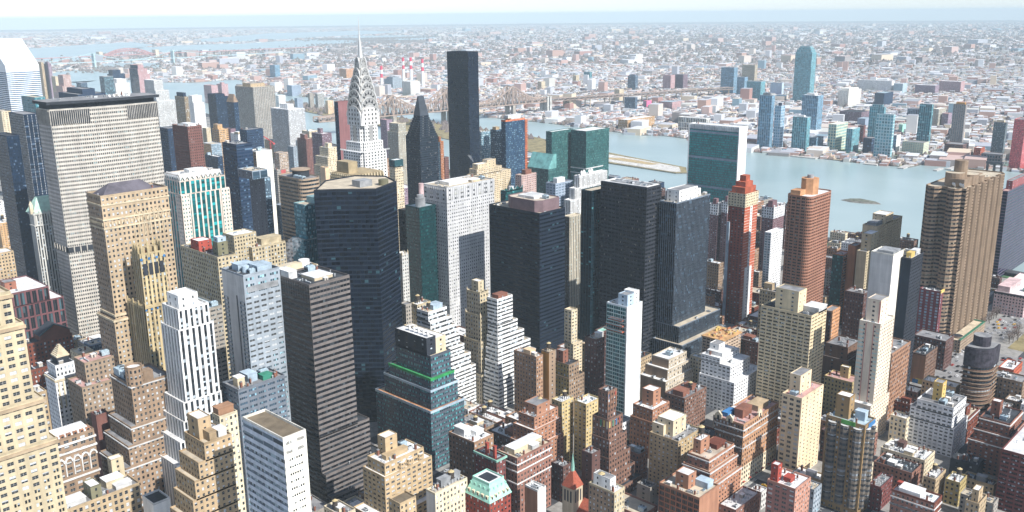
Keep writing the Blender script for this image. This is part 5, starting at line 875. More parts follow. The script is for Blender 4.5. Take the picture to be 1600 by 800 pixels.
dict(n='warehouse',l='bright pink sided block beside the grey glass cube',t=[(2667.7, 1857.9, 2696.7, 1872.6, 24.0)],st=('mauve/n','pinkh/n'),roof='g'),
dict(n='warehouse',l='pinkish brick warehouse with a teal roof edge',t=[(2665.8, 1752.1, 2719.1, 1807.5, 25.7)],st=('rose/p2','rose/p2'),roof='bl'),
dict(n='power_station',l='long orange brick building on the far shore',t=[(2100.3, 1525.2, 2232.3, 1557.5, 30.5)],st=('orangel/pv','orangel/pv'),roof='w'),
dict(n='warehouse',l='white gridded building behind the green riverside slab',t=[(2174.8, 1319.5, 2195.8, 1407.7, 41.6)],st=('whitec/mg','whitec/mg'),roof='w'),
dict(n='office_building',l='small teal block among far white roofs above the bridge',t=[(3456.0, 2734.3, 3473.9, 2770.0, 52.3)],st=('tealg/lc','tealg/lc'),roof='bl'),
dict(n='office_tower',l='grey teal tower among far white roofs',t=[(3251.0, 2329.4, 3264.8, 2356.8, 65.9),(3248.1, 2323.6, 3267.8, 2362.6, 60.9)],st=('bluegr/lc','bluegr/lc'),roof='bl'),
dict(n='apartment_building',l='rose red stepped block among far roofs',t=[(3364.0, 2222.8, 3397.5, 2262.2, 61.1)],st=('rose/r','rose/r'),roof='p'),
dict(n='apartment_building',l='plum grey block beside the far rose block',t=[(3424.1, 2199.0, 3460.0, 2240.4, 61.5)],st=('plum/r','plum/r'),roof='g'),
dict(n='apartment_building',l='pair of small cream slabs above the bridge approach',t=[(2763.4, 2046.4, 2791.3, 2069.5, 48.5)],st=('cream/r','cream/r'),roof='w'),
dict(n='office_tower',l='pale blue glass block far across the river, top left quarter',t=[(2776.7, 4322.7, 2807.7, 4372.4, 68.9)],st=('licb/lc','licb/lc'),roof='g'),
dict(n='apartment_building',l='grey housing slab across the river behind the ribbed apartment tower',t=[(2180.4, 3280.4, 2225.0, 3316.0, 43.6)],st=('bluegr/r','bluegr/r'),roof='w'),
dict(n='apartment_tower',l='grey brown housing tower, leftmost of a group before the black reflective slab',t=[(1910.7, 2766.9, 1927.9, 2776.9, 55.8)],st=('greytan/r','greytan/r'),roof='w'),
dict(n='apartment_tower',l='pale striped housing tower beside the grey brown one',t=[(1928.3, 2744.1, 1955.2, 2760.0, 53.5)],st=('palest/v','palest/v'),roof='w'),
dict(n='apartment_building',l='peach housing block near the steel crowned skyscraper',t=[(1845.3, 2570.8, 1868.8, 2585.1, 44.5)],st=('peach/r','peach/r'),roof='w'),
dict(n='apartment_building',l='peach brick housing far behind the steel crowned skyscraper',t=[(3001.3, 4001.8, 3052.6, 4061.4, 48.3)],st=('orangel2/r','orangel2/r'),roof='w'),
dict(n='apartment_building',l='blue grey slab in the housing group',t=[(1855.8, 2764.9, 1879.7, 2780.3, 41.9)],st=('bluegr/r','bluegr/r'),roof='g'),
dict(n='apartment_building',l='white slab half hidden by the ribbed apartment tower',t=[(1867.9, 2898.0, 1897.2, 2918.9, 43.1)],st=('white/r','white/r'),roof='w'),
dict(n='apartment_building',l='cream slab left of the bridge approach in the far roofs',t=[(3037.9, 2668.0, 3063.2, 2690.1, 34.8)],st=('cream/r','cream/r'),roof='w'),
dict(n='apartment_building',l='small beige tower left of the far small teal block',t=[(3356.3, 2734.8, 3379.1, 2754.3, 42.8)],st=('beige/r','beige/r'),roof='w'),
dict(n='factory',l='bright blue tank building beside the striped chimneys',t=[(2176.0, 2653.3, 2201.2, 2670.4, 29.8)],st=('blueg/v','blueg/v'),roof='bl'),
dict(n='power_station',l='grey power station block under the striped chimneys',t=[(2656.7, 3208.2, 2694.4, 3249.4, 54.6),(2648.6, 3199.3, 2702.5, 3258.2, 46.6)],st=('greyl/p2','greyl/p2'),roof='g'),
dict(n='power_station',l='pale power station block with sloped roof under the striped chimneys',t=[(2478.2, 2882.0, 2529.1, 2934.4, 58.3)],st=('palest/n','palest/n'),roof='w'),
dict(n='warehouse',l='blue roofed shed inland of the yellow framed glass block',t=[(2560.2, 1044.0, 2603.2, 1066.4, 27.0)],st=('bluegr/n','bluegr/n'),roof='bl'),
dict(n='warehouse',l='mint sided shed inland of the small white sided block',t=[(2538.8, 932.3, 2563.8, 942.3, 21.0)],st=('mint/n','mint/n'),roof='w'),
dict(n='apartment_house',l='mid height cream apartment house with grey roof in front of the dark brown office tower',t=[(281.7, 403.9, 292.3, 420.8, 36.0)],st=('creamst/p','creamst/p'),roof='g',g='low buildings filling the blocks',near=1,clutter=3,f=[('bulk',0.25, 0.3, 0.65, 0.6, 2.5, 'cream')],tank=1),
dict(n='apartment_house',l='small cream apartment house with grey roof showing left of the orange tan bay building',t=[(304.9, 418.0, 319.3, 440.4, 19.8)],st=('creamst/p','creamst/p'),roof='g',g='low buildings filling the blocks',near=1,clutter=3,f=[('bulk',0.25, 0.3, 0.65, 0.6, 3, 'pale')]),
dict(n='walk_up_building',l='low red brick walk-up with beige roof in front of the grey green house',c='walk-up',t=[(428.0, 293.4, 445.6, 321.5, 15.4)],st=('rbrick/p','rbrick/p'),roof='t',g='low buildings filling the blocks',near=1,clutter=6),
dict(n='apartment_house',l='small dull brown apartment house with grey roof showing left of the orange tan bay building',t=[(322.5, 417.3, 348.1, 441.5, 21.0)],st=('brownt/p','brownt/p'),roof='g',g='low buildings filling the blocks',near=1,clutter=4,f=[('bulk',0.25, 0.3, 0.65, 0.6, 2.5, 'brick')],tank=1),
dict(n='walk_up_building',l='low grey walk-up with grey roof in front of the dark brown office tower',c='walk-up',t=[(283.5, 454.3, 309.1, 484.2, 12.1)],st=('greytan/p','greytan/p'),roof='g',g='low buildings filling the blocks',near=1,clutter=4,f=[('bulk',0.25, 0.3, 0.65, 0.6, 3, 'brick')]),
dict(n='walk_up_building',l='low brown brick walk-up with grey roof showing left of the white banded brick block',c='walk-up',t=[(417.0, 411.3, 442.6, 441.5, 14.0)],st=('brown3/p','brown3/p'),roof='g',g='low buildings filling the blocks',near=1,clutter=6),
dict(n='apartment_house',l='small red brick apartment house with grey roof showing right of the painted top brick tower',t=[(486.0, 336.5, 496.6, 361.0, 21.0)],st=('rbrick/p','rbrick/p'),roof='g',g='low buildings filling the blocks',near=1,clutter=6,tank=1),
dict(n='walk_up_building',l='low tan walk-up with silver white roof behind the red stair tower block',c='walk-up',t=[(553.6, 234.0, 564.0, 255.3, 11.0)],st=('tan/p','tan/p'),roof='w',g='low buildings filling the blocks',near=1,clutter=4,f=[('bulk',0.25, 0.3, 0.65, 0.6, 3, 'pale')]),
dict(n='apartment_house',l='small chocolate brick apartment house with silver white roof showing left of the drainpipe brick building',t=[(443.0, 410.9, 460.6, 441.5, 22.0)],st=('choc/p','choc/p'),roof='w',g='low buildings filling the blocks',near=1,clutter=11,f=[('bulk',0.25, 0.3, 0.65, 0.6, 3, 'brick')]),
dict(n='walk_up_building',l='low grey walk-up with beige roof behind the open roof room house',c='walk-up',t=[(588.8, 136.4, 598.8, 156.5, 16.0)],st=('greytan/p','greytan/p'),roof='t',g='low buildings filling the blocks',near=1,clutter=11),
dict(n='apartment_house',l='small cream apartment house with beige roof showing right of the brown glazed bay tower',t=[(568.0, 212.3, 585.6, 239.6, 20.0)],st=('creamst/p','creamst/p'),roof='t',g='low buildings filling the blocks',near=1,clutter=4,tank=1),
dict(n='apartment_house',l='small tan brick apartment house with silver white roof showing left of the drainpipe brick building',t=[(461.0, 412.1, 471.6, 441.5, 27.0)],st=('tanbrk/p','tanbrk/p'),roof='w',g='low buildings filling the blocks',near=1,clutter=3),
dict(n='apartment_house',l='small white painted apartment house with grey roof showing left of the square crowned brick building',t=[(516.0, 373.2, 529.6, 403.7, 22.5)],st=('whiteb/p','whiteb/p'),roof='g',g='low buildings filling the blocks',near=1,clutter=3,f=[('bulk',0.25, 0.3, 0.65, 0.6, 2.5, 'cream')]),
dict(n='walk_up_building',l='low dull brown walk-up with grey roof behind the tan roofline block',c='walk-up',t=[(447.0, 453.6, 464.6, 481.8, 16.0)],st=('brownt/p','brownt/p'),roof='g',g='low buildings filling the blocks',near=1,clutter=8,f=[('bulk',0.25, 0.3, 0.65, 0.6, 3, 'cream')],tank=1),
dict(n='walk_up_building',l='low tan brick walk-up with grey roof behind the red terraced brick building',c='walk-up',t=[(550.6, 324.0, 558.5, 345.9, 12.0)],st=('tanbrk/p','tanbrk/p'),roof='g',g='low buildings filling the blocks',near=1,clutter=4),
dict(n='walk_up_building',l='low tan walk-up with black roof in front of the black garage',c='walk-up',t=[(623.7, 145.9, 633.7, 165.9, 11.0)],st=('tan/p','tan/p'),roof='d',g='low buildings filling the blocks',near=1,clutter=11,f=[('bulk',0.25, 0.3, 0.65, 0.6, 3.5, 'grey')]),
dict(n='apartment_house',l='small chocolate brick apartment house with black roof showing left of the brown glazed bay tower',t=[(602.3, 234.6, 616.3, 258.0, 24.0)],st=('choc/p','choc/p'),roof='d',g='low buildings filling the blocks',near=1,clutter=4),
dict(n='walk_up_building',l='low dark red walk-up with black roof showing right of the planted terrace building',c='walk-up',t=[(561.4, 323.4, 573.9, 340.1, 12.0)],st=('dred/p','dred/p'),roof='d',g='low buildings filling the blocks',near=1,clutter=3),
dict(n='walk_up_building',l='low red brick walk-up with silver white roof in front of the white ziggurat',c='walk-up',t=[(465.0, 454.1, 473.6, 485.2, 16.0)],st=('rbrick/p','rbrick/p'),roof='w',g='low buildings filling the blocks',near=1,clutter=6,tank=1),
dict(n='walk_up_building',l='low dark red walk-up with grey roof showing right of the ornate banded hotel',c='walk-up',t=[(585.0, 292.9, 610.6, 324.9, 12.0)],st=('dred/p','dred/p'),roof='g',g='low buildings filling the blocks',near=1,clutter=6,f=[('bulk',0.25, 0.3, 0.65, 0.6, 2.5, 'pale')]),
dict(n='walk_up_building',l='low chocolate brick walk-up with silver white roof in front of the white ziggurat',c='walk-up',t=[(474.0, 454.1, 484.6, 485.7, 16.5)],st=('choc/p','choc/p'),roof='w',g='low buildings filling the blocks',near=1,clutter=6,tank=1),
dict(n='walk_up_building',l='low red brick walk-up with grey roof showing right of the brown glazed bay tower',c='walk-up',t=[(628.3, 231.2, 640.6, 252.2, 16.5)],st=('rbrick/p','rbrick/p'),roof='g',g='low buildings filling the blocks',near=1,clutter=6,f=[('bulk',0.25, 0.3, 0.65, 0.6, 2.5, 'brick')]),
dict(n='walk_up_building',l='low orange brown walk-up with black roof showing right of the ornate banded hotel',c='walk-up',t=[(611.0, 293.4, 636.6, 319.6, 15.0)],st=('orbr/p','orbr/p'),roof='d',g='low buildings filling the blocks',near=1,clutter=6),
dict(n='walk_up_building',l='low grey walk-up with black roof showing left of the ornate banded hotel',c='walk-up',t=[(595.5, 326.4, 610.3, 343.2, 12.0)],st=('greytan/p','greytan/p'),roof='d',g='low buildings filling the blocks',near=1,clutter=3),
dict(n='walk_up_building',l='low tan brick walk-up with silver white roof showing right of the beige paired window tower',c='walk-up',t=[(630.0, 255.5, 638.6, 280.5, 18.0)],st=('tanbrk/p','tanbrk/p'),roof='w',g='low buildings filling the blocks',near=1,clutter=3,f=[('bulk',0.25, 0.3, 0.65, 0.6, 3.5, 'grey')]),
dict(n='walk_up_building',l='low white painted walk-up with beige roof in front of the white terraced building',c='walk-up',t=[(474.3, 495.8, 487.2, 515.4, 11.0)],st=('whiteb/p','whiteb/p'),roof='t',g='low buildings filling the blocks',near=1,clutter=6),
dict(n='apartment_house',l='small cream apartment house with silver white roof showing right of the tan topped brown building',t=[(654.6, 379.6, 662.5, 403.0, 30.0)],st=('creamst/p','creamst/p'),roof='w',g='low buildings filling the blocks',near=1,clutter=4,f=[('bulk',0.25, 0.3, 0.65, 0.6, 2.5, 'pale')]),
dict(n='apartment_house',l='small white painted apartment house with grey roof behind the curved terrace brick tower',t=[(747.0, 132.0, 768.6, 163.9, 24.0)],st=('whiteb/p','whiteb/p'),roof='g',g='low buildings filling the blocks',near=1,clutter=3,f=[('bulk',0.25, 0.3, 0.65, 0.6, 3.5, 'brick')]),
dict(n='walk_up_building',l='low grey walk-up with silver white roof behind the curved terrace brick tower',c='walk-up',t=[(750.3, 172.7, 763.2, 186.3, 16.0)],st=('greytan/p','greytan/p'),roof='w',g='low buildings filling the blocks',near=1,clutter=3),
dict(n='building',l='mid height cream building with beige roof behind the pink roofed block',t=[(265.8, 725.8, 278.2, 741.1, 60.0)],st=('cream/r','cream/r'),roof='t',g='low buildings filling the blocks',clutter=2),
dict(n='apartment_house',l='small tan apartment house with grey roof behind the chocolate brick tower',t=[(615.4, 470.4, 627.3, 492.0, 30.0)],st=('tan/p','tan/p'),roof='g',g='low buildings filling the blocks',near=1,clutter=4),
dict(n='apartment_house',l='small tan apartment house with silver white roof behind the white stepped block',t=[(747.0, 212.0, 760.6, 238.2, 24.0)],st=('tan/p','tan/p'),roof='w',g='low buildings filling the blocks',near=1,clutter=6),
dict(n='walk_up_building',l='low chocolate brick walk-up with silver white roof behind the white stepped block',c='walk-up',t=[(745.4, 240.4, 759.9, 255.7, 12.0)],st=('choc/p','choc/p'),roof='w',g='low buildings filling the blocks',near=1,clutter=6),
dict(n='walk_up_building',l='low dull brown walk-up with silver white roof behind the curved terrace brick tower',c='walk-up',t=[(765.5, 165.9, 777.5, 179.7, 18.0)],st=('brownt/p','brownt/p'),roof='w',g='low buildings filling the blocks',near=1,clutter=6),
dict(n='apartment_house',l='small brown brick apartment house with silver white roof behind the cream apartment strip',t=[(616.0, 495.2, 626.6, 522.0, 20.0)],st=('brown3/p','brown3/p'),roof='w',g='low buildings filling the blocks',near=1,clutter=6),
dict(n='building',l='mid height blue grey building with beige roof behind the pink roofed block',t=[(281.3, 738.7, 294.5, 752.1, 60.0)],st=('bluegr/c','bluegr/c'),roof='t',g='low buildings filling the blocks',clutter=2),
dict(n='apartment_house',l='small brown brick apartment house with silver white roof behind the white terraced building',t=[(550.0, 570.5, 567.6, 602.5, 33.8)],st=('brown3/p','brown3/p'),roof='w',g='low buildings filling the blocks',near=1,clutter=4),
dict(n='walk_up_building',l='low tan walk-up with black roof behind the tan topped brown building',c='walk-up',t=[(653.0, 453.9, 670.6, 480.2, 14.0)],st=('tan/p','tan/p'),roof='d',g='low buildings filling the blocks',near=1,clutter=6),
dict(n='apartment_house',l='small dull brown apartment house with grey roof in front of the red plaza shed',t=[(778.0, 171.3, 795.6, 200.0, 30.0)],st=('brownt/p','brownt/p'),roof='g',g='low buildings filling the blocks',near=1,clutter=11),
dict(n='apartment_house',l='small chocolate brick apartment house with grey roof showing left of the large yellow balcony tower',t=[(721.0, 373.6, 738.6, 403.2, 30.0)],st=('choc/p','choc/p'),roof='g',g='low buildings filling the blocks',near=1,clutter=11,f=[('bulk',0.25, 0.3, 0.65, 0.6, 3, 'brick')]),
dict(n='building',l='mid height grey building with silver white roof in front of the wide concrete slab',t=[(294.7, 786.8, 306.2, 802.3, 45.0)],st=('greytan/p','greytan/p'),roof='w',g='low buildings filling the blocks',clutter=2),
dict(n='apartment_house',l='small dark red apartment house with beige roof showing right of the yellow decked building',t=[(753.8, 399.9, 767.7, 421.6, 24.0)],st=('dred/p','dred/p'),roof='t',g='low buildings filling the blocks',near=1,clutter=4),
dict(n='building',l='mid height tan building with black roof showing right of the gabled brick building',t=[(291.4, 804.3, 303.5, 818.3, 45.0)],st=('tan/p','tan/p'),roof='d',g='low buildings filling the blocks',clutter=2),
dict(n='apartment_house',l='small grey apartment house with beige roof behind the tan greenery block',t=[(780.1, 409.4, 793.3, 424.1, 20.0)],st=('greytan/p','greytan/p'),roof='t',g='low buildings filling the blocks',near=1,clutter=4,tank=1),
dict(n='walk_up_building',l='low dull brown walk-up with silver white roof in front of the red stepped cap tower',c='walk-up',t=[(801.0, 409.8, 814.6, 441.5, 13.2)],st=('brownt/p','brownt/p'),roof='w',g='low buildings filling the blocks',near=1,clutter=3),
dict(n='apartment_house',l='small tan apartment house with silver white roof behind the cream apartment strip',t=[(708.9, 562.3, 723.2, 576.0, 24.8)],st=('tan/p','tan/p'),roof='w',g='low buildings filling the blocks',near=1,clutter=3),
dict(n='walk_up_building',l='low orange brown walk-up with beige roof showing right of the white pinstriped black tower',c='walk-up',t=[(783.0, 454.3, 800.6, 479.7, 18.0)],st=('orbr/p','orbr/p'),roof='t',g='low buildings filling the blocks',near=1,clutter=3,f=[('bulk',0.25, 0.3, 0.65, 0.6, 3, 'pale')]),
dict(n='building',l='low grey building with silver white roof showing left of the big gothic tan tower',t=[(322.5, 856.2, 348.1, 887.9, 18.0)],st=('greytan/p','greytan/p'),roof='w',g='low buildings filling the blocks',clutter=2),
dict(n='walk_up_building',l='low red brick walk-up with grey roof in front of the red stepped cap tower',c='walk-up',t=[(815.0, 416.8, 823.6, 441.5, 13.5)],st=('rbrick/p','rbrick/p'),roof='g',g='low buildings filling the blocks',near=1,clutter=6),
dict(n='walk_up_building',l='low brown brick walk-up with silver white roof in front of the red stepped cap tower',c='walk-up',t=[(824.0, 408.7, 849.6, 441.5, 16.0)],st=('brown3/p','brown3/p'),roof='w',g='low buildings filling the blocks',near=1,clutter=4),
dict(n='apartment_house',l='small orange brown apartment house with black roof behind the red stepped cap tower',t=[(815.1, 479.8, 824.3, 502.0, 30.0)],st=('orbr/p','orbr/p'),roof='d',g='low buildings filling the blocks',near=1,clutter=6,tank=1),
dict(n='walk_up_building',l='low dark red walk-up with silver white roof showing right of the white pinstriped black tower',c='walk-up',t=[(835.2, 482.4, 849.1, 505.3, 14.0)],st=('dred/p','dred/p'),roof='w',g='low buildings filling the blocks',near=1,clutter=6),
dict(n='apartment_house',l='small tan apartment house with silver white roof behind the rounded bay brown tower',t=[(891.0, 389.1, 898.6, 403.4, 30.0)],st=('tan/p','tan/p'),roof='w',g='low buildings filling the blocks',near=1,clutter=4,f=[('bulk',0.25, 0.3, 0.65, 0.6, 2.5, 'brick')]),
dict(n='walk_up_building',l='low dark red walk-up with beige roof behind the red stepped cap tower',c='walk-up',t=[(862.0, 453.7, 875.6, 478.9, 12.0)],st=('dred/p','dred/p'),roof='t',g='low buildings filling the blocks',near=1,clutter=3),
dict(n='apartment_house',l='small chocolate brick apartment house with grey roof behind the red stepped cap tower',t=[(853.0, 491.7, 861.6, 522.0, 24.0)],st=('choc/p','choc/p'),roof='g',g='low buildings filling the blocks',near=1,clutter=4),
dict(n='apartment_house',l='small dark red apartment house with beige roof showing left of the tan greenery block',t=[(876.0, 453.7, 897.6, 483.1, 24.0)],st=('dred/p','dred/p'),roof='t',g='low buildings filling the blocks',near=1,clutter=6,tank=1),
dict(n='apartment_house',l='small dark red apartment house with silver white roof behind the green glazed brick block',t=[(945.0, 392.7, 956.7, 413.5, 24.0)],st=('dred/p','dred/p'),roof='w',g='low buildings filling the blocks',near=1,clutter=6),
dict(n='apartment_house',l='small dull brown apartment house with silver white roof behind the white teal balcony slab',t=[(932.4, 487.6, 940.4, 508.7, 30.0)],st=('brownt/p','brownt/p'),roof='w',g='low buildings filling the blocks',near=1,clutter=4),
dict(n='apartment_house',l='small dull brown apartment house with silver white roof in front of the gothic topped block',t=[(923.0, 534.4, 933.6, 566.6, 33.8)],st=('brownt/p','brownt/p'),roof='w',g='low buildings filling the blocks',near=1,clutter=6),
dict(n='apartment_house',l='small grey apartment house with grey roof behind the rounded bay brown tower',t=[(983.7, 418.9, 996.4, 436.0, 30.0)],st=('greytan/p','greytan/p'),roof='g',g='low buildings filling the blocks',near=1,clutter=4),
dict(n='apartment_house',l='small tan apartment house with black roof behind the black windowed front',t=[(1031.0, 337.0, 1039.6, 361.0, 30.0)],st=('tan/p','tan/p'),roof='d',g='low buildings filling the blocks',near=1,clutter=6,f=[('bulk',0.25, 0.3, 0.65, 0.6, 3, 'pale')]),
dict(n='apartment_house',l='small red brick apartment house with black roof showing left of the massive round bayed tower',t=[(1056.7, 328.2, 1069.3, 351.8, 30.0)],st=('rbrick/p','rbrick/p'),roof='d',g='low buildings filling the blocks',near=1,clutter=6,f=[('bulk',0.25, 0.3, 0.65, 0.6, 2.5, 'pale')],tank=1),
dict(n='apartment_house',l='mid height tan brick apartment house with black roof in front of the riverside gothic block',t=[(992.0, 534.1, 1017.6, 564.3, 35.0)],st=('tanbrk/p','tanbrk/p'),roof='d',g='low buildings filling the blocks',near=1,clutter=3),
dict(n='apartment_house',l='small cream apartment house with silver white roof showing left of the massive round bayed tower',t=[(1084.7, 338.3, 1093.6, 359.6, 30.0)],st=('creamst/p','creamst/p'),roof='w',g='low buildings filling the blocks',near=1,clutter=3,f=[('bulk',0.25, 0.3, 0.65, 0.6, 3.5, 'grey')]),
dict(n='apartment_house',l='small brown brick apartment house with grey roof showing right of the rounded bay brown tower',t=[(1068.0, 453.8, 1081.6, 478.7, 24.0)],st=('brown3/p','brown3/p'),roof='g',g='low buildings filling the blocks',near=1,clutter=3),
dict(n='apartment_house',l='mid height chocolate brick apartment house with beige roof behind the riverside gothic block',t=[(1038.3, 544.5, 1051.7, 561.8, 35.0)],st=('choc/p','choc/p'),roof='t',g='low buildings filling the blocks',near=1,clutter=6),
dict(n='apartment_house',l='mid height dull brown apartment house with black roof behind the riverside gothic block',t=[(1053.5, 539.7, 1065.7, 561.9, 45.0)],st=('brownt/p','brownt/p'),roof='d',g='low buildings filling the blocks',near=1,clutter=6),
dict(n='apartment_house',l='small tan brick apartment house with black roof behind the green glazed brick block',t=[(1092.6, 467.0, 1103.4, 480.4, 30.0)],st=('tanbrk/p','tanbrk/p'),roof='d',g='low buildings filling the blocks',near=1,clutter=4),
dict(n='walk_up_building',l='low chocolate brick walk-up with grey roof showing right of the massive round bayed tower',c='walk-up',t=[(1152.0, 293.0, 1160.6, 317.1, 12.0)],st=('choc/p','choc/p'),roof='g',g='low buildings filling the blocks',near=1,clutter=6),
dict(n='walk_up_building',l='low orange brown walk-up with black roof behind the black windowed front',c='walk-up',t=[(1152.0, 373.4, 1162.6, 398.6, 18.0)],st=('orbr/p','orbr/p'),roof='d',g='low buildings filling the blocks',near=1,clutter=4,f=[('bulk',0.25, 0.3, 0.65, 0.6, 3, 'brick')],tank=1),
dict(n='apartment_house',l='mid height brown brick apartment house with grey roof behind the red stepped cap tower',t=[(1077.7, 565.9, 1092.2, 589.3, 60.0)],st=('brown3/p','brown3/p'),roof='g',g='low buildings filling the blocks',near=1,clutter=3,f=[('bulk',0.25, 0.3, 0.65, 0.6, 2.5, 'cream')]),
dict(n='apartment_house',l='small dark red apartment house with black roof behind the black windowed front',t=[(1166.1, 373.7, 1180.7, 395.5, 24.0)],st=('dred/p','dred/p'),roof='d',g='low buildings filling the blocks',near=1,clutter=6,f=[('bulk',0.25, 0.3, 0.65, 0.6, 2.5, 'brick')]),
dict(n='building',l='mid height blue grey building with grey roof behind the curved banded tower',t=[(667.4, 1044.2, 682.1, 1061.8, 75.0)],st=('bluegr/c','bluegr/c'),roof='g',g='low buildings filling the blocks',clutter=2),
dict(n='apartment_house',l='small white painted apartment house with silver white roof behind the black windowed front',t=[(1184.8, 374.7, 1193.7, 395.9, 30.0)],st=('whiteb/p','whiteb/p'),roof='w',g='low buildings filling the blocks',near=1,clutter=3),
dict(n='apartment_house',l='small cream apartment house with silver white roof behind the black windowed front',t=[(1179.0, 402.3, 1189.8, 419.3, 20.0)],st=('creamst/p','creamst/p'),roof='w',g='low buildings filling the blocks',near=1,clutter=6,f=[('bulk',0.25, 0.3, 0.65, 0.6, 2.5, 'grey')]),
dict(n='apartment_house',l='small white painted apartment house with silver white roof behind the orange red block',t=[(1156.2, 474.3, 1165.2, 489.1, 24.0)],st=('whiteb/p','whiteb/p'),roof='w',g='low buildings filling the blocks',near=1,clutter=4),
dict(n='apartment_house',l='small cream apartment house with black roof showing right of the rounded bay brown tower',t=[(1159.7, 493.9, 1174.5, 508.8, 20.0)],st=('creamst/p','creamst/p'),roof='d',g='low buildings filling the blocks',near=1,clutter=4,f=[('bulk',0.25, 0.3, 0.65, 0.6, 3, 'grey')]),
dict(n='apartment_house',l='small white painted apartment house with grey roof showing left of the blank ended beige tower',t=[(1171.6, 468.4, 1184.6, 490.2, 24.0)],st=('whiteb/p','whiteb/p'),roof='g',g='low buildings filling the blocks',near=1,clutter=3,tank=1),
dict(n='apartment_house',l='small brown brick apartment house with black roof behind the blank white slab',t=[(1196.4, 410.2, 1211.3, 431.8, 30.0)],st=('brown3/p','brown3/p'),roof='d',g='low buildings filling the blocks',near=1,clutter=6,tank=1),
dict(n='apartment_house',l='small cream apartment house with silver white roof behind the green glazed brick block',t=[(1179.3, 494.3, 1186.6, 515.5, 30.0)],st=('creamst/p','creamst/p'),roof='w',g='low buildings filling the blocks',near=1,clutter=3),
dict(n='apartment_house',l='small brown brick apartment house with grey roof showing left of the blank ended beige tower',t=[(1195.3, 469.2, 1202.4, 487.1, 30.0)],st=('brown3/p','brown3/p'),roof='g',g='low buildings filling the blocks',near=1,clutter=6),
dict(n='apartment_house',l='mid height chocolate brick apartment house with black roof behind the white teal balcony slab',t=[(1161.0, 572.1, 1178.6, 602.5, 60.0)],st=('choc/p','choc/p'),roof='d',g='low buildings filling the blocks',near=1,clutter=4,f=[('bulk',0.25, 0.3, 0.65, 0.6, 2.5, 'pale')]),
dict(n='apartment_house',l='mid height orange brown apartment house with silver white roof behind the riverside gothic block',t=[(1152.0, 614.9, 1177.6, 645.4, 60.0)],st=('orbr/p','orbr/p'),roof='w',g='low buildings filling the blocks',near=1,clutter=4),
dict(n='apartment_house',l='small orange brown apartment house with beige roof behind the orange red block',t=[(1210.0, 492.3, 1218.6, 522.0, 24.0)],st=('orbr/p','orbr/p'),roof='t',g='low buildings filling the blocks',near=1,clutter=3),
dict(n='building',l='mid height mauve building with silver white roof behind the cream gridded tower',t=[(845.0, 1017.7, 878.6, 1045.4, 75.0)],st=('mauve/r','mauve/r'),roof='w',g='low buildings filling the blocks',clutter=2),
dict(n='apartment_house',l='mid height grey apartment house with grey roof behind the riverside gothic block',t=[(1178.0, 615.2, 1203.6, 639.5, 60.0)],st=('greytan/p','greytan/p'),roof='g',g='low buildings filling the blocks',near=1,clutter=6),
dict(n='building',l='mid height red brown building with silver white roof behind the pinkish beige tower',t=[(1008.8, 886.4, 1017.3, 910.0, 60.0)],st=('rbrown/p','rbrown/p'),roof='w',g='low buildings filling the blocks',clutter=2),
dict(n='building',l='mid height orange tan building with silver white roof behind the navy edge tower',t=[(399.0, 1295.0, 418.6, 1327.0, 60.0)],st=('orangel/r','orangel/r'),roof='w',g='low buildings filling the blocks',near=1,clutter=6,tank=1),
dict(n='building',l='mid height plum building with silver white roof behind the white pinstriped black tower',t=[(1152.0, 731.0, 1177.6, 763.5, 60.0)],st=('plum/r','plum/r'),roof='w',g='low buildings filling the blocks',clutter=2),
dict(n='building',l='mid height cream building with black roof showing left of the blue grey block',t=[(1033.4, 894.2, 1043.2, 917.0, 60.0)],st=('cream/r','cream/r'),roof='d',g='low buildings filling the blocks',clutter=2),
dict(n='building',l='mid height chocolate building with grey roof behind the ring roofed black tower',t=[(1161.6, 776.5, 1171.2, 792.8, 60.0)],st=('choc/p','choc/p'),roof='g',g='low buildings filling the blocks',clutter=2),
dict(n='building',l='mid height white building with silver white roof showing left of the navy edge tower',t=[(419.0, 1360.3, 433.7, 1380.7, 75.0)],st=('whiteb/r','whiteb/r'),roof='w',g='low buildings filling the blocks',clutter=2),
dict(n='building',l='mid height navy building with grey roof behind the ring roofed black tower',t=[(1201.1, 806.5, 1212.7, 828.8, 60.0)],st=('navyg/b','navyg/b'),roof='g',g='low buildings filling the blocks',clutter=2),
dict(n='building',l='mid height tan brick building with grey roof behind the blue grey block',t=[(1104.2, 957.4, 1116.0, 975.3, 60.0)],st=('tanbrk/r','tanbrk/r'),roof='g',g='low buildings filling the blocks',clutter=2),
dict(n='building',l='mid height red brown building with beige roof behind the ring roofed black tower',t=[(1198.0, 856.2, 1213.6, 880.6, 60.0)],st=('rbrown/p','rbrown/p'),roof='t',g='low buildings filling the blocks',clutter=2),
dict(n='building',l='mid height blue grey building with grey roof behind the ring roofed black tower',t=[(1198.0, 893.1, 1213.6, 924.5, 60.0)],st=('bluegr/c','bluegr/c'),roof='g',g='low buildings filling the blocks',clutter=2),
dict(n='building',l='mid height tan building with black roof behind the pinkish beige tower',t=[(1156.8, 1017.6, 1164.2, 1031.0, 60.0)],st=('tan/p','tan/p'),roof='d',g='low buildings filling the blocks',clutter=2),
dict(n='building',l='mid height grey building with silver white roof behind the curved banded tower',t=[(829.8, 1307.8, 837.3, 1321.0, 75.0)],st=('greytan/p','greytan/p'),roof='w',g='low buildings filling the blocks',clutter=2),
dict(n='building',l='mid height orange tan building with silver white roof behind the orange netted tower',t=[(1153.7, 1042.0, 1166.8, 1063.4, 75.0)],st=('orangel/r','orangel/r'),roof='w',g='low buildings filling the blocks',clutter=2),
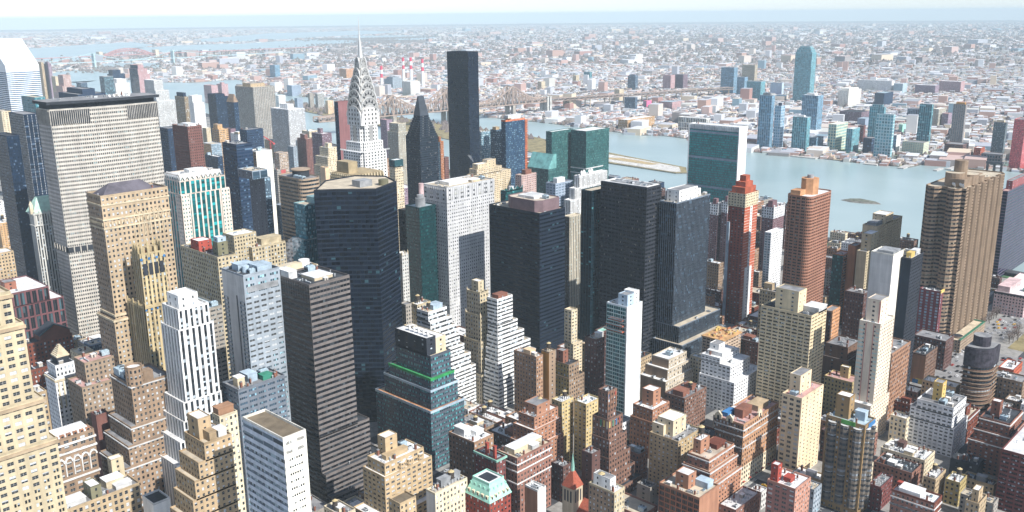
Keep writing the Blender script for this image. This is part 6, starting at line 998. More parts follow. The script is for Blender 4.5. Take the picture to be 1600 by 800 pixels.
dict(n='building',l='mid height plum building with grey roof behind the pinkish beige tower',t=[(1170.8, 1032.9, 1181.0, 1048.2, 75.0)],st=('plum/r','plum/r'),roof='g',g='low buildings filling the blocks',clutter=2),
dict(n='building',l='mid height white building with beige roof showing left of the slant shouldered green tower',t=[(1194.0, 1054.6, 1213.6, 1085.5, 75.0)],st=('whiteb/r','whiteb/r'),roof='t',g='low buildings filling the blocks',clutter=2),
dict(n='building',l='mid height tan brick building with grey roof behind the cream gridded tower',t=[(1017.6, 1260.7, 1027.8, 1282.8, 75.0)],st=('tanbrk/r','tanbrk/r'),roof='g',g='low buildings filling the blocks',clutter=2),
dict(n='building',l='mid height red brown building with grey roof behind the narrow red edged tower',t=[(1098.9, 1192.6, 1108.5, 1210.1, 75.0)],st=('rbrown/p','rbrown/p'),roof='g',g='low buildings filling the blocks',clutter=2),
dict(n='building',l='mid height cream building with silver white roof behind the plum brick block',t=[(1168.0, 1701.9, 1193.6, 1729.5, 75.0)],st=('cream/r','cream/r'),roof='w',g='low buildings filling the blocks',clutter=2),
dict(n='building',l='mid height tan building with silver white roof behind the blank cream tower',t=[(1172.0, 1863.3, 1187.6, 1890.5, 41.2)],st=('tan/p','tan/p'),roof='w',g='low buildings filling the blocks',clutter=2)
]
# ------------------------------------------------------------------ helpers for the buildings with a look of their own
def ngon(cx,cy,r,n,a0=0.,sx=1.,sy=1.): return [(cx+r*sx*math.cos(a0+2*math.pi*i/n),cy+r*sy*math.sin(a0+2*math.pi*i/n)) for i in range(n)]
def hipmesh(mb,r,z,h,ins,mat=0,ov=.3,matt=None):
    a=[(r[0]-ov,r[1]-ov),(r[2]+ov,r[1]-ov),(r[2]+ov,r[3]+ov),(r[0]-ov,r[3]+ov)]; b=[(r[0]+ins,r[1]+ins),(r[2]-ins,r[1]+ins),(r[2]-ins,r[3]-ins),(r[0]+ins,r[3]-ins)]
    for i in range(4):
        j=(i+1)%4; mb.quad((*a[i],z),(*a[j],z),(*b[j],z+h),(*b[i],z+h),mat)
    mb.quad(*[(*p,z+h) for p in b],mat if matt is None else matt)
def ringclad(mb,r,z0,z1,o,mat=0):
    x0,y0,x1,y1=r; P=[(x0-o,y0-o),(x1+o,y0-o),(x1+o,y1+o),(x0-o,y1+o)]; I=[(x0,y0),(x1,y0),(x1,y1),(x0,y1)]
    for i in range(4):
        j=(i+1)%4; mb.quad((*P[i],z0),(*P[j],z0),(*P[j],z1),(*P[i],z1),mat); mb.quad((*P[i],z1),(*P[j],z1),(*I[j],z1),(*I[i],z1),mat)
def spec(id,B,row):
    T=row['t']; x0,y0,x1,y1,h=T[0]; W=x1-x0; D=y1-y0; x=row.get('x')
    P=lambda m,n,mats,par=None: B.part(m,n,mats,par)
    if x=='metlife':
        m=MB(); q=inset(row['poly'](T[0]),-2.4); m.prism(q,h+5.5,h+8.3,0,True,1); m.T.append(('poly',[(*p,h+5.5) for p in q[::-1]],0)); P(m,'roof_overhang',[cmat('dark'),roofmat('g')],B.roof)
        m=MB(); m.prism(inset(row['poly'](T[0]),2),h,h+5.52,0,False); P(m,'recessed_storey',[cmat('dark')])
        m=MB(); pl=inset(row['poly'](T[0]),-.15); m.prism(pl,92,97.5,0,False); P(m,'mechanical_band',[cmat('dark')])
        m=MB(); pl=inset(row['poly'](T[0]),-.5)
        for a,b in zip(pl,pl[1:]+pl[:1]):
            if not facing(a,b): continue
            L=math.hypot(b[0]-a[0],b[1]-a[1]); n=int(L/5.5)
            for q in range(n+1): p=(a[0]+(b[0]-a[0])*q/n,a[1]+(b[1]-a[1])*q/n); m.bar((*p,91.8),(*p,97.7),.9)
        P(m,'pier',[cmat('concs')])
        m=MB(); pl=row['poly'](T[0])
        for a,b in zip(pl,pl[1:]+pl[:1]):
            if not facing(a,b): continue
            mid=abs(b[1]-a[1])<.01; L=math.hypot(b[0]-a[0],b[1]-a[1])
            if mid: continue
            n=int(L/1.9); d=((b[0]-a[0])/L,(b[1]-a[1])/L); nr=(d[1],-d[0])
            m.quad((a[0]+nr[0]*.1,a[1]+nr[1]*.1,h-14),(b[0]+nr[0]*.1,b[1]+nr[1]*.1,h-14),(b[0]+nr[0]*.1,b[1]+nr[1]*.1,h-.5),(a[0]+nr[0]*.1,a[1]+nr[1]*.1,h-.5),1)
            for q in range(n+1):
                p=(a[0]+d[0]*L*q/n+nr[0]*.3,a[1]+d[1]*L*q/n+nr[1]*.3); m.bar((*p,h-14),(*p,h),.5,0)
        P(m,'louvre_screen',[cmat('concs'),cmat('dark')])
        clutter(B,B.roof,(x0+14,y0+6,x1-14,y1-4),h+8.3,16); 
        for k in range(5): put('satellite_dish',B.roof,B,(x0+60+5*k,y0+2.+(k%2),h+8.3),.4,1.)
        return
    if x=='lincoln' or x=='hip':
        m=MB()
        if x=='lincoln': hipmesh(m,(x0+3,y0+3,x1-6,y1-3),h,7,8,0); P(m,'hip_roof',[roofmat('sl')],B.roof)
        else:
            hipmesh(m,(x0+1,y0+1,x1-1,y1-1),h,6.5,4.2,0,0); P(m,'hip_roof',[roofmat('w')],B.roof)
            for q in range(7): 
                m=MB(); xx=x0+3+q*(W-6)/6; m.box(xx-1.3,y0+.9,h,xx+1.3,y0+4,h+2.6,0); m.quad((xx-.7,y0+.88,h+.6),(xx+.7,y0+.88,h+.6),(xx+.7,y0+.88,h+2.1),(xx-.7,y0+.88,h+2.1),1); P(m,'dormer',[cmat('obrick'),GLASS],B.roof)
        m=MB(); r=(x0,y0,x1,y1)
        if x=='lincoln':
            for z in (h-22,h-16,h-6): ringclad(m,r,z,z+1,.4)
            # gothic arch frames on the south front
            for cx in (x0+W*.55,x0+W*.78):
                for k in range(3):
                    xx=cx+(k-1)*3.4
                    m.bar((xx-1.5,y0-.25,h-30),(xx-1.5,y0-.25,h-15),.5); m.bar((xx+1.5,y0-.25,h-30),(xx+1.5,y0-.25,h-15),.5)
                    m.bar((xx-1.5,y0-.25,h-15),(xx,y0-.25,h-12),.5); m.bar((xx+1.5,y0-.25,h-15),(xx,y0-.25,h-12),.5)
            for k in range(int(W/2.2)): m.box(x0+1+k*2.2,y0-.5,h-19.5,x0+1.8+k*2.2,y0,h-17.4)
            for k in range(int(D/2.2)): m.box(x0-.5,y0+1+k*2.2,h-19.5,x0,y0+1.8+k*2.2,h-17.4)
            for z in (120.9,124,70.5): ringclad(m,(T[1][0]-.1,T[1][1]-.1,T[1][2]+.1,T[1][3]+.1) if z>71 and z<121 else (x0,y0,x1,y1) if z>121 else T[2][:4],z-2,z-.6,.6)
            P(m,'stone_trim',[cmat('cream')])
        else:
            for z in (h-4,h-9.5,h-27): ringclad(m,r,z,z+1.1,.6)
            n=6
            for k in range(n):
                a=x0+W*k/n; b=x0+W*(k+1)/n; c=(a+b)/2
                for q in range(8):
                    t0=math.pi*q/8; t1=math.pi*(q+1)/8; rr=(b-a)/2-.3
                    m.bar((c+rr*math.cos(t0),y0-.3,h-15+rr*math.sin(t0)*1.3),(c+rr*math.cos(t1),y0-.3,h-15+rr*math.sin(t1)*1.3),.9)
                m.bar((a+.2,y0-.3,h-24),(a+.2,y0-.3,h-14),.6)
            P(m,'arcade_carving',[cmat('white')])
        return
    if x=='yelstrip':
        t_=T[1]
        m=MB(); a=t_[0]+(t_[2]-t_[0])*.42; b=t_[2]-5.5; wall(m,(a,t_[1]-.35),(b,t_[1]-.35),62,112,'vb',0,True); wall(m,(a,t_[1]),(a,t_[1]-.35),62,112,'n',0,False); wall(m,(b,t_[1]-.35),(b,t_[1]),62,112,'n',0,False); m.box(a-.4,t_[1]-.8,112,b+.4,t_[1],113.2); P(m,'window_column',[facade('yeltan','vb'),cmat('yeltan')])
        for k in range(4):
            m=MB(); r=T[min(k,len(T)-1)]; ringclad(m,r[:4],r[4]-2,r[4]-.5,.7); P(m,'cornice',[cmat('yeltan2')])
        return
    if x=='gable':
        m=MB(); a0,b0,a1,b1=x0+W*.3,y0+D*.1,x1-1,y1-1; z=h+5; c=(a0+a1)/2
        m.box(a0,b0,h,a1,b1,z,0); m.tri((a0,b0,z),(a1,b0,z),(c,b0,z+7),0); m.tri((a1,b1,z),(a0,b1,z),(c,b1,z+7),0); P(m,'attic_storey',[cmat('dred')],B.roof)
        m=MB(); m.quad((a0-.6,b0-.6,z-.2),(c,b0-.6,z+7.3),(c,b1+.6,z+7.3),(a0-.6,b1+.6,z-.2)); m.quad((c,b0-.6,z+7.3),(a1+.6,b0-.6,z-.2),(a1+.6,b1+.6,z-.2),(c,b1+.6,z+7.3))
        m.bar((a0-.6,b0-.6,z-.1),(c,b0-.6,z+7.4),.6,1); m.bar((c,b0-.6,z+7.4),(a1+.6,b0-.6,z-.1),.6,1); P(m,'gable_roof',[cmat('dark'),cmat('tealdk')],B.roof); return
    if x=='pyr':
        m=MB(); m.box(x0+3,y0+3,h,x1-2,y1-3,h+5.5,0)
        P(m,'attic_storey',[cmat('dark')],B.roof); m=MB()
        for k in range(7): s=k*.62; m.box(x0+2.6+s,y0+2.6+s,h+5.5+k*1.15,x1-1.6-s,y1-2.6-s,h+6.65+k*1.15,0)
        P(m,'stepped_pyramid',[cmat('creamst')],B.roof); m=MB(); r=(T[1][0],T[1][1],T[1][2],T[1][3]); ringclad(m,r,70,71.6,.6)
        for k in range(4): xx=T[1][0]+1.5+k*3.4; m.box(xx,T[1][1]-.4,50,xx+1,T[1][1],70,0)
        P(m,'stone_trim',[cmat('creamst')]); return
    if x=='stepbrown':
        cx,cy=x0+4.5,y0+4; m=MB(); pl=ngon(cx,cy,5.2,12)
        for a,b in zip(pl,pl[1:]+pl[:1]): wall(m,a,b,h-.5,h+11,'p',0,facing(a,b))
        m.cap(pl,h+10.8,1); parapet(m,pl,h+11,1,.8,2); P(m,'turret',[facade('brownt','p'),roofmat('w'),cmat('brownt')],B.roof)
        m=MB(); m.box(x0+9,y0+1,h,x0+15,y0+7,h+7,0); P(m,'bulkhead',[cmat('brownt')],B.roof); put('cooling_tower',B.roof,B,(x0+5,y1-5,h),1.57,1.5); put('cooling_tower',B.roof,B,(x0+5,y1-10.5,h),1.57,1.3); return
    if x=='whitegrey':
        m=MB(); m.box(x0-.5,y0+9,.2,x0-.05,y0+9.8,h-14,0); P(m,'window_slot',[cmat('dark')])
        for side,(ya,yb) in enumerate(((y0+.2,y0+6.5),(y1-6,y1-.2))):
            m=MB(); wall(m,(x0-.12,yb),(x0-.12,ya),0.2,h-17,'balb',0,True); P(m,'window_strip',[facade('greyl','b')])
        m=MB(); m.box(x0+2,y0-.25,h-11,x1-2,y0-.02,h-7,0); P(m,'louvre',[cmat('grey')])
        for k in range(3):
            m=MB(); m.cyl(x0+8+k*6,y0+10,h,h+4,2.4,14); P(m,'cooling_drum',[cmat('bluepale')],B.roof)
        return
    if x=='drum':
        m=MB(); m.cyl(x0+W*.8,y0+D*.5,h,h+5,4,18); P(m,'tank_drum',[cmat('white')],B.roof); m=MB(); m.box(x0+3,y0+2,h,x1-12,y1-2,h+4,0); P(m,'bulkhead',[cmat('cream')],B.roof); return
    if x=='oct':
        m=MB(); pl=row['poly'](T[0])
        m.box(x0+18,y0+18,h,x0+30,y0+28,h+5,0); P(m,'bulkhead',[cmat('grey')],B.roof)
        m=MB(); m.cyl(x0+38,y0+14,h,h+4.5,4,14); P(m,'tank_drum',[cmat('olive')],B.roof)
        m=MB()
        for a,b in zip(pl,pl[1:]+pl[:1]):
            if facing(a,b): m.bar((*a,h+1.4),(*b,h+1.4),.8)
        P(m,'roof_edge',[cmat('dark')]); return
    if x=='curved':
        c=(x0+W*.55,y0+D*.45); r=min(W,D)*.36
        m=MB(); m.cyl(c[0],c[1],h,h+7,r,20,0,1); m.cyl(c[0],c[1],h+7,h+8,r+1.2,20,1); P(m,'round_penthouse',[cmat('dark'),cmat('bandt')],B.roof)
        for k in range(3): put('cooling_tower',B.roof,B,(x0+3.5,y0+4+k*5.5,h),1.57,.9)
        return
    if x=='ziggu':
        m=MB(); k=0; z=h; a,b,c,d=x0,y0,x1,y1
        n=9
        for k in range(n):
            s=.95; a+=s; b+=s*.9; c-=s; d-=s*.9
            for pa,pb in zip(rectpoly((a,b,c,d)),rectpoly((a,b,c,d))[1:]+rectpoly((a,b,c,d))[:1]): wall(m,pa,pb,z,z+3.1,'bz',0,False)
            m.cap(rectpoly((a,b,c,d)),z+3.1,1); z+=3.1
        P(m,'stepped_crown',[facade('zigbk','bz'),cmat('dark')])
        m=MB(); e=(a+c)/2; top=z+26
        m.quad((a,b,z),(c,b,z),(c-3,b+6,top),(a+3,b+6,top)); m.quad((c,d,z),(a,d,z),(a+3,d-6,top),(c-3,d-6,top)); m.quad((a,d,z),(a,b,z),(a+3,b+6,top),(a+3,d-6,top)); m.quad((c,b,z),(c,d,z),(c-3,d-6,top),(c-3,b+6,top)); m.quad((a+3,b+6,top),(c-3,b+6,top),(c-3,d-6,top),(a+3,d-6,top)); P(m,'wedge_top',[plain('wedge_slate',(.05,.06,.075),.45)]); return
    if x=='gables':
        for side in range(2):
            n=9 if side==0 else 6
            for k in range(n):
                m=MB(); L=(W if side==0 else D)/n; a=k*L; b=a+L
                def pt(t,o,z): return (x0+t,y0-o,z) if side==0 else (x0-o,y1-t,z)
                zb,zt=h-5,h+.4; c=(a+b)/2
                m.quad(pt(a,.5,zt-2),pt(b,.5,zt-2),pt(b,-1.5,zt+1.6),pt(a,-1.5,zt+1.6),0)
                m.tri(pt(a,.6,zb+1),pt(c,1.1,zb+4.6),pt(a,.6,zt),0); m.tri(pt(b,.6,zb+1),pt(b,.6,zt),pt(c,1.1,zb+4.6),0); m.tri(pt(a,.6,zt),pt(c,1.1,zb+4.6),pt(b,.6,zt),0)
                m.tri(pt(a+.4,.35,zb-1.5),pt(b-.4,.35,zb-1.5),pt(c,.75,zb+3.2),1)
                m.bar(pt(a,.6,.2+h*.78),pt(a,.6,zb+1.2),.55,0); P(m,'gable',[cmat('white'),facade('bankw','c')])
        m=MB(); m.box(x0+W*.35,y0+D*.3,h,x0+W*.7,y0+D*.7,h+3.5,0); P(m,'bulkhead',[cmat('white')],B.roof); clutter(B,B.roof,(x0+3,y0+3,x1-3,y1-3),h,8)
        t=T[-1]; m=MB()
        for xx0,xx1 in ((t[0],t[0]+8),(t[2]-9,t[2])): wall(m,(xx0,t[1]-.6),(xx1,t[1]-.6),.3,t[4],'p3',0,True); m.quad((xx0,t[1]-.6,t[4]),(xx1,t[1]-.6,t[4]),(xx1,t[1],t[4]),(xx0,t[1],t[4])); 
        wall(m,(t[0]-.6,t[1]+8),(t[0]-.6,t[1]),.3,t[4],'p3',0,True); P(m,'corner_pier',[facade('bankw','p3')]); return
    if x=='gold':
        t=T[0]
        for k in range(14):
            a=2*math.pi*k/14; cx=x0+W/2+W*.46*max(-1,min(1,1.35*math.cos(a))); cy=y0+D/2+D*.46*max(-1,min(1,1.35*math.sin(a)))
            m=MB(); m.box(cx-.8,cy-.8,h-3,cx+.8,cy+.8,h+4.5); m.cyl(cx,cy,h+4.5,h+9.5,.8,6,0,0,.05); P(m,'pinnacle',[cmat('gold')])
        m=MB(); m.box(x0+3,y0+3,h,x1-3,y1-3,h+4,0); P(m,'bulkhead',[cmat('goldd')],B.roof)
        for k in range(4):
            m=MB(); xx=x0+1+k*(W-2)/4; wv=(W-2)/4
            m.box(xx+.5,y0-.18,h-14,xx+wv-.5,y0-.04,h-6,0); m.cyl(xx+wv/2,y0-.1,h-6.01,h-6,.1,4); P(m,'arched_window',[cmat('dark')])
        m=MB(); 
        for k in range(1,4): ringclad(m,T[k][:4] if k<len(T) else T[-1][:4],T[min(k,len(T)-1)][4]-1.5,T[min(k,len(T)-1)][4]+.2,.5)
        for q in range(5):
            xx=T[1][0]+q*(T[1][2]-T[1][0])/4; m.box(xx-.6,T[1][1]-.6,T[1][4]-26,xx+.6,T[1][1],T[1][4]+3)
        for q in range(4):
            yy=T[1][1]+q*(T[1][3]-T[1][1])/3; m.box(T[1][0]-.6,yy-.6,T[1][4]-26,T[1][0],yy+.6,T[1][4]+3)
        P(m,'stone_trim',[cmat('gold')]); m=MB()
        for q in range(4): xx=x0+q*W/3.3; m.box(xx,y0-.5,h-3.6,xx+1.6,y0-.1,h-2); m.box(T[1][0]+q*4,T[1][1]-.7,T[1][4]-3,T[1][0]+1.2+q*4,T[1][1]-.1,T[1][4]-1.8)
        P(m,'glazed_ornament',[cmat('blue')]); return
    if x=='wave':
        for k in range(3):
            m=MB(); w_=W/3; a=x0+k*w_
            for q in range(8):
                t0=q/8; t1=(q+1)/8; f=lambda t: h+.5+4.5*abs(2*t-1)**1.6
                m.quad((a+w_*t0,y0,h-.2),(a+w_*t1,y0,h-.2),(a+w_*t1,y0,f(t1)),(a+w_*t0,y0,f(t0)),0); m.quad((a+w_*t1,y0+.6,h-.2),(a+w_*t0,y0+.6,h-.2),(a+w_*t0,y0+.6,f(t0)),(a+w_*t1,y0+.6,f(t1)),0); m.quad((a+w_*t0,y0,f(t0)),(a+w_*t1,y0,f(t1)),(a+w_*t1,y0+.6,f(t1)),(a+w_*t0,y0+.6,f(t0)),1)
            P(m,'scalloped_crest',[facade('greeng','c'),cmat('pale')])
        m=MB(); m.cyl(x0+W*.5,y0+D*.6,h,h+4,3,12); P(m,'tank_drum',[cmat('pale')],B.roof); return
    if x=='netting':
        m=MB()
        for z in range(4,int(h)-2,4): m.box(x1+.2,y0-.8,z,x1+7,y1,z+.5); 
        for xx in (x1+.4,x1+3.5,x1+6.8): m.box(xx-.2,y0-.6,.2,xx+.2,y0-.2,h)
        m.box(x1+.2,y0+1,.2,x1+6.6,y1-1,h-1); P(m,'orange_netting',[plain('net_orange',(.62,.2,.1),.9)])
        m=MB(); m.box(x0-.2,y0-.3,h-.5,x1+.2,y0-.05,h+2.5); m.box(x0-.3,y0,h-.5,x0-.05,y1,h+2.5); P(m,'safety_net',[plain('net_orange',(.62,.2,.1),.9)]); return
    if x=='slant':
        z0,z1=102,123; p=12; m=MB(); a,b=y0-4,y1+26
        wall(m,(x0-p,b),(x0-p,a),.2,z0,'c',0,True); wall(m,(x0-p,a),(x0+6,a),.2,z0,'c',0,True)
        m.quad((x0-p,b,z0),(x0-p,a,z0),(x0+.1,a,z1),(x0+.1,b,z1),1); m.tri((x0-p,a,z0),(x0+.1,a,z0),(x0+.1,a,z1),1); m.quad((x0+6,a,z0),(x0+.1,a,z0),(x0+.1,a,z1),(x0+6,a,z1),1)
        P(m,'slanted_shoulder',[facade('greenpl','c'),plain('mint_glass',(.18,.42,.4),.2)]); return
    if x=='bands':
        m=MB()
        for z in (92,99): m.box(x0-.3,y0-.3,z,x0+W*.75,y0-.04,z+1.6); m.box(x0-.3,y0,z,x0-.04,y1,z+1.6)
        P(m,'pale_band',[cmat('pale')]); return
    if x=='plum':
        c=(x0+W*.55,y0+D*.42); m=MB(); pl=[(x0+3,y0+9),(x0+9,y0+4),(x1-4,y0+4),(x1-2,y0+9),(x1-2,y0+D*.6),(x1-7,y0+D*.72),(x0+8,y0+D*.72),(x0+3,y0+D*.6)]
        m.prism(pl,h,h+10.5,0,True,1); parapet(m,pl,h+10.5,.8,.5,0); P(m,'octagonal_penthouse',[plain('plum_panel',(.19,.13,.14),.7,.15),roofmat('cr')],B.roof)
        m=MB(); m.box(x0+10,y0+16,h+10.5,x1-8,y0+D*.55,h+13,0); P(m,'bulkhead',[cmat('pale')],B.roof); clutter(B,B.roof,(x0+5,y0+6,x1-5,y0+D*.5),h+10.6,5)
        clutter(B,B.roof,(x0+2,y0+D*.75,x1-2,y1-2),h,4); return
    if x=='ring':
        m=MB()
        for r,o in (((x0+1,y0+1,x1-1,y1-1),3.),): 
            m.box(r[0],r[1],h+.5,r[2],r[1]+2.2,h+1.6,0); m.box(r[0],r[3]-2.2,h+.5,r[2],r[3],h+1.6,0); m.box(r[0],r[1]+2.2,h+.5,r[0]+2.2,r[3]-2.2,h+1.6,0); m.box(r[2]-2.2,r[1]+2.2,h+.5,r[2],r[3]-2.2,h+1.6,0)
        P(m,'white_ring',[cmat('white')],B.roof); m=MB(); m.box(x0+6,y0+8,h,x1-6,y1-8,h+1.4); P(m,'machine_deck',[cmat('grey')],B.roof); clutter(B,B.roof,(x0+4,y0+4,x1-4,y1-4),h+1.4,8); return
    if x=='un':
        m=MB()
        for z in (60,104,143): m.box(x0-.25,y0,z,x0-.02,y1,z+3.2)
        P(m,'grey_band',[cmat('bluegr')]); m=MB(); m.box(x0-.35,y0,h-6.5,x0-.03,y1,h+.2)
        P(m,'roof_grille',[plain('grille_grey',(.5,.53,.55),.6)]); m=MB()
        for k in range(30): yy=y0+k*D/30; m.box(x0-.6,yy,h-6.5,x0-.36,yy+.5,h+.2)
        P(m,'grille_fin',[cmat('white')]); m=MB(); m.box(x0-.9,y0-.1,0.2,x0,y0+1.3,h+1.2); m.box(x0-.9,y1-1.3,0.2,x0,y1,h+1.2); P(m,'marble_edge',[cmat('marble')]); return
    if x=='redcap':
        m=MB(); r=(x0,y0,x1,y1); zc=h-13
        for pa,pb in zip(*(lambda q:(q,q[1:]+q[:1]))([(x0-.4,y0-.4),(x1+.4,y0-.4),(x1+.4,y1+.4),(x0-.4,y1+.4)])): wall(m,pa,pb,zc,h+1.2,'r',0,True)
        P(m,'cream_top',[facade('cream','r')]); m=MB(); m.box(x0+2,y0+2,h,x1-2,y1-2,h+7); m.box(x0+6,y0+4,h+7,x1-5,y1-4,h+12); m.box(x0+10,y0+6,h+12,x1-8,y1-6,h+18); P(m,'stepped_cap',[cmat('redo')],B.roof)
        c=x0+W*.5; m=MB(); wall(m,(c-2.2,y0-.3),(c+2.2,y0-.3),.2,zc,'p3',0,True); m.box(c-7,y0-.45,.2,c-2.25,y0-.1,62); m.box(c+2.25,y0-.45,.2,c+7,y0-.1,62); P(m,'white_stripe',[facade('white','p3')])
        m=MB(); m.box(x0-1.2,y1-3,.2,x0-.02,y1,h-30); P(m,'white_pier',[cmat('bluepale')]); return
    if x=='whitetop':
        m=MB(); q=[(x0-.4,y0-.4),(x1+.4,y0-.4),(x1+.4,y1+.4),(x0-.4,y1+.4)]
        for pa,pb in zip(q,q[1:]+q[:1]): wall(m,pa,pb,h-12,h+2,'pv',0,True)
        P(m,'white_top',[facade('whiteb','pv')]); 
        for k in range(4):
            m=MB(); xx=x0+k*(W-2)/3; m.box(xx,y0-.7,h-9,xx+1.4,y0+.6,h+5); P(m,'finial',[cmat('white')])
        m=MB(); m.box(x0+W*.3,y0+D*.4,h,x0+W*.7,y0+D*.8,h+8); P(m,'bulkhead',[cmat('purpbr')],B.roof); return
    if x=='slim':
        m=MB()
        for yy in (y0+4.5,y0+10.2): m.box(x0-.12,yy,T[-1][4],x0-.02,yy+.7,h)
        m.box(x0-.1+W*.2,y0+D*.2-.1,h,x0+W*.2,y0+D*.2+1.2,h+16.5); P(m,'pink_stripe',[plain('pink_stripe',(.62,.3,.25),.8)])
        m=MB(); wall(m,(x0-.15,y1),(x0-.15,y1-4),T[-1][4]+20,h-3,'gl',0,True); wall(m,(x0-.15,y0+3.2),(x0-.15,y0+.4),h-45,h-3,'gl',0,True); P(m,'corner_glazing',[facade('greenw','gl')]); return
    if x=='bay64' or x=='baywin':
        cols=[]
        if x=='bay64': spots=[('w',.18,3.),('w',.5,3.),('w',.82,3.),('s',.25,2.6),('s',.75,2.6)]; col='baygl'; pre='b'
        else: spots=[('s',.42,2.4),('s',.62,2.4),('s',.9,2.2)]; col='otan'; pre='r2'
        for f,t,r in spots:
            m=MB(); c=(x0,y0+D*t) if f=='w' else (x0+W*t,y0); b0=T[-1][0] if f=='w' else T[-1][1]
            sh=0
            ang=[math.pi/2+math.pi*k/4 for k in range(5)] if f=='w' else [math.pi+math.pi*k/4 for k in range(5)]
            pl=[(c[0]+r*.85*math.cos(a),c[1]+r*math.sin(a)) if f=='w' else (c[0]+r*math.cos(a),c[1]+r*.85*math.sin(a)) for a in ang]
            zb=T[0+1][4] if len(T)>1 else 6
            for a,b in zip(pl,pl[1:]): wall(m,a,b,zb,h-2,pre,0,True)
            m.cap(pl,h-2,1); P(m,'bay',[facade(col,pre),cmat('pale')])
        if x=='bay64':
            m=MB(); m.box(x0+W*.3,y0-.4,h-2.5,x0+W*.95,y0-.05,h+.8); P(m,'blue_tarp',[cmat('blue')]); m=MB(); m.box(x0-.4,y0+D*.25,h-1.5,x0-.05,y0+D*.6,h+1.3); P(m,'green_tarp',[plain('tarp_green',(.12,.4,.1),.8)])
            for k in range(7):
                m=MB(); zz=h-6-k*11; m.box(x0+W*rnd.uniform(.35,.6),y0-.06,zz,x0+W*.68,y0-.02,zz+1.7); P(m,'blue_sheet',[cmat('blue')])
        return
    if x=='plants' or x=='hotel':
        for k in range(16 if x=='plants' else 14):
            e=k%3; xx=x0+1.3+rnd.random()*(W-2.6); yy=y0+1.3+rnd.random()*(D-2.6)
            if e==0: yy=y0+1.2
            elif e==1: xx=x0+1.2
            m=MB(); 
            for q in range(26):
                a=Vector((rnd.gauss(0,.7),rnd.gauss(0,.7),abs(rnd.gauss(.7,.5)))); s=.35
                d1=Vector((rnd.uniform(-1,1),rnd.uniform(-1,1),rnd.uniform(-1,1)))*s; d2=Vector((rnd.uniform(-1,1),rnd.uniform(-1,1),rnd.uniform(-1,1)))*s; c=Vector((xx,yy,h+.2))+a; m.tri(c,c+d1,c+d2,0)
            m.box(xx-.5,yy-.5,h,xx+.5,yy+.5,h+.5,1); P(m,'planter',[plain('shrub_green',(.07,.1,.03),.9,.4,.6) if k%2 else plain('shrub_rust',(.2,.12,.05),.9,.4,.6),cmat('rust')],B.roof)
        if x=='hotel':
            m=MB(); q=[(x0-.35,y0-.35),(x1+.35,y0-.35),(x1+.35,y1+.35),(x0-.35,y1+.35)]
            for pa,pb in zip(q,q[1:]+q[:1]): wall(m,pa,pb,.3,15,'pv',0,True)
            P(m,'pale_base',[facade('creamst','pv')])
            for cx,cy,sd in ((x0+W*.45,y0,'s'),(x0,y0+D*.5,'w'),(x0,y0+D*.9,'w')):
                m=MB()
                if sd=='s': m.box(cx-2.6,cy-.3,h,cx+2.6,cy+1,h+3); m.tri((cx-2.6,cy-.3,h+3),(cx+2.6,cy-.3,h+3),(cx,cy-.3,h+5.5)); m.quad((cx-2.6,cy-.3,h+3),(cx,cy-.3,h+5.5),(cx,cy+1,h+5.5),(cx-2.6,cy+1,h+3)); m.quad((cx,cy-.3,h+5.5),(cx+2.6,cy-.3,h+3),(cx+2.6,cy+1,h+3),(cx,cy+1,h+5.5)); m.box(cx-.8,cy-.36,h-1,cx+.8,cy-.31,h+2.4,1)
                else: m.box(cx-.3,cy-2.6,h,cx+1,cy+2.6,h+3); m.tri((cx-.3,cy+2.6,h+3),(cx-.3,cy-2.6,h+3),(cx-.3,cy,h+5.5)); m.quad((cx-.3,cy-2.6,h+3),(cx+1,cy-2.6,h+3),(cx+1,cy,h+5.5),(cx-.3,cy,h+5.5)); m.quad((cx-.3,cy,h+5.5),(cx+1,cy,h+5.5),(cx+1,cy+2.6,h+3),(cx-.3,cy+2.6,h+3)); m.box(cx-.36,cy-.8,h-1,cx-.31,cy+.8,h+2.4,1)
                P(m,'pediment',[cmat('creamst'),GLASS])
            for k in range(6):
                m=MB(); xx=x0+3+k*(W-6)/5; m.box(xx-1,y0-1.6,3,xx+1,y0-.36,3.6); P(m,'awning',[cmat('redp')])
        return
    if x=='paint':
        cl=['yel','green','blue','redp','paley']
        for k in range(9):
            m=MB(); t=T[1]; z=T[0][4]-9-2
            if k<4: xx=t[0]+.6+k*(t[2]-t[0]-1)/4; m.box(xx,t[1]-.15,t[4]-5,xx+1.1,t[1]-.02,t[4]-.5)
            elif k<7: yy=t[1]+.6+(k-4)*2.6; m.box(t[0]-.15,yy,t[4]-5,t[0]-.02,yy+1.2,t[4]-.5)
            elif k==7: m.box(x0-.1,y0-.1,h-4,x0+1.2,y0-.02,h-1)
            else: m.box(x1-1.4,y0-.1,h-3.5,x1-.2,y0-.02,h-.8)
            P(m,'painted_panel',[cmat(cl[k%5])])
        for k in range(4):
            m=MB(); xx=x0+k*W/3; m.box(xx-.3,y0-.35,h-12,xx+.3,y0-.02,h+1); P(m,'brick_rib',[cmat('orbr')])
        return
    if x=='chimneys':
        for k in (.2,.55):
            m=MB(); xx=x0+W*.3; yy=y0+D*k; m.box(xx-.9,yy-.9,h-2,xx+.9,yy+.9,h+8); m.box(xx-1.1,yy-1.1,h+8,xx+1.1,yy+1.1,h+8.6); P(m,'chimney',[cmat('redp')],B.roof)
        m=MB(); ringclad(m,(x0,y0,x1,y1),h-.4,h+.9,.8); P(m,'copper_cornice',[cmat('gcop')]); return
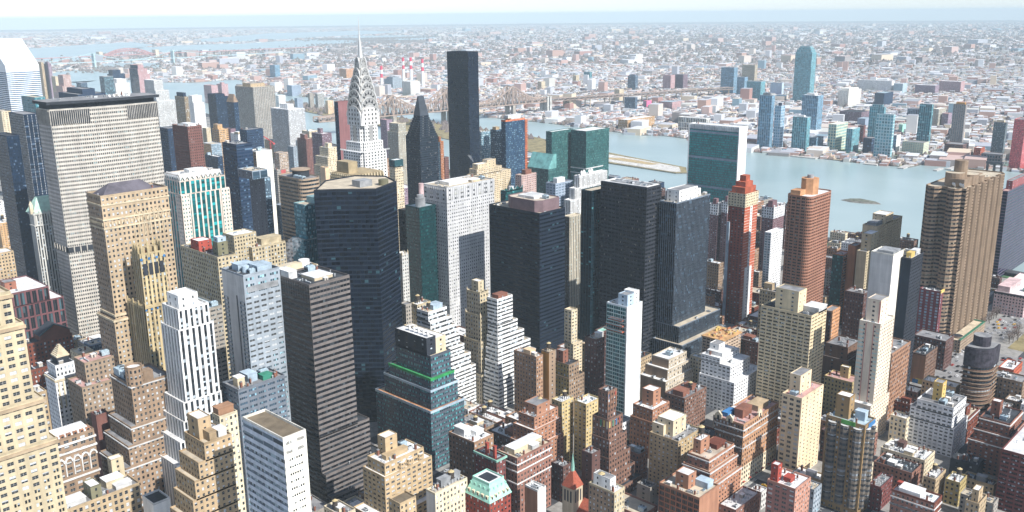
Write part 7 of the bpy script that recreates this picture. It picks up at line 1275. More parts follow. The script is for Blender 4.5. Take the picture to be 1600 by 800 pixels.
    if x=='mansard':
        m=MB(); hipmesh(m,(x0,y0,x1,y1),h,10,3.2,0,.5,1); P(m,'mansard_roof',[plain('mint_copper',(.36,.68,.55),.7,.12,.3),roofmat('w')],B.roof)
        m=MB(); m.box(x0+5.5,y0+5.5,h+10,x1-5.5,y1-5.5,h+10.6); P(m,'roof_well',[cmat('dark')],B.roof)
        m=MB(); ringclad(m,(x0+3.2,y0+3.2,x1-3.2,y1-3.2),h+9.8,h+10.9,.3); P(m,'roof_edge',[plain('mint_copper',(.36,.68,.55),.7,.12,.3)],B.roof)
        for side in range(2):
            for k in range(5):
                L=D if side==0 else W; t=2.5+k*(L-5)/4
                m=MB(); zz=h+1.2; 
                def bx(o0,o1,a,b,z0,z1,mt):
                    if side==0: m.box(x0+o0,y0+a,z0,x0+o1,y0+b,z1,mt)
                    else: m.box(x0+a,y0+o0,z0,x0+b,y0+o1,z1,mt)
                bx(.1,2,t-.8,t+.8,zz,zz+2.3,0); bx(-.25,2,t-1,t+1,zz+2.3,zz+2.7,0); bx(.05,.1,t-.5,t+.5,zz+.3,zz+2,1); P(m,'dormer',[cmat('creamst'),GLASS],B.roof)
                m=MB(); zz=h+6; bx(1.75,3,t-.5,t+.5,zz,zz+1.8,0); P(m,'arched_vent',[cmat('mint')],B.roof)
        return
    if x=='mural':
        m=MB(); m.box(x0-.08,y0+1,.3,x0-.02,y0+7,5); P(m,'mural',[cmat('yel')]); m=MB(); m.box(x0-.1,y0+4.5,.3,x0-.03,y0+9.5,4); P(m,'mural',[cmat('blue')]); return
    if x=='tanktop': put('water_tank',B.roof,B,(x0+W*.3,y0+D*.78,h+9.3),0,1.1); return
    if x=='deck':
        m=MB(); m.box(x0-.6,y0-.6,h,x1+.6,y1+.6,h+1.2,0,True); P(m,'top_deck',[plain('deck_orange',(.6,.36,.17),.8)],B.roof)
        for k in range(40):
            m=MB(); xx=rnd.uniform(x0+1,x1-3); yy=rnd.uniform(y0+1,y1-2); m.box(xx,yy,h+1.2,xx+rnd.uniform(1,5),yy+rnd.uniform(.5,2),h+rnd.uniform(1.7,3.2)); P(m,'formwork',[cmat(rnd.choice(['yel','yel','rust','cream','orange']))],B.roof)
        return
    if x=='crane':
        c=(x0-4,y1+4); m=MB()
        for a in (-.9,.9):
            for b in (-.9,.9): m.bar((c[0]+a,c[1]+b,.2),(c[0]+a,c[1]+b,h+20),.35)
        for z in range(2,int(h)+18,4): m.bar((c[0]-.9,c[1]-.9,z),(c[0]+.9,c[1]+.9,z+4),.25); m.bar((c[0]+.9,c[1]-.9,z),(c[0]-.9,c[1]+.9,z+4),.25)
        P(m,'crane_mast',[plain('crane_red',(.6,.1,.1),.6)]); m=MB(); m.bar((c[0]+5,c[1]-5,h+18),(c[0]-22,c[1]+26,h+46),1.1); m.bar((c[0]+5,c[1]-5,h+19),(c[0]-22,c[1]+26,h+47.5),.4); m.box(c[0]+2,c[1]-7,h+16,c[0]+6,c[1]-3,h+19); P(m,'crane_jib',[plain('crane_red',(.6,.1,.1),.6)])
        m=MB(); m.box(x0-.2,y0-.3,2,x0+W*.6,y0-.1,h*.55); P(m,'red_netting',[plain('net_red',(.5,.1,.1),.9)]); return
    if x=='dome':
        m=MB(); cx,cy=x0+W*.25,y0+4
        for k in range(5): 
            a0=math.pi/2*k/5; a1=math.pi/2*(k+1)/5; m.prism(ngon(cx,cy,5*math.cos(a0),14),h+1+5*math.sin(a0),h+1+5*math.sin(a1),0,k==4,None,max(.05,math.cos(a1))/math.cos(a0),(cx,cy))
        P(m,'dome',[cmat('gcop')],B.roof); m=MB(); m.prism(inset(rectpoly(T[0]),-.5),h-1.5,h+.3,0,False); P(m,'cornice',[cmat('dark')]); return
    if x=='roundtank':
        m=MB(); m.cyl(x0+8,y0+7,h,h+9,5,18,0,0); m.cyl(x0+8,y0+7,h+9,h+12,3.5,14,0,0); P(m,'tank_drum',[cmat('grey')],B.roof)
        m=MB(); m.cyl(x0+14,y0+12,h,h+22,2.6,14); P(m,'chimney',[cmat('pinkst')],B.roof); return
    if x=='dishes':
        for k in range(4): put('satellite_dish',B.roof,B,(x0+6+k*8,y0+2.5+(k%2)*2.5,h),.2,2.2)
        return
    if x=='pinn':
        for t in T[:3]:
            for cx,cy in ((t[0]+.4,t[1]+.4),(t[2]-.4,t[1]+.4),(t[0]+.4,t[3]-.4),((t[0]+t[2])/2,t[1]+.4)):
                m=MB(); m.box(cx-.45,cy-.45,t[4]-1,cx+.45,cy+.45,t[4]+2); m.cyl(cx,cy,t[4]+2,t[4]+4,.5,4,0,0,.05); P(m,'pinnacle',[cmat('cream')])
        return
    if x=='blade':
        for k,(zz,dd) in enumerate(((h-11,4),(h-15.5,2),(h-20,0))):
            m=MB(); m.box(x0-3.2+k*.2-.4*k,y0+2+dd*.2,zz,x0,y1-dd,zz+.6); m.box(x0-3.2-.2*k,y0+2,zz+.6,x0-3.-.2*k,y1-dd,zz+1.6,1); P(m,'red_terrace',[cmat('redo'),plain('rail_glass',(.35,.5,.5),.2)])
        m=MB(); m.box(x0-.4,y0-.3,.2,x0+.1,y0+.8,h+1); m.box(x1-.8,y0-.3,.2,x1+.3,y0-.02,h+1.5); P(m,'white_edge',[cmat('white')]); return
    if x=='peak':
        m=MB(); hipmesh(m,(x0,y0,x1,y1),h,16,min(W,D)*.42,0); P(m,'pyramid_roof',[cmat('brownt')],B.roof); return
    if x=='helms':
        m=MB(); hipmesh(m,(x0,y0,x1,max(y1,y0+20)),h,16,8,0); P(m,'pyramid_roof',[plain('pale_copper',(.45,.66,.54),.7,.15,.2)],B.roof)
        m=MB(); 
        for k in range(9): xx=x0+1+k*(W-2)/8; m.box(xx-.6,y0-.8,h-12,xx+.6,y0,h+2.5)
        ringclad(m,(x0,y0,x1,y1),h-13,h-12,.8); ringclad(m,(x0,y0,x1,y1),h-1,h+.4,1.); P(m,'stone_trim',[cmat('palest')]); m=MB(); m.box(x0-2,y0+1,h,x0+1,y0+4,h+10); m.cyl(x0-.5,y0+2.5,h+10,h+14,1.8,8,0,0,.1); P(m,'lantern',[cmat('creamst')],B.roof); return
    if x=='terr':
        cl=[plain('turf_green',(.04,.33,.1),.9),cmat('white'),plain('deck_orange2',(.55,.27,.13),.85)]
        for k,t in enumerate(T[1:4]):
            m=MB(); p=T[k]
            m.box(t[0]+.6,t[1]+.6,t[4],t[2]-.6,p[1]-.1,t[4]+.15); m.box(t[0]+.6,p[1]-.1,t[4],p[0]-.1,t[3]-.6,t[4]+.15); P(m,'terrace_floor',[cl[k]],B.roof)
            m=MB(); ringclad(m,(t[0]-.01,t[1]-.01,t[2]+.01,t[3]+.01),t[4]-.9,t[4]+1,.2); P(m,'terrace_rail',[cl[0] if k==0 else cmat('bluepale')])
        for k in range(5): put('satellite_dish',B.roof,B,(x0+4,y0+8+k*5,h+13.3),.6,1.2)
        return
    if x=='bays':
        m=MB(); c=(x0+W*.48,y0+D*.5); m.cyl(c[0],c[1],h,h+15,8.5,8,0,0); m.cyl(c[0],c[1],h+15,h+18,3,12,1); P(m,'roof_drum',[cmat('orangel2'),cmat('grey')],B.roof); m=MB(); m.box(x0+3,y0+D*.5,h,x0+W*.35,y1-3,h+5); P(m,'bulkhead',[cmat('orangel2')],B.roof); return
    if x=='corin':
        for k,(a,b,hh,r) in enumerate(((.14,.62,13,8.5),(.3,.3,10,9),(.45,.3,7,9),(.6,.3,3,9))):
            m=MB(); pl=ngon(x0+W*a,y0+D*b+4,r,16); m.prism(pl,h-.5,h+hh,0,True,1); P(m,'roof_drum',[cmat('tanbr'),roofmat('t')],B.roof)
        m=MB(); m.cyl(x0+W*.2,y0+D*.7,h,h+24,6,16); P(m,'roof_drum',[cmat('tanbr')],B.roof)
        m=MB(); m.box(x0+8,y0+5,h-.2,x0+W*.5,y1-2,h+8); P(m,'bulkhead',[cmat('tanbr')],B.roof)
        for k in range(6): put('satellite_dish',B.roof,B,(x0+3+2.2*k%7,y0+5+2.1*k,h),.5,1.5)
        return
def arcs(c,r,a0,a1,n,sy=1.): return [(c[0]+r*math.cos(a0+(a1-a0)*k/n),c[1]+sy*r*math.sin(a0+(a1-a0)*k/n)) for k in range(n+1)]
def rounded(t,r):
    x0,y0,x1,y1=t[:4]; p=math.pi
    return arcs((x0+r,y0+r),r,p,1.5*p,5)+arcs((x1-r,y0+r),r,1.5*p,2*p,5)+arcs((x1-r,y1-r),r,0,.5*p,3)+arcs((x0+r,y1-r),r,.5*p,p,3)
def corin_poly(t):
    x0,y0,x1,y1=t[:4]; p=math.pi; W=x1-x0; D=y1-y0; out=[]
    out+=[(x0,y0)]
    n=6
    for k in range(n):
        c=x0+8+(k+.5)*(W-10)/n; out+=[(c-9,y0+2.5)] if k else [(x0+7,y0)]
        out+=[(c+6.5*math.cos(a),y0+2.5+4.2*math.sin(a)) for a in np.linspace(p,2*p,6)]
    out+=[(x1,y0+2.5),(x1,y1+16),(x0,y1+16)]
    for cy in (y1+8,y0+D*.5): out+=arcs((x0,cy),6.5,.5*p,1.5*p,5)[:] if cy>y0+7 else []
    return out
POLY=dict(metlife=lambda t:[(t[0],t[1]),(t[0]+.33*(t[2]-t[0]),t[1]-5),(t[0]+.68*(t[2]-t[0]),t[1]-5),(t[2],t[1]),(t[2],t[3]),(t[0]+.68*(t[2]-t[0]),t[3]+7),(t[0]+.33*(t[2]-t[0]),t[3]+7),(t[0],t[3])],
 oct=lambda t:[(398,579),(411,569),(432,547),(465,562),(477,590),(462,612),(432,611)],
 curved=lambda t: rounded(t,7), bays=lambda t: rounded(t,5.5), corin=corin_poly)
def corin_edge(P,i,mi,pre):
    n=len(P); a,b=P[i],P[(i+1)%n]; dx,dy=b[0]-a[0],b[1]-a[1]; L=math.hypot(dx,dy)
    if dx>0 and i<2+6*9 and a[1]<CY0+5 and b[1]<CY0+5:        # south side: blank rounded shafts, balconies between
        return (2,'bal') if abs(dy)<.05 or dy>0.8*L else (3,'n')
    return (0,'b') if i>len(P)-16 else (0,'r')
for row in DATA:
    if row.get('x')=='corin': row['epre']=corin_edge; CY0=row['t'][0][1]; row['xm']=(('tanbr','bal'),('tanbr_shade','n')); row['st']=('tanbr/b','tanbr/n')  # south shafts take a darkened tan, their weak sun painted into the colour
    if row.get('x') in POLY: row['poly']=POLY[row['x']]
    B=build(row)
    if row.get('x'): spec(0,B,row)
    row['B']=B
BYID={r['id']:r for r in DATA if 'id' in r}
# ------------------------------------------------------------------ the steel crowned skyscraper
B=Bld('skyscraper','white masonry skyscraper with a steel crown of nested arches and a needle spire','skyscraper',(566,731,.15))
cx,cy=566,731
m=MB()
def sq(s): return (cx-s/2,cy-s/2,cx+s/2,cy+s/2)
def notch(s,c):   # square with notched corners
    a=s/2; b=a-c
    return [(cx-b,cy-a),(cx+b,cy-a),(cx+b,cy-b),(cx+a,cy-b),(cx+a,cy+b),(cx+b,cy+b),(cx+b,cy+a),(cx-b,cy+a),(cx-b,cy+b),(cx-a,cy+b),(cx-a,cy-b),(cx-b,cy-b)]
fmc=[facade('chry','bw'),facade('chry','p')]
for poly,z0,z1,pre in ((notch(22.5,3.6),200,232,'p'),(notch(28,2.5),191,200,'p'),(notch(33,3),150,191,'bw'),(notch(36,2),.2,150,'bw')):
    for a,b in zip(poly,poly[1:]+poly[:1]): wall(m,a,b,z0,z1,pre,0,facing(a,b))
    m.cap(poly,z1,1)
B.part(m,'wall',[fmc[1],roofmat('w')])
STEEL=plain('crown_steel',(.7,.69,.66),.38,.08,.4,.5); STEELD=plain('crown_steel_dark',(.45,.44,.42),.4,.08,.4,.45); TW=plain('crown_window',(.05,.05,.055),.2)
m=MB()
for q in range(4):
    a=2*math.pi*q/4; rot=lambda x,y:(cx+x*math.cos(a)-y*math.sin(a),cy+x*math.sin(a)+y*math.cos(a))
    p0=rot(-2.4,-11.4); p1=rot(2.4,-11.4); m.quad((*p0,196),(*p1,196),(*p1,236),(*p0,236))
B.part(m,'steel_strip',[STEELD])
lev=[(21.5,216,235,11.6,1),(20.4,222,243,10.6,0),(18.6,230,250.5,9.8,0),(16.4,238,257.5,8.7,0),(13.8,246,264,7.4,0),(10.2,254,271,5.7,0),(7.2,262,281,4.2,0)]
for w_,zb,za,dd,dorm in lev:
    for q in range(4):
        a=2*math.pi*q/4; rot=lambda x,y,z:(cx+x*math.cos(a)-y*math.sin(a),cy+x*math.sin(a)+y*math.cos(a),z)
        n=14; pr=[(-w_/2,zb)]+[(-w_/2*math.cos(math.pi*k/n),zb+(za-zb)*.45+(za-zb)*.55*math.sin(math.pi*k/n)) for k in range(n+1)]+[(w_/2,zb)]
        m=MB(); m.T.append(('poly',[rot(x,-dd,z) for x,z in pr[::-1]][::-1],0))
        for (xa,z_a),(xb,z_b) in zip(pr,pr[1:]): m.quad(rot(xa,-dd,z_a),rot(xb,-dd,z_b),rot(xb,0,z_b),rot(xa,0,z_a),0)
        # raised rim
        for k in range(1,len(pr)-2):
            (xa,z_a),(xb,z_b)=pr[k],pr[k+1]; m.bar(rot(xa,-dd-.15,z_a),rot(xb,-dd-.15,z_b),.75,1)
        o=B.part(m,'crown_arch',[STEELD if not dorm else cmat('chry'),STEEL])
        m=MB()
        if not dorm:
            for k in range(1,6):
                t=math.pi*k/6; rr=.36; c=(-w_*rr*math.cos(t),zb+(za-zb)*.45+(za-zb)*.38*math.sin(t)); u=Vector((-math.cos(t),math.sin(t)*1.2)).normalized(); s=w_*.075
                v=Vector((-u.y,u.x)); p=[c[0]+u.x*s*1.6,c[1]+u.y*s*1.6]; l=[c[0]-u.x*s+v.x*s,c[1]-u.y*s+v.y*s]; r_=[c[0]-u.x*s-v.x*s,c[1]-u.y*s-v.y*s]
                m.tri(rot(p[0],-dd-.06,p[1]),rot(l[0],-dd-.06,l[1]),rot(r_[0],-dd-.06,r_[1]))
        else:
            for rr in range(4):
                for k in range(4): xx=-6.6+k*4.4; zz=zb+1.+rr*4.2; m.quad(rot(xx-.8,-dd-.06,zz),rot(xx+.8,-dd-.06,zz),rot(xx+.8,-dd-.06,zz+2.2),rot(xx-.8,-dd-.06,zz+2.2))
        B.part(m,'crown_window',[TW],o)
m=MB()
for (r0,z0,r1_,z1) in ((3.6,270,2.2,282),(2.2,282,1.3,293),(1.3,293,.6,303),(.6,303,.12,319.5)): m.prism(ngon(cx,cy,r0,8),z0,z1,0,True,None,r1_/r0,(cx,cy))
for q in range(4):
    a=math.pi/4+q*math.pi/2; m.bar((cx+4*math.cos(a),cy+4*math.sin(a),262),(cx+.8*math.cos(a),cy+.8*math.sin(a),297),.8)
B.part(m,'spire',[STEEL])
for q in range(4):
    a=math.pi/4+q*math.pi/2
    for k in range(2):
        m=MB(); r_=20.5; p=Vector((cx+r_*math.cos(a),cy+r_*math.sin(a),197-6)); d=Vector((math.cos(a),math.sin(a),.15)); m.bar(p-d*2,p+d*4,1.6,0,1.2); 
        if k==0: B.part(m,'gargoyle',[STEEL])
# ------------------------------------------------------------------ the slanted white roofed tower
B=Bld('skyscraper','white and blue banded skyscraper with a huge slanted white roof at the photo edge','skyscraper',(657+31,1960+36,.15))
m=MB(); x0,y0,x1,y1=657,1960,719,2032
for a,b in zip(rectpoly((x0,y0,x1,y1)),rectpoly((x0,y0,x1,y1))[1:]+rectpoly((x0,y0,x1,y1))[:1]): wall(m,a,b,.2,220,'bp',0,facing(a,b))
B.part(m,'wall',[facade('citi','bp')]); m=MB()
m.box(x0,y0,220,x1,y1,232); m.quad((x0,y0,232),(x1,y0,232),(x1,y1,282),(x0,y1,282)); m.quad((x1,y1,232),(x0,y1,232),(x0,y1,282),(x1,y1,282)); m.tri((x0,y1,232),(x0,y0,232),(x0,y1,282)); m.tri((x1,y0,232),(x1,y1,232),(x1,y1,282))
B.part(m,'slanted_roof',[plain('white_aluminium',(.8,.82,.84),.45,.06,.05)])
# ------------------------------------------------------------------ the ribbed golden crown before the steel crowned skyscraper
B=Bld('office_tower','tan tower top with golden curved buttresses below the steel crowned skyscraper','office tower',(502,661,.15))
m=MB(); r=(484,645,520,677)
for a,b in zip(rectpoly(r),rectpoly(r)[1:]+rectpoly(r)[:1]): wall(m,a,b,.2,176,'p',0,facing(a,b))
m.cap(rectpoly(r),175.9,1); B.part(m,'wall',[facade('yeltan2','p'),roofmat('g')])
for side in range(2):
    for k in range(11):
        m=MB(); t=(k+.5)/11
        for q in range(4):
            z0=175+q*2.4; o0=(1.6,1.3,.9,.3)[q]
            if side==0: xx=r[0]+t*36; m.box(xx-.75,r[1]-o0,z0,xx+.75,r[1]+1,z0+2.41)
            else: yy=r[1]+t*32; m.box(r[0]-o0,yy-.75,z0,r[0]+1,yy+.75,z0+2.41)
        B.part(m,'buttress',[cmat('yeltan')])
m=MB(); m.box(r[0]+1,r[1]+1,175.9,r[2]-1,r[3]-1,185); m.box(r[0]+4,r[1]+10,185,r[0]+14,r[3]-5,195); B.part(m,'bulkhead',[cmat('goldd')])
# ------------------------------------------------------------------ the long steel bridge
def bl(u): return 2100-(u-1650)*.118
BR=thing('bridge','long steel cantilever bridge with spiky trussed towers crossing the river','bridge',(1918,2069,.3)); 
class PB: pass
Bb=Bld.__new__(Bld); Bb.root=BR; Bb.loc=Vector(BR.location)
BS=plain('bridge_paint',(.38,.29,.24),.7,.15,.05); BSTONE=plain('bridge_stone',(.4,.36,.31),.9,.2,.1)
TW_=[1720,1918,2170,2318]; uu=list(np.arange(1480,2330,14.))
def top(u):
    # top chord height: peaks at the towers, sags between them
    best=52.
    for t,pk in ((1720,98),(1918,106),(2170,100)):
        d=abs(u-t); L=100 if t!=1918 else 110
        if d<L: best=max(best,54+(pk-54)*(1-d/L)**1.5)
    if u>2255 : best=54
    return best
for sgn in (-1,1):
    m=MB()
    for a,b in zip(uu,uu[1:]):
        p=lambda u,z:(u,bl(u)+sgn*13,z)
        m.bar(p(a,top(a)),p(b,top(b)),3.2); m.bar(p(a,40),p(b,40),3.); m.bar(p(a,40),p(a,top(a)),2.)
        if int((a-1480)/14)%2: m.bar(p(a,40),p(b,top(b)),2.)
        else: m.bar(p(a,top(a)),p(b,40),2.)
    Bb.part(m,'truss',[BS])
m=MB()
for a,b in zip(uu,uu[1:]): m.bar((a,bl(a),38.5),(b,bl(b),38.5),26,0,2.); m.bar((a,bl(a),45.5),(b,bl(b),45.5),22,0,.8)
Bb.part(m,'deck',[plain('bridge_deck',(.2,.2,.21),.8)])
for t_,pk in ((1720,98),(1918,106),(2170,100)):
    m=MB()
    for sgn in (-1,1):
        y_=bl(t_)+sgn*13; m.bar((t_-3,y_,38),(t_,y_,pk),2.2); m.bar((t_+3,y_,38),(t_,y_,pk),2.2); m.cyl(t_,y_,pk,pk+10,.9,6,0,0,.1)
        for z in (55,70,85): m.bar((t_-2.5,y_,z),(t_+2.5,y_,z),1.2)
    m.bar((t_,bl(t_)-13,pk-3),(t_,bl(t_)+13,pk-3),2); m.bar((t_,bl(t_)-13,60),(t_,bl(t_)+13,pk-6),1); m.bar((t_,bl(t_)+13,60),(t_,bl(t_)-13,pk-6),1); Bb.part(m,'tower',[BS])
    for sgn in (-1,1):
        m=MB(); y_=bl(t_)+sgn*13; m.box(t_-6,y_-5,.2,t_+6,y_+5,37.4); m.box(t_-7.5,y_-6,.2,t_+7.5,y_+6,6); Bb.part(m,'pier',[BSTONE])
for sgn in (-1,1):
    for k in (2316,2328):
        m=MB(); y_=bl(k)+sgn*13; m.box(k-4,y_-4,.2,k+4,y_+4,54); m.box(k-5,y_-5,54,k+5,y_+5,57); Bb.part(m,'pier',[cmat('palest')])
V=Bld('viaduct','steel approach viaduct running inland from the bridge over low roofs','viaduct',(2600,bl(2600),.3))
m=MB(); us=list(np.arange(2332,3330,24.))
for a,b in zip(us,us[1:]):
    za=40-(a-2332)*.018; zb=40-(b-2332)*.018; m.bar((a,bl(a),za),(b,bl(b),zb),26,0,2.2); m.bar((a,bl(a),za+6),(b,bl(b),zb+6),22,0,1.)
V.part(m,'deck',[plain('bridge_deck',(.2,.2,.21),.8)]); m=MB()
for sgn in (-1,1):
    for a,b in zip(us,us[1:]):
        za=40-(a-2332)*.018; zb=40-(b-2332)*.018; p=lambda u,z:(u,bl(u)+sgn*13.2,z); m.bar(p(a,za+8),p(b,zb+8),1.3); m.bar(p(a,za),p(b,zb),1.5); m.bar(p(a,za),p(b,zb+8),.9); m.bar(p(a,za),p(a,za+8),.9)
V.part(m,'truss',[BS])
for u in np.arange(2420,3300,96.):
    m=MB()
    for sgn in (-1,1): m.bar((u,bl(u)+sgn*11,.2),(u,bl(u)+sgn*11,39-(u-2332)*.018),3.)
    m.bar((u,bl(u)-11,34-(u-2332)*.018),(u,bl(u)+11,34-(u-2332)*.018),2.2); V.part(m,'trestle',[cmat('palest2')])
# ------------------------------------------------------------------ striped chimneys of the power station
CH=[((2757,3409),94,'short'),((2926,3451),124,'a'),((2866,3326),130,'b'),((2820,3193),128,'c')]
LB=['shortest red and white striped chimney, left of the grey power block','first tall red and white striped chimney behind the pale power block','middle tall red and white striped chimney above the pale power block','tall red and white striped chimney nearest the black monolith']
for ((u,v_),h,_),l in zip(CH,LB):
    B=Bld('chimney_stack',l,'chimney',(u,v_,.1),'striped chimneys of the power station'); r=8.5
    m=MB(); m.cyl(u,v_,0,h-72,r,14,0,0,r*.8); B.part(m,'shaft',[plain('stack_white',(.75,.75,.74),.8,.08)])
    for k in range(4):
        m=MB(); m.cyl(u,v_,h-72+k*18,h-72+(k+1)*18,r*.8-k*.25,14); B.part(m,'painted_band',[plain('stack_red',(.62,.06,.12),.7,.08) if k%2 else plain('stack_white',(.75,.75,.74),.8,.08)])
# far arch bridge and far suspension bridge
A=Bld('bridge','far pink steel arch railway bridge between two stone towers','bridge',(3318,7200,.1)); PK=plain('arch_pink',(.5,.25,.24),.8)
m=MB(); n=18
for k in range(n):
    t0,t1=k/n,(k+1)/n; P_=lambda t:(3091+453*t,7182+38*t); z=lambda t,b: b+62*(1-(2*t-1)**2)
    for o in (-10,10):
        a,b=P_(t0),P_(t1); m.bar((a[0],a[1]+o,z(t0,12)),(b[0],b[1]+o,z(t1,12)),5); m.bar((a[0],a[1]+o,z(t0,28)),(b[0],b[1]+o,z(t1,28)),5); m.bar((a[0],a[1]+o,z(t0,12)),(b[0],b[1]+o,z(t1,28)),3)
        m.bar((a[0],a[1]+o,z(t0,12)),(a[0],a[1]+o,42),2.4)
A.part(m,'arch',[PK]); m=MB(); m.bar((1900,7080,41),(5200,7340,41),20,0,5); A.part(m,'deck',[PK])
for px in (3085,3550):
    m=MB(); m.box(px-14,7170+(px-3085)*.08-16,.1,px+14,7170+(px-3085)*.08+40,72); A.part(m,'tower',[cmat('creamst')])
m=MB()
for u in list(np.arange(1950,3050,70))+list(np.arange(3600,5200,70)): m.box(u-4,7090+(u-1900)*.079-8,.1,u+4,7090+(u-1900)*.079+8,38)
A.part(m,'pier',[cmat('palest2')])
S_=Bld('bridge','far pale suspension bridge with two slim towers before the arch bridge','bridge',(2920,6256,.1)); SG=plain('bridge_pale',(.45,.6,.62),.7)
for (u,v_) in ((2625,6210),(3221,6302)):
    m=MB()
    for o in (-14,14): m.box(u-5,v_+o-4,.1,u+5,v_+o+4,98)
    for z in (42,72,94): m.box(u-4,v_-14,z,u+4,v_+14,z+5)
    S_.part(m,'tower',[SG])
m=MB(); m.bar((1700,6067,42),(4300,6468,42),26,0,4); S_.part(m,'deck',[SG]); m=MB()
def cab(t): return 46+52*(2*t-1)**2
for k in range(20):
    t0,t1=k/20,(k+1)/20; p=lambda t,o:(2625+596*t,6210+92*t+o,cab(t))
    for o in (-14,14): m.bar(p(t0,o),p(t1,o),2.)
for o in (-14,14): m.bar((2625,6210+o,98),(2260,6154+o,44),2.); m.bar((3221,6302+o,98),(3600,6360+o,44),2.)
S_.part(m,'cable',[SG])
# old black gantries on the far shore
for k,(x,y,l) in enumerate(((1998,545,'black railway gantry with two lifting frames, left of the other one'),(2030,455,'black railway gantry half hidden behind the round bayed tower'))):
    B=Bld('gantry',l,'gantry',(x,y,.3)); 
    for q in (-13,0,13):
        m=MB(); m.bar((x-4,y+q,.3),(x-4,y+q,20),2.); m.bar((x+4,y+q,.3),(x+4,y+q,20),2.); m.bar((x-4,y+q,12),(x+4,y+q,20),1.); B.part(m,'leg',[plain('gantry_black',(.05,.05,.06),.7)])
    m=MB(); m.box(x-5,y-15,20,x+5,y+15,25,0,True); B.part(m,'lifting_beam',[plain('gantry_black',(.05,.05,.06),.7)])
# ------------------------------------------------------------------ the small church by the bottom edge
p=(411,335); B=Bld('church','small stone church with red tiled roofs and a green copper spire','church',(p[0],p[1],.15))
u,v_=p; m=MB(); hh=30; s=4.6
for a,b in zip(rectpoly((u-s,v_-s,u+s,v_+s)),rectpoly((u-s,v_-s,u+s,v_+s))[1:]+rectpoly((u-s,v_-s,u+s,v_+s))[:1]): wall(m,a,b,.2,hh,'n',0,False)
B.part(m,'tower',[facade('stone','n')])
for sd in range(4):
    for k in (-1,0,1):
        m=MB(); t=k*2.4
        if sd==0: m.box(u+t-.6,v_-s-.06,hh-10,u+t+.6,v_-s-.02,hh-2)
        elif sd==1: m.box(u-s-.06,v_+t-.6,hh-10,u-s-.02,v_+t+.6,hh-2)
        else: continue
        B.part(m,'louvre',[cmat('dark')])
m=MB(); m.prism([(u-s-.4,v_-s-.4),(u+s+.4,v_-s-.4),(u+s+.4,v_+s+.4),(u-s-.4,v_+s+.4)],hh,hh+10,0,True,None,.22); B.part(m,'tower_roof',[plain('red_tile',(.36,.1,.06),.8,.2,1.)])
m=MB(); m.cyl(u,v_,hh+9.5,hh+13,1.2,8); m.cyl(u,v_,hh+13,hh+22,1.2,8,0,0,.05); B.part(m,'spire',[cmat('gcop')])
m=MB(); a0,b0,a1,b1=u-2,v_-26,u+14,v_-s; z=13; m.box(a0,b0,.2,a1,b1,z); c=(a0+a1)/2; m.tri((a0,b0,z),(a1,b0,z),(c,b0,z+7)); B.part(m,'nave',[cmat('stone')])
m=MB(); m.quad((a0-.5,b0-.3,z-.3),(c,b0-.3,z+7.3),(c,b1,z+7.3),(a0-.5,b1,z-.3)); m.quad((c,b0-.3,z+7.3),(a1+.5,b0-.3,z-.3),(a1+.5,b1,z-.3),(c,b1,z+7.3)); B.part(m,'nave_roof',[plain('red_tile',(.36,.1,.06),.8,.2,1.)])
# ------------------------------------------------------------------ curved tower still wrapped at the right edge
u,v_=(747,190); B=Bld('apartment_tower','curved brown tower under construction wrapped in dark netting','apartment tower',(u+12,v_+10,.15))
m=MB(); pl=arcs((u+13,v_+13),13,math.pi,1.5*math.pi,8)+[(u+24,v_),(u+24,v_+18),(u,v_+18)]
for a,b in zip(pl,pl[1:]+pl[:1]): wall(m,a,b,.2,58,'b',0,facing(a,b))
B.part(m,'wall',[facade('brown2','b')]); m=MB(); q=inset(pl,-.6); m.prism(q,46,61,0,True); B.part(m,'dark_netting',[plain('net_dark',(.06,.055,.07),.9,.4,.3)])
m=MB(); m.prism(inset(pl,.3),58,61.8,0,True,1); B.part(m,'roof',[cmat('dark'),roofmat('g')]); m=MB(); m.cyl(u+12,v_+10,61.8,70,6.5,18,0,1); B.part(m,'round_penthouse',[plain('net_dark',(.06,.055,.07),.9,.4,.3),roofmat('g')])
for k in range(12):
    m=MB(); q=inset(pl,-.8); z=5+k*3.4
    for a,b in zip(q,q[1:]+q[:1]): m.bar((*a,z),(*b,z),.6)
    B.part(m,'floor_edge',[cmat('brownt')])
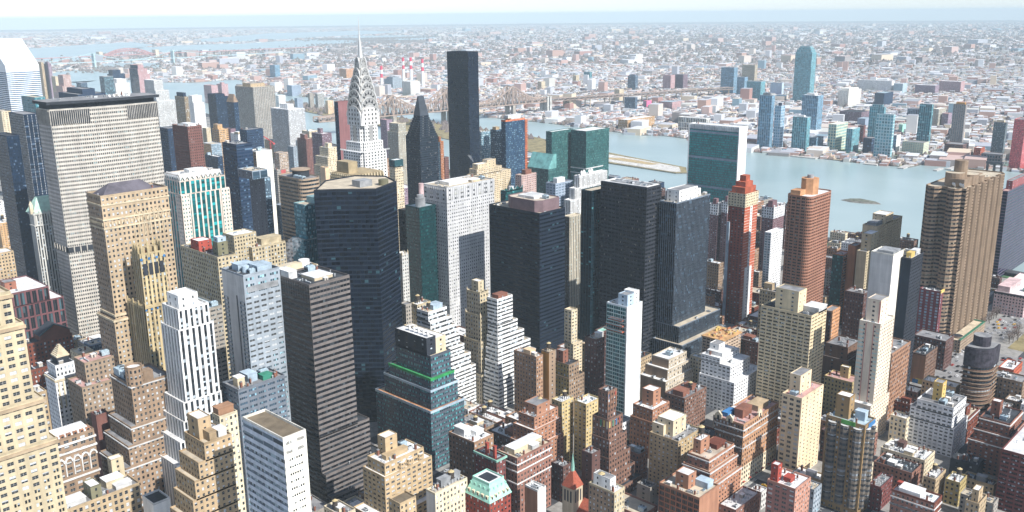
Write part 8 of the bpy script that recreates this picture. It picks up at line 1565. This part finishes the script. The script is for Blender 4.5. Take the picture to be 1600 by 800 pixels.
TREES=[(1000.0, 263.7, 'bare brown tree by the road near the massive round bayed tower', 'bare street trees'), (1012.0, 262.1, 'bare brown tree by the road near the massive round bayed tower', 'bare street trees'), (1018.0, 264.7, 'bare brown tree by the road near the massive round bayed tower', 'bare street trees'), (1024.0, 263.9, 'bare brown tree by the road near the massive round bayed tower', 'bare street trees'), (1030.0, 263.2, 'bare brown tree by the road near the low pink building', 'bare street trees'), (1036.0, 262.3, 'bare brown tree by the road near the low pink building', 'bare street trees'), (1042.0, 264.3, 'bare brown tree by the road near the low pink building', 'bare street trees'), (1048.0, 264.2, 'bare brown tree by the road near the low pink building', 'bare street trees'), (960.0, 228.5, 'bare brown tree by the road near the netted curved tower', 'bare street trees'), (969.0, 231.1, 'bare brown tree by the road near the netted curved tower', 'bare street trees'), (978.0, 231.1, 'bare brown tree by the road near the netted curved tower', 'bare street trees'), (987.0, 231.0, 'bare brown tree by the road near the low pink building', 'bare street trees'), (996.0, 231.7, 'bare brown tree by the road near the low pink building', 'bare street trees'), (974.8, 224.7, 'bare brown tree by the road near the low pink building', 'bare street trees'), (979.2, 226.6, 'bare brown tree by the road near the low pink building', 'bare street trees'), (998.2, 230.3, 'bare brown tree by the road near the low pink building', 'bare street trees'), (965.5, 226.6, 'bare brown tree by the road near the netted curved tower', 'bare street trees'), (917.8, 527.2, 'bare brown tree by the road near the red stepped cap tower', 'bare street trees'), (915.5, 522.2, 'bare brown tree by the road near the red stepped cap tower', 'bare street trees')]
CARS=[(387.9, 440.6, 1.571, 'white', 'white car on the avenue near the orange tan bay building', 'cars on the streets'), (403.5, 445.3, 0.0, 'yellow', 'yellow taxi on the street near the tan roofline block', 'cars on the streets'), (541.6, 268.9, 1.571, 'yellow', 'yellow taxi on the avenue near the red stair tower block', 'cars on the streets'), (407.1, 449.7, 0.0, 'silver', 'silver car on the street near the green terraced block', 'cars on the streets'), (823.8, 250.0, 0.0, 'black', 'black car on the street near the mural brick building', 'cars on the streets'), (825.7, 245.0, 0.0, 'black', 'black car on the street near the long low brown building', 'cars on the streets'), (832.0, 241.5, 0.0, 'black', 'black car on the street near the long low brown building', 'cars on the streets'), (838.1, 238.0, 0.0, 'white', 'white car on the street near the netted curved tower', 'cars on the streets'), (842.4, 245.0, 0.0, 'silver', 'silver car on the street near the long low brown building', 'cars on the streets'), (843.6, 250.0, 0.0, 'black', 'black car on the street near the long low brown building', 'cars on the streets'), (849.9, 238.0, 0.0, 'black', 'black car on the street near the netted curved tower', 'cars on the streets'), (850.1, 241.5, 0.0, 'black', 'black car on the street near the long low brown building', 'cars on the streets'), (693.4, 560.4, 1.571, 'black', 'black car on the avenue near the cream apartment strip', 'cars on the streets'), (863.1, 245.0, 0.0, 'black', 'black car on the street near the netted curved tower', 'cars on the streets'), (865.3, 241.5, 0.0, 'black', 'black car on the street near the netted curved tower', 'cars on the streets'), (863.3, 250.0, 0.0, 'red', 'red car on the street near the long low brown building', 'cars on the streets'), (877.1, 250.0, 0.0, 'silver', 'silver car on the street near the long low brown building', 'cars on the streets'), (884.1, 257.0, 0.0, 'black', 'black car on the street near the long low brown building', 'cars on the streets'), (886.0, 253.5, 0.0, 'white', 'white car on the street near the long low brown building', 'cars on the streets'), (893.5, 257.0, 0.0, 'black', 'black car on the street near the long low brown building', 'cars on the streets'), (906.1, 218.6, 1.571, 'red', 'red car on the avenue near the red plaza shed', 'cars on the streets'), (897.5, 253.5, 0.0, 'white', 'white car on the street near the netted curved tower', 'cars on the streets'), (909.4, 218.4, 1.571, 'black', 'black car on the avenue near the red plaza shed', 'cars on the streets'), (913.7, 208.2, 0.0, 'black', 'black car on the street near the red plaza shed', 'cars on the streets'), (912.6, 219.9, 1.571, 'black', 'black car on the avenue near the red plaza shed', 'cars on the streets'), (915.9, 215.9, 1.571, 'black', 'black car on the avenue near the red plaza shed', 'cars on the streets'), (906.1, 255.9, 1.571, 'white', 'white car on the avenue near the netted curved tower', 'cars on the streets'), (909.4, 255.7, 1.571, 'black', 'black car on the avenue near the netted curved tower', 'cars on the streets'), (922.2, 208.2, 0.0, 'red', 'red car on the street near the red plaza shed', 'cars on the streets'), (912.6, 259.4, 1.571, 'red', 'red car on the avenue near the massive round bayed tower', 'cars on the streets'), (914.2, 257.0, 0.0, 'white', 'white car on the street near the netted curved tower', 'cars on the streets'), (886.9, 369.2, 0.0, 'black', 'black car on the street near the small orange block', 'cars on the streets'), (972.7, 238.0, 0.0, 'silver', 'silver car on the street near the netted curved tower', 'cars on the streets'), (980.7, 241.5, 0.0, 'black', 'black car on the street near the netted curved tower', 'cars on the streets'), (978.6, 253.5, 0.0, 'silver', 'silver car on the street near the netted curved tower', 'cars on the streets'), (980.1, 250.0, 0.0, 'silver', 'silver car on the street near the netted curved tower', 'cars on the streets'), (980.2, 257.0, 0.0, 'black', 'black car on the street near the netted curved tower', 'cars on the streets'), (986.6, 245.0, 0.0, 'silver', 'silver car on the street near the netted curved tower', 'cars on the streets'), (990.7, 241.5, 0.0, 'silver', 'silver car on the street near the netted curved tower', 'cars on the streets'), (991.7, 250.0, 0.0, 'silver', 'silver car on the street near the netted curved tower', 'cars on the streets'), (994.9, 238.0, 0.0, 'silver', 'silver car on the street near the netted curved tower', 'cars on the streets'), (994.3, 257.0, 0.0, 'silver', 'silver car on the street near the massive round bayed tower', 'cars on the streets'), (1000.0, 253.5, 0.0, 'black', 'black car on the street near the netted curved tower', 'cars on the streets'), (1002.6, 250.0, 0.0, 'yellow', 'yellow taxi on the street near the netted curved tower', 'cars on the streets'), (1005.3, 241.5, 0.0, 'silver', 'silver car on the street near the netted curved tower', 'cars on the streets'), (1005.5, 245.0, 0.0, 'red', 'red car on the street near the low pink building', 'cars on the streets'), (1014.3, 238.0, 0.0, 'red', 'red car on the street near the low pink building', 'cars on the streets'), (1010.1, 257.0, 0.0, 'black', 'black car on the street near the massive round bayed tower', 'cars on the streets'), (1014.8, 250.0, 0.0, 'black', 'black car on the street near the low pink building', 'cars on the streets'), (1014.0, 253.5, 0.0, 'yellow', 'yellow taxi on the street near the low pink building', 'cars on the streets'), (1019.2, 245.0, 0.0, 'silver', 'silver car on the street near the low pink building', 'cars on the streets'), (1024.9, 241.5, 0.0, 'yellow', 'yellow taxi on the street near the low pink building', 'cars on the streets'), (1022.0, 257.0, 0.0, 'yellow', 'yellow taxi on the street near the low pink building', 'cars on the streets'), (1025.6, 250.0, 0.0, 'white', 'white car on the street near the low pink building', 'cars on the streets'), (1028.4, 253.5, 0.0, 'white', 'white car on the street near the low pink building', 'cars on the streets'), (1032.1, 245.0, 0.0, 'silver', 'silver car on the street near the low pink building', 'cars on the streets'), (1031.2, 257.0, 0.0, 'red', 'red car on the street near the low pink building', 'cars on the streets'), (1035.8, 238.0, 0.0, 'silver', 'silver car on the street near the low pink building', 'cars on the streets'), (1039.6, 241.5, 0.0, 'silver', 'silver car on the street near the low pink building', 'cars on the streets'), (1041.2, 245.0, 0.0, 'black', 'black car on the street near the low pink building', 'cars on the streets'), (929.9, 530.2, 0.0, 'black', 'black car on the street near the red stepped cap tower', 'cars on the streets'), (1048.9, 241.5, 0.0, 'white', 'white car on the street near the low pink building', 'cars on the streets'), (1047.9, 250.0, 0.0, 'white', 'white car on the street near the low pink building', 'cars on the streets'), (1046.5, 257.0, 0.0, 'black', 'black car on the street near the low pink building', 'cars on the streets'), (1049.6, 253.5, 0.0, 'black', 'black car on the street near the low pink building', 'cars on the streets'), (1088.1, 284.3, 0.0, 'red', 'red car on the street near the massive round bayed tower', 'cars on the streets'), (1107.7, 288.7, 0.0, 'black', 'black car on the street near the massive round bayed tower', 'cars on the streets'), (1141.6, 294.9, 1.571, 'yellow', 'yellow taxi on the avenue near the massive round bayed tower', 'cars on the streets'), (1144.9, 293.7, 1.571, 'silver', 'silver car on the avenue near the low pink building', 'cars on the streets')]
# ------------------------------------------------------------------ podium garden of the round bayed tower, bare trees, cars, steam
c_=BYID['corin']['t'][0]; B=Bld('podium','low podium garden with curved planter under the round bayed tower','podium',(c_[0]+20,c_[1]-8,.15))
x0,y0,x1,y1=c_[0]-8,c_[1]-13,c_[0]+66,c_[1]-2.5
m=MB(); wall(m,(x0,y1),(x0,y0),.2,13,'p',0,True); wall(m,(x0,y0),(x1,y0),.2,13,'p',0,True); wall(m,(x1,y0),(x1,y1),.2,13,'p',0,False); m.cap(rectpoly((x0,y0,x1,y1)),13,1); B.part(m,'wall',[facade('tan2','p'),plain('podium_paving',(.6,.5,.36),.9)])
m=MB(); m.box(x0,y0-.1,13,x1,y0+1.6,14); m.box(x1-1.6,y0,13,x1,y1,14); B.part(m,'hedge',[plain('hedge_green',(.05,.18,.11),.9,.3,.5)]); m=MB(); m.cyl(x0+9,y0+5.5,13,15,4.5,20,0,1); B.part(m,'planter',[cmat('tan2'),cmat('dark')])
def bare_tree(x,y,h,z=.25):
    t=thing('tree','x','tree',(x,y,z)); Bt=Bld.__new__(Bld); Bt.root=t; Bt.loc=Vector((x,y,z))
    m=MB(); m.bar((x,y,z),(x,y,z+h*.45),.45); BK=plain('bark',(.12,.095,.08),.9)
    for k in range(7):
        a=rnd.uniform(0,6.28); e=rnd.uniform(.5,1.1); p=Vector((x,y,z+h*rnd.uniform(.3,.45))); q=p+Vector((math.cos(a)*math.cos(e),math.sin(a)*math.cos(e),math.sin(e)))*h*.4; m.bar(p,q,.2)
    Bt.part(m,'trunk',[BK]); m=MB()
    for k in range(90):
        a=rnd.uniform(0,6.28); e=rnd.uniform(-.2,1.4); r_=h*.38*rnd.random()**.4; p=Vector((x,y,z+h*.55))+Vector((math.cos(a)*math.cos(e),math.sin(a)*math.cos(e),math.sin(e)*.9))*r_
        d=Vector((rnd.gauss(0,1),rnd.gauss(0,1),rnd.gauss(.6,.6))).normalized()*h*.14; s=Vector((rnd.gauss(0,1),rnd.gauss(0,1),0)).normalized()*.16; m.quad(p-s,p+s,p+d+s*.3,p+d-s*.3)
    Bt.part(m,'crown',[plain('twigs',(.17,.13,.115),.95,.3,.5)]); return t
def dup(root,loc,rz=0.,s=1.):
    r=root.copy(); COLL.objects.link(r); r.location=loc; r.rotation_euler=(0,0,rz); r.scale=(s,s,s)
    for ch in root.children:
        c=ch.copy(); COLL.objects.link(c); c.parent=r
        for g in ch.children: d=g.copy(); COLL.objects.link(d); d.parent=c
    return r
t0=None
for (x,y,lab,grp) in TREES:
    if t0 is None: t0=bare_tree(x,y,11); t=t0
    else: t=dup(t0,(x,y,.25),rnd.uniform(0,6.28),rnd.uniform(.75,1.2))
    t['label']=lab; t['group']=grp; t['category']='tree'
def make_car(kind):
    B=Bld('car','x','car',(0,0,0)); col={'yellow':(.8,.45,.03),'white':(.7,.7,.7),'black':(.025,.025,.03),'silver':(.4,.41,.43),'red':(.4,.05,.04)}[kind]
    m=MB(); L,W_=2.3,.92
    pr=[(-L,.35),(-L,.8),(-1.2,.92),(-.75,1.42),(.85,1.45),(1.55,.95),(L,.85),(L,.35)]
    for (a,za),(b,zb) in zip(pr,pr[1:]): 
        i0=.14 if za>1.2 else 0; i1=.14 if zb>1.2 else 0
        m.quad((b,-W_+i1,zb),(b,W_-i1,zb),(a,W_-i0,za),(a,-W_+i0,za))
    for s in (-1,1):
        pts=[(a,s*(W_-(.14 if z>1.2 else 0)),z) for a,z in pr]; m.T.append(('poly',pts if s<0 else pts[::-1],0))
    pm=bpy.data.materials.new('car_paint_'+kind); pm.use_nodes=True; b=pri(pm.node_tree); b.inputs['Base Color'].default_value=(*col,1); b.inputs['Roughness'].default_value=.3
    B.part(m,'body',[pm]); m=MB()
    for s in (-1,1): m.quad(*[(x_,s*(W_+.01-(.1 if z>1.2 else .02)),z) for x_,z in ((-1.05,.95),(1.3,.97),(.8,1.38),(-.72,1.36))][::s])
    m.quad((1.5,-.75,.99),(1.5,.75,.99),(.9,.7,1.42),(.9,-.7,1.42)); m.quad((-1.2,.75,.96),(-1.2,-.75,.96),(-.8,-.7,1.39),(-.8,.7,1.39)); B.part(m,'window',[plain('car_glass',(.02,.025,.03),.1)])
    for sx in (-1.4,1.4):
        for s in (-1,1):
            m=MB()
            pl=[(sx+.34*math.cos(k*.524),.34+.34*math.sin(k*.524)) for k in range(12)]
            for (xa,za),(xb,zb) in zip(pl,pl[1:]+pl[:1]): m.quad((xa,s*.7,za),(xb,s*.7,zb),(xb,s*.95,zb),(xa,s*.95,za))
            m.T.append(('poly',[(x_,s*.95,z) for x_,z in pl],0)); B.part(m,'wheel',[plain('tyre',(.02,.02,.02),.9)])
    if kind=='yellow':
        m=MB(); m.box(-.25,-.4,1.45,.15,.4,1.6); B.part(m,'roof_sign',[cmat('white')])
    return B.root
CP={}
for (x,y,rz,kind,lab,grp) in CARS:
    if kind not in CP: CP[kind]=make_car(kind); c=CP[kind]; c.location=(x,y,.14); c.rotation_euler=(0,0,rz)
    else: c=dup(CP[kind],(x,y,.14),rz)
    c['label']=lab; c['group']=grp; c['category']='taxi' if kind=='yellow' else 'car'
    if kind=='yellow': c.name='taxi'
def steam(lab,x,y,z,l,r,lean,dens):
    mt=bpy.data.materials.new('steam'); mt.use_nodes=True; t=mt.node_tree; t.nodes.clear(); N=t.nodes.new; L=t.links.new
    o=N('ShaderNodeOutputMaterial'); v=N('ShaderNodeVolumePrincipled'); v.inputs['Color'].default_value=(1,1,1,1); L(v.outputs[0],o.inputs['Volume'])
    tc=N('ShaderNodeTexCoord'); no=N('ShaderNodeTexNoise'); no.inputs['Scale'].default_value=3.2/r; no.inputs['Detail'].default_value=4; L(tc.outputs['Object'],no.inputs['Vector'])
    mr=N('ShaderNodeMapRange'); mr.inputs[1].default_value=.47; mr.inputs[2].default_value=.66; mr.inputs[3].default_value=0; mr.inputs[4].default_value=dens; L(no.outputs[0],mr.inputs[0]); L(mr.outputs[0],v.inputs['Density'])
    m=MB(); n=10; rings=[]
    for k in range(8):
        f=k/7; c=Vector((x,y,z))+Vector(lean)*f*l; rr=r*(.25+.75*f**.8)*(1 if k<7 else .55); rings.append([(c.x+rr*math.cos(2*math.pi*i/n)*rnd.uniform(.8,1.2),c.y+rr*math.sin(2*math.pi*i/n)*rnd.uniform(.8,1.2),c.z) for i in range(n)])
    for a,b in zip(rings,rings[1:]):
        for i in range(n): m.quad(a[i],a[(i+1)%n],b[(i+1)%n],b[i])
    m.T.append(('poly',rings[0][::-1],0)); m.T.append(('poly',rings[-1],0)); ob=m.build('steam',[mt],None,(x,y,z)); tag(ob,lab,'steam',kind='stuff')
steam('white steam rising from the dark brown office tower roof',BYID['darkbrown']['t'][0][0]+4,BYID['darkbrown']['t'][0][3]-5,157,24,6,(.5,.15,.85),.22)
steam('white smoke drifting from the striped chimneys',2860,3330,128,190,38,(-.75,.9,.22),.08)
steam('small steam puff before the tall black monolith',945,962,108,14,3,(-.5,.3,.9),.4)
steam('steam puff behind the red brown punched tower',620,1150,186,34,8,(.2,.2,.9),.1)

# ------------------------------------------------------------------ far city: countless low houses as one mass, winter trees
PAL=[(.58,.59,.6),(.52,.53,.55),(.45,.46,.49),(.6,.59,.57),(.38,.39,.43),(.28,.29,.32),(.55,.48,.42),(.42,.27,.22),(.35,.2,.17),(.6,.5,.38),(.28,.25,.24),(.5,.36,.32),(.2,.3,.36),(.63,.64,.66),(.5,.49,.45),(.45,.3,.26)]
def palmat(name,pal):
    mt=bpy.data.materials.new(name); mt.use_nodes=True; t=mt.node_tree; b=pri(t); b.inputs['Roughness'].default_value=.9
    uv=t.nodes.new('ShaderNodeUVMap'); uv.uv_map='UVMap'; sx=t.nodes.new('ShaderNodeSeparateXYZ'); t.links.new(uv.outputs[0],sx.inputs[0])
    rp=t.nodes.new('ShaderNodeValToRGB'); rp.color_ramp.interpolation='CONSTANT'; el=rp.color_ramp.elements
    while len(el)<len(pal): el.new(.5)
    for i,c in enumerate(pal): el[i].position=i/len(pal); el[i].color=(*c,1)
    t.links.new(sx.outputs[0],rp.inputs[0]); t.links.new(rp.outputs[0],b.inputs['Base Color']); return mt
FLINES=[((4172, 1781), (7175, 2863), 16), ((3611, 1311), (6536, 2347), 13), ((4877, 1536), (7033, 2261), 12), ((8316, 7105), (13015, 11030), 26), ((6153, 4627), (10460, 7861), 20), ((4403, 2392), (6285, 3120), 11), ((3079, 1667), (2436, 1485), 9), ((2588, 1292), (3027, 1352), 9), ((2096, 943), (3066, 1302), 9), ((2213, 720), (2789, 881), 11), ((2262, 659), (2712, 765), 10)]
FAR=palmat('far_houses',PAL)
def inpoly(x,y,P):
    c=np.zeros(x.shape,bool); n=len(P)
    for i in range(n):
        x1,y1=P[i]; x2,y2=P[(i+1)%n]
        if y1==y2: continue
        k=((y1>y)!=(y2>y))&(x<(x2-x1)*(y-y1)/(y2-y1)+x1); c^=k
    return c
LAND=QSH+[(2240,5000),(3000,40000),(40000,40000),(40000,-8000),(2150,-8000)]
def scatter(n,dmin,dmax,power=1.):
    a=rng.uniform(R(46.8-33),R(46.8+33),n); d=dmin*(dmax/dmin)**(rng.uniform(0,1,n)**power)
    x=d*np.sin(a); y=d*np.cos(a); ok=inpoly(x,y,LAND)|((y>5200)&(x>-500))
    for W_ in WATERS: ok&=~inpoly(x,y,W_)
    return x[ok],y[ok],d[ok]
KEEP=[t for r in DATA for t in (r['t'][-1],) if t[0]>1900]
def boxes(x,y,d,smin,smax,hmin,hmax,ang,pal,roofp):
    n=len(x); w_=rng.uniform(smin,smax,n)*(1+d/9000); l=w_*rng.uniform(.6,2.2,n); hh=rng.uniform(0,1,n)**2.5*(hmax-hmin)+hmin
    # snap to the street grid of the far shore
    g=38.; ca,sa=np.cos(ang),np.sin(ang)
    u=x*ca+y*sa; v=-x*sa+y*ca; v=np.where(rng.random(n)<.6,np.round(v/g)*g,v)+rng.uniform(-9,9,n)
    x=u*ca-v*sa; y=u*sa+v*ca
    ok=inpoly(x,y,LAND)|(y>5200)
    for (ax,ay),(bx,by),wd in FLINES:
        L2=math.hypot(bx-ax,by-ay); ok&=~((np.abs((x-ax)*(by-ay)-(y-ay)*(bx-ax))/L2<wd)&(((x-ax)*(bx-ax)+(y-ay)*(by-ay))/L2>-20)&(((x-ax)*(bx-ax)+(y-ay)*(by-ay))/L2<L2))
    for t in KEEP: ok&=~((x>t[0]-16)&(x<t[2]+16)&(y>t[1]-16)&(y<t[3]+16))
    x,y,w_,l,hh=x[ok],y[ok],w_[ok],l[ok],hh[ok]; n=len(x)
    ex=np.stack([ca*l/2,sa*l/2],-1); ey=np.stack([-sa*w_/2,ca*w_/2],-1); c=np.stack([x,y],-1)
    P=[c-ex-ey,c+ex-ey,c+ex+ey,c-ex+ey]
    up=lambda p,z: np.concatenate([p,z[:,None]],1)
    z0=np.zeros(n); wc=rng.choice(len(PAL),n,p=pal); rc=rng.choice(len(PAL),n,p=roofp)
    for i in range(4):
        j=(i+1)%4; q=np.stack([up(P[i],z0),up(P[j],z0),up(P[j],hh),up(P[i],hh)],1); FM.quads(q,np.repeat(((wc+.5)/len(PAL))[:,None],4,1)[...,None].repeat(2,-1))
    q=np.stack([up(p,hh) for p in P],1); FM.quads(q,np.repeat(((rc+.5)/len(PAL))[:,None],4,1)[...,None].repeat(2,-1))
FM=MB()
m=MB()
for a,b,wd in FLINES: m.bar((*a,.3),(*b,.3),wd*1.3,0,.5)
kindof(m.build('far_road',plain('far_road',(.42,.41,.41),.9,.15,.02)),'structure')
pw=np.array([3,3,2,3,2,2,3,4,3,3,3,3,1,2,3,4],float); pw/=pw.sum(); pr_=np.array([6,6,6,5,6,6,3,1,.9,2.5,4,1.5,1,7,3,1],float); pr_/=pr_.sum()
x,y,d=scatter(60000,2000,8000,.85); boxes(x,y,d,6,13,4,12,R(14),pw,pr_)
x,y,d=scatter(1300,2000,7000); boxes(x,y,d,18,38,7,22,R(14),pw,pr_)
x,y,d=scatter(260,2600,8000); boxes(x,y,d,14,26,25,60,R(14),pw,pr_)
x,y,d=scatter(44000,6500,27000); boxes(x,y,d,8,20,4,11,R(-8),pw,pr_)
x,y,d=scatter(500,6000,22000); boxes(x,y,d,20,45,15,55,R(-8),pw,pr_)
tag(FM.build('far_houses',FAR),'hazy mass of low pale houses and sheds across the river','houses',kind='stuff')
TP=[(.13,.105,.10),(.16,.13,.115),(.11,.10,.085),(.19,.15,.13)]
TM=MB()
def trees(x,y,r):
    ok=inpoly(x,y,LAND)|inpoly(x,y,ISL)|(y>5200); x,y=x[ok],y[ok]; r=r[ok]; n=len(x)
    for k in range(3):
        a=rng.uniform(0,6.28,n); s=r*rng.uniform(.6,1.2,n); h_=s*rng.uniform(.9,1.5,n); ox=rng.normal(0,r*.5,n); oy=rng.normal(0,r*.5,n)
        tp=np.stack([x+ox,y+oy,h_*1.2],-1); col=(rng.integers(0,4,n)+.5)/4
        for i in range(4):
            t0=a+i*1.57; t1=a+(i+1)*1.57
            p0=np.stack([x+ox+s*np.cos(t0),y+oy+s*np.sin(t0),h_*.35],-1); p1=np.stack([x+ox+s*np.cos(t1),y+oy+s*np.sin(t1),h_*.35],-1)
            b0=p0.copy(); b0[:,2]=0; b1=p1.copy(); b1[:,2]=0
            uvc=np.repeat(col[:,None],4,1)[...,None].repeat(2,-1)
            m2=(p0+p1)/2; TM.quads(np.stack([p0,p1,tp,tp],1),uvc); TM.quads(np.stack([b0,b1,p1,p0],1),uvc)
x,y,d=scatter(7000,2100,7000); trees(x,y,rng.uniform(4,7,len(x)))
x,y,d=scatter(9000,6000,24000); trees(x,y,rng.uniform(8,18,len(x)))
for cx_,cy_,sx_,sy_,n in [(float(rng.uniform(3500,12000)),float(rng.uniform(1500,11000)),float(rng.uniform(150,700)),float(rng.uniform(120,500)),900) for q in range(16)]+list(((2750,2300,220,120,500),(2150,3300,60,250,300),(2100,1700,25,200,160),(2420,3900,120,200,250),(5200,4800,900,300,900),(1840,2100,50,500,300),(1960,2800,40,300,250),(2700,6000,200,250,300),(4200,7600,500,400,500))):
    trees(rng.normal(cx_,sx_,n),rng.normal(cy_,sy_,n),rng.uniform(5,9,n))
tag(TM.build('winter_trees',palmat('bare_trees',TP)),'brownish haze of bare winter trees between far houses','trees',kind='stuff')
# ------------------------------------------------------------------ haze
HZ=bpy.data.materials.new('haze'); HZ.use_nodes=True; t=HZ.node_tree; t.nodes.clear(); o=t.nodes.new('ShaderNodeOutputMaterial'); v=t.nodes.new('ShaderNodeVolumePrincipled')
v.inputs['Color'].default_value=(.76,.92,1.0,1); v.inputs['Density'].default_value=6e-05; v.inputs['Anisotropy'].default_value=-.12
t.links.new(v.outputs[0],o.inputs['Volume'])
m=MB(); m.box(-33500,-33500,-2.5,33500,33500,348,0,True); h_=m.build('haze',HZ); kindof(h_,'stuff')
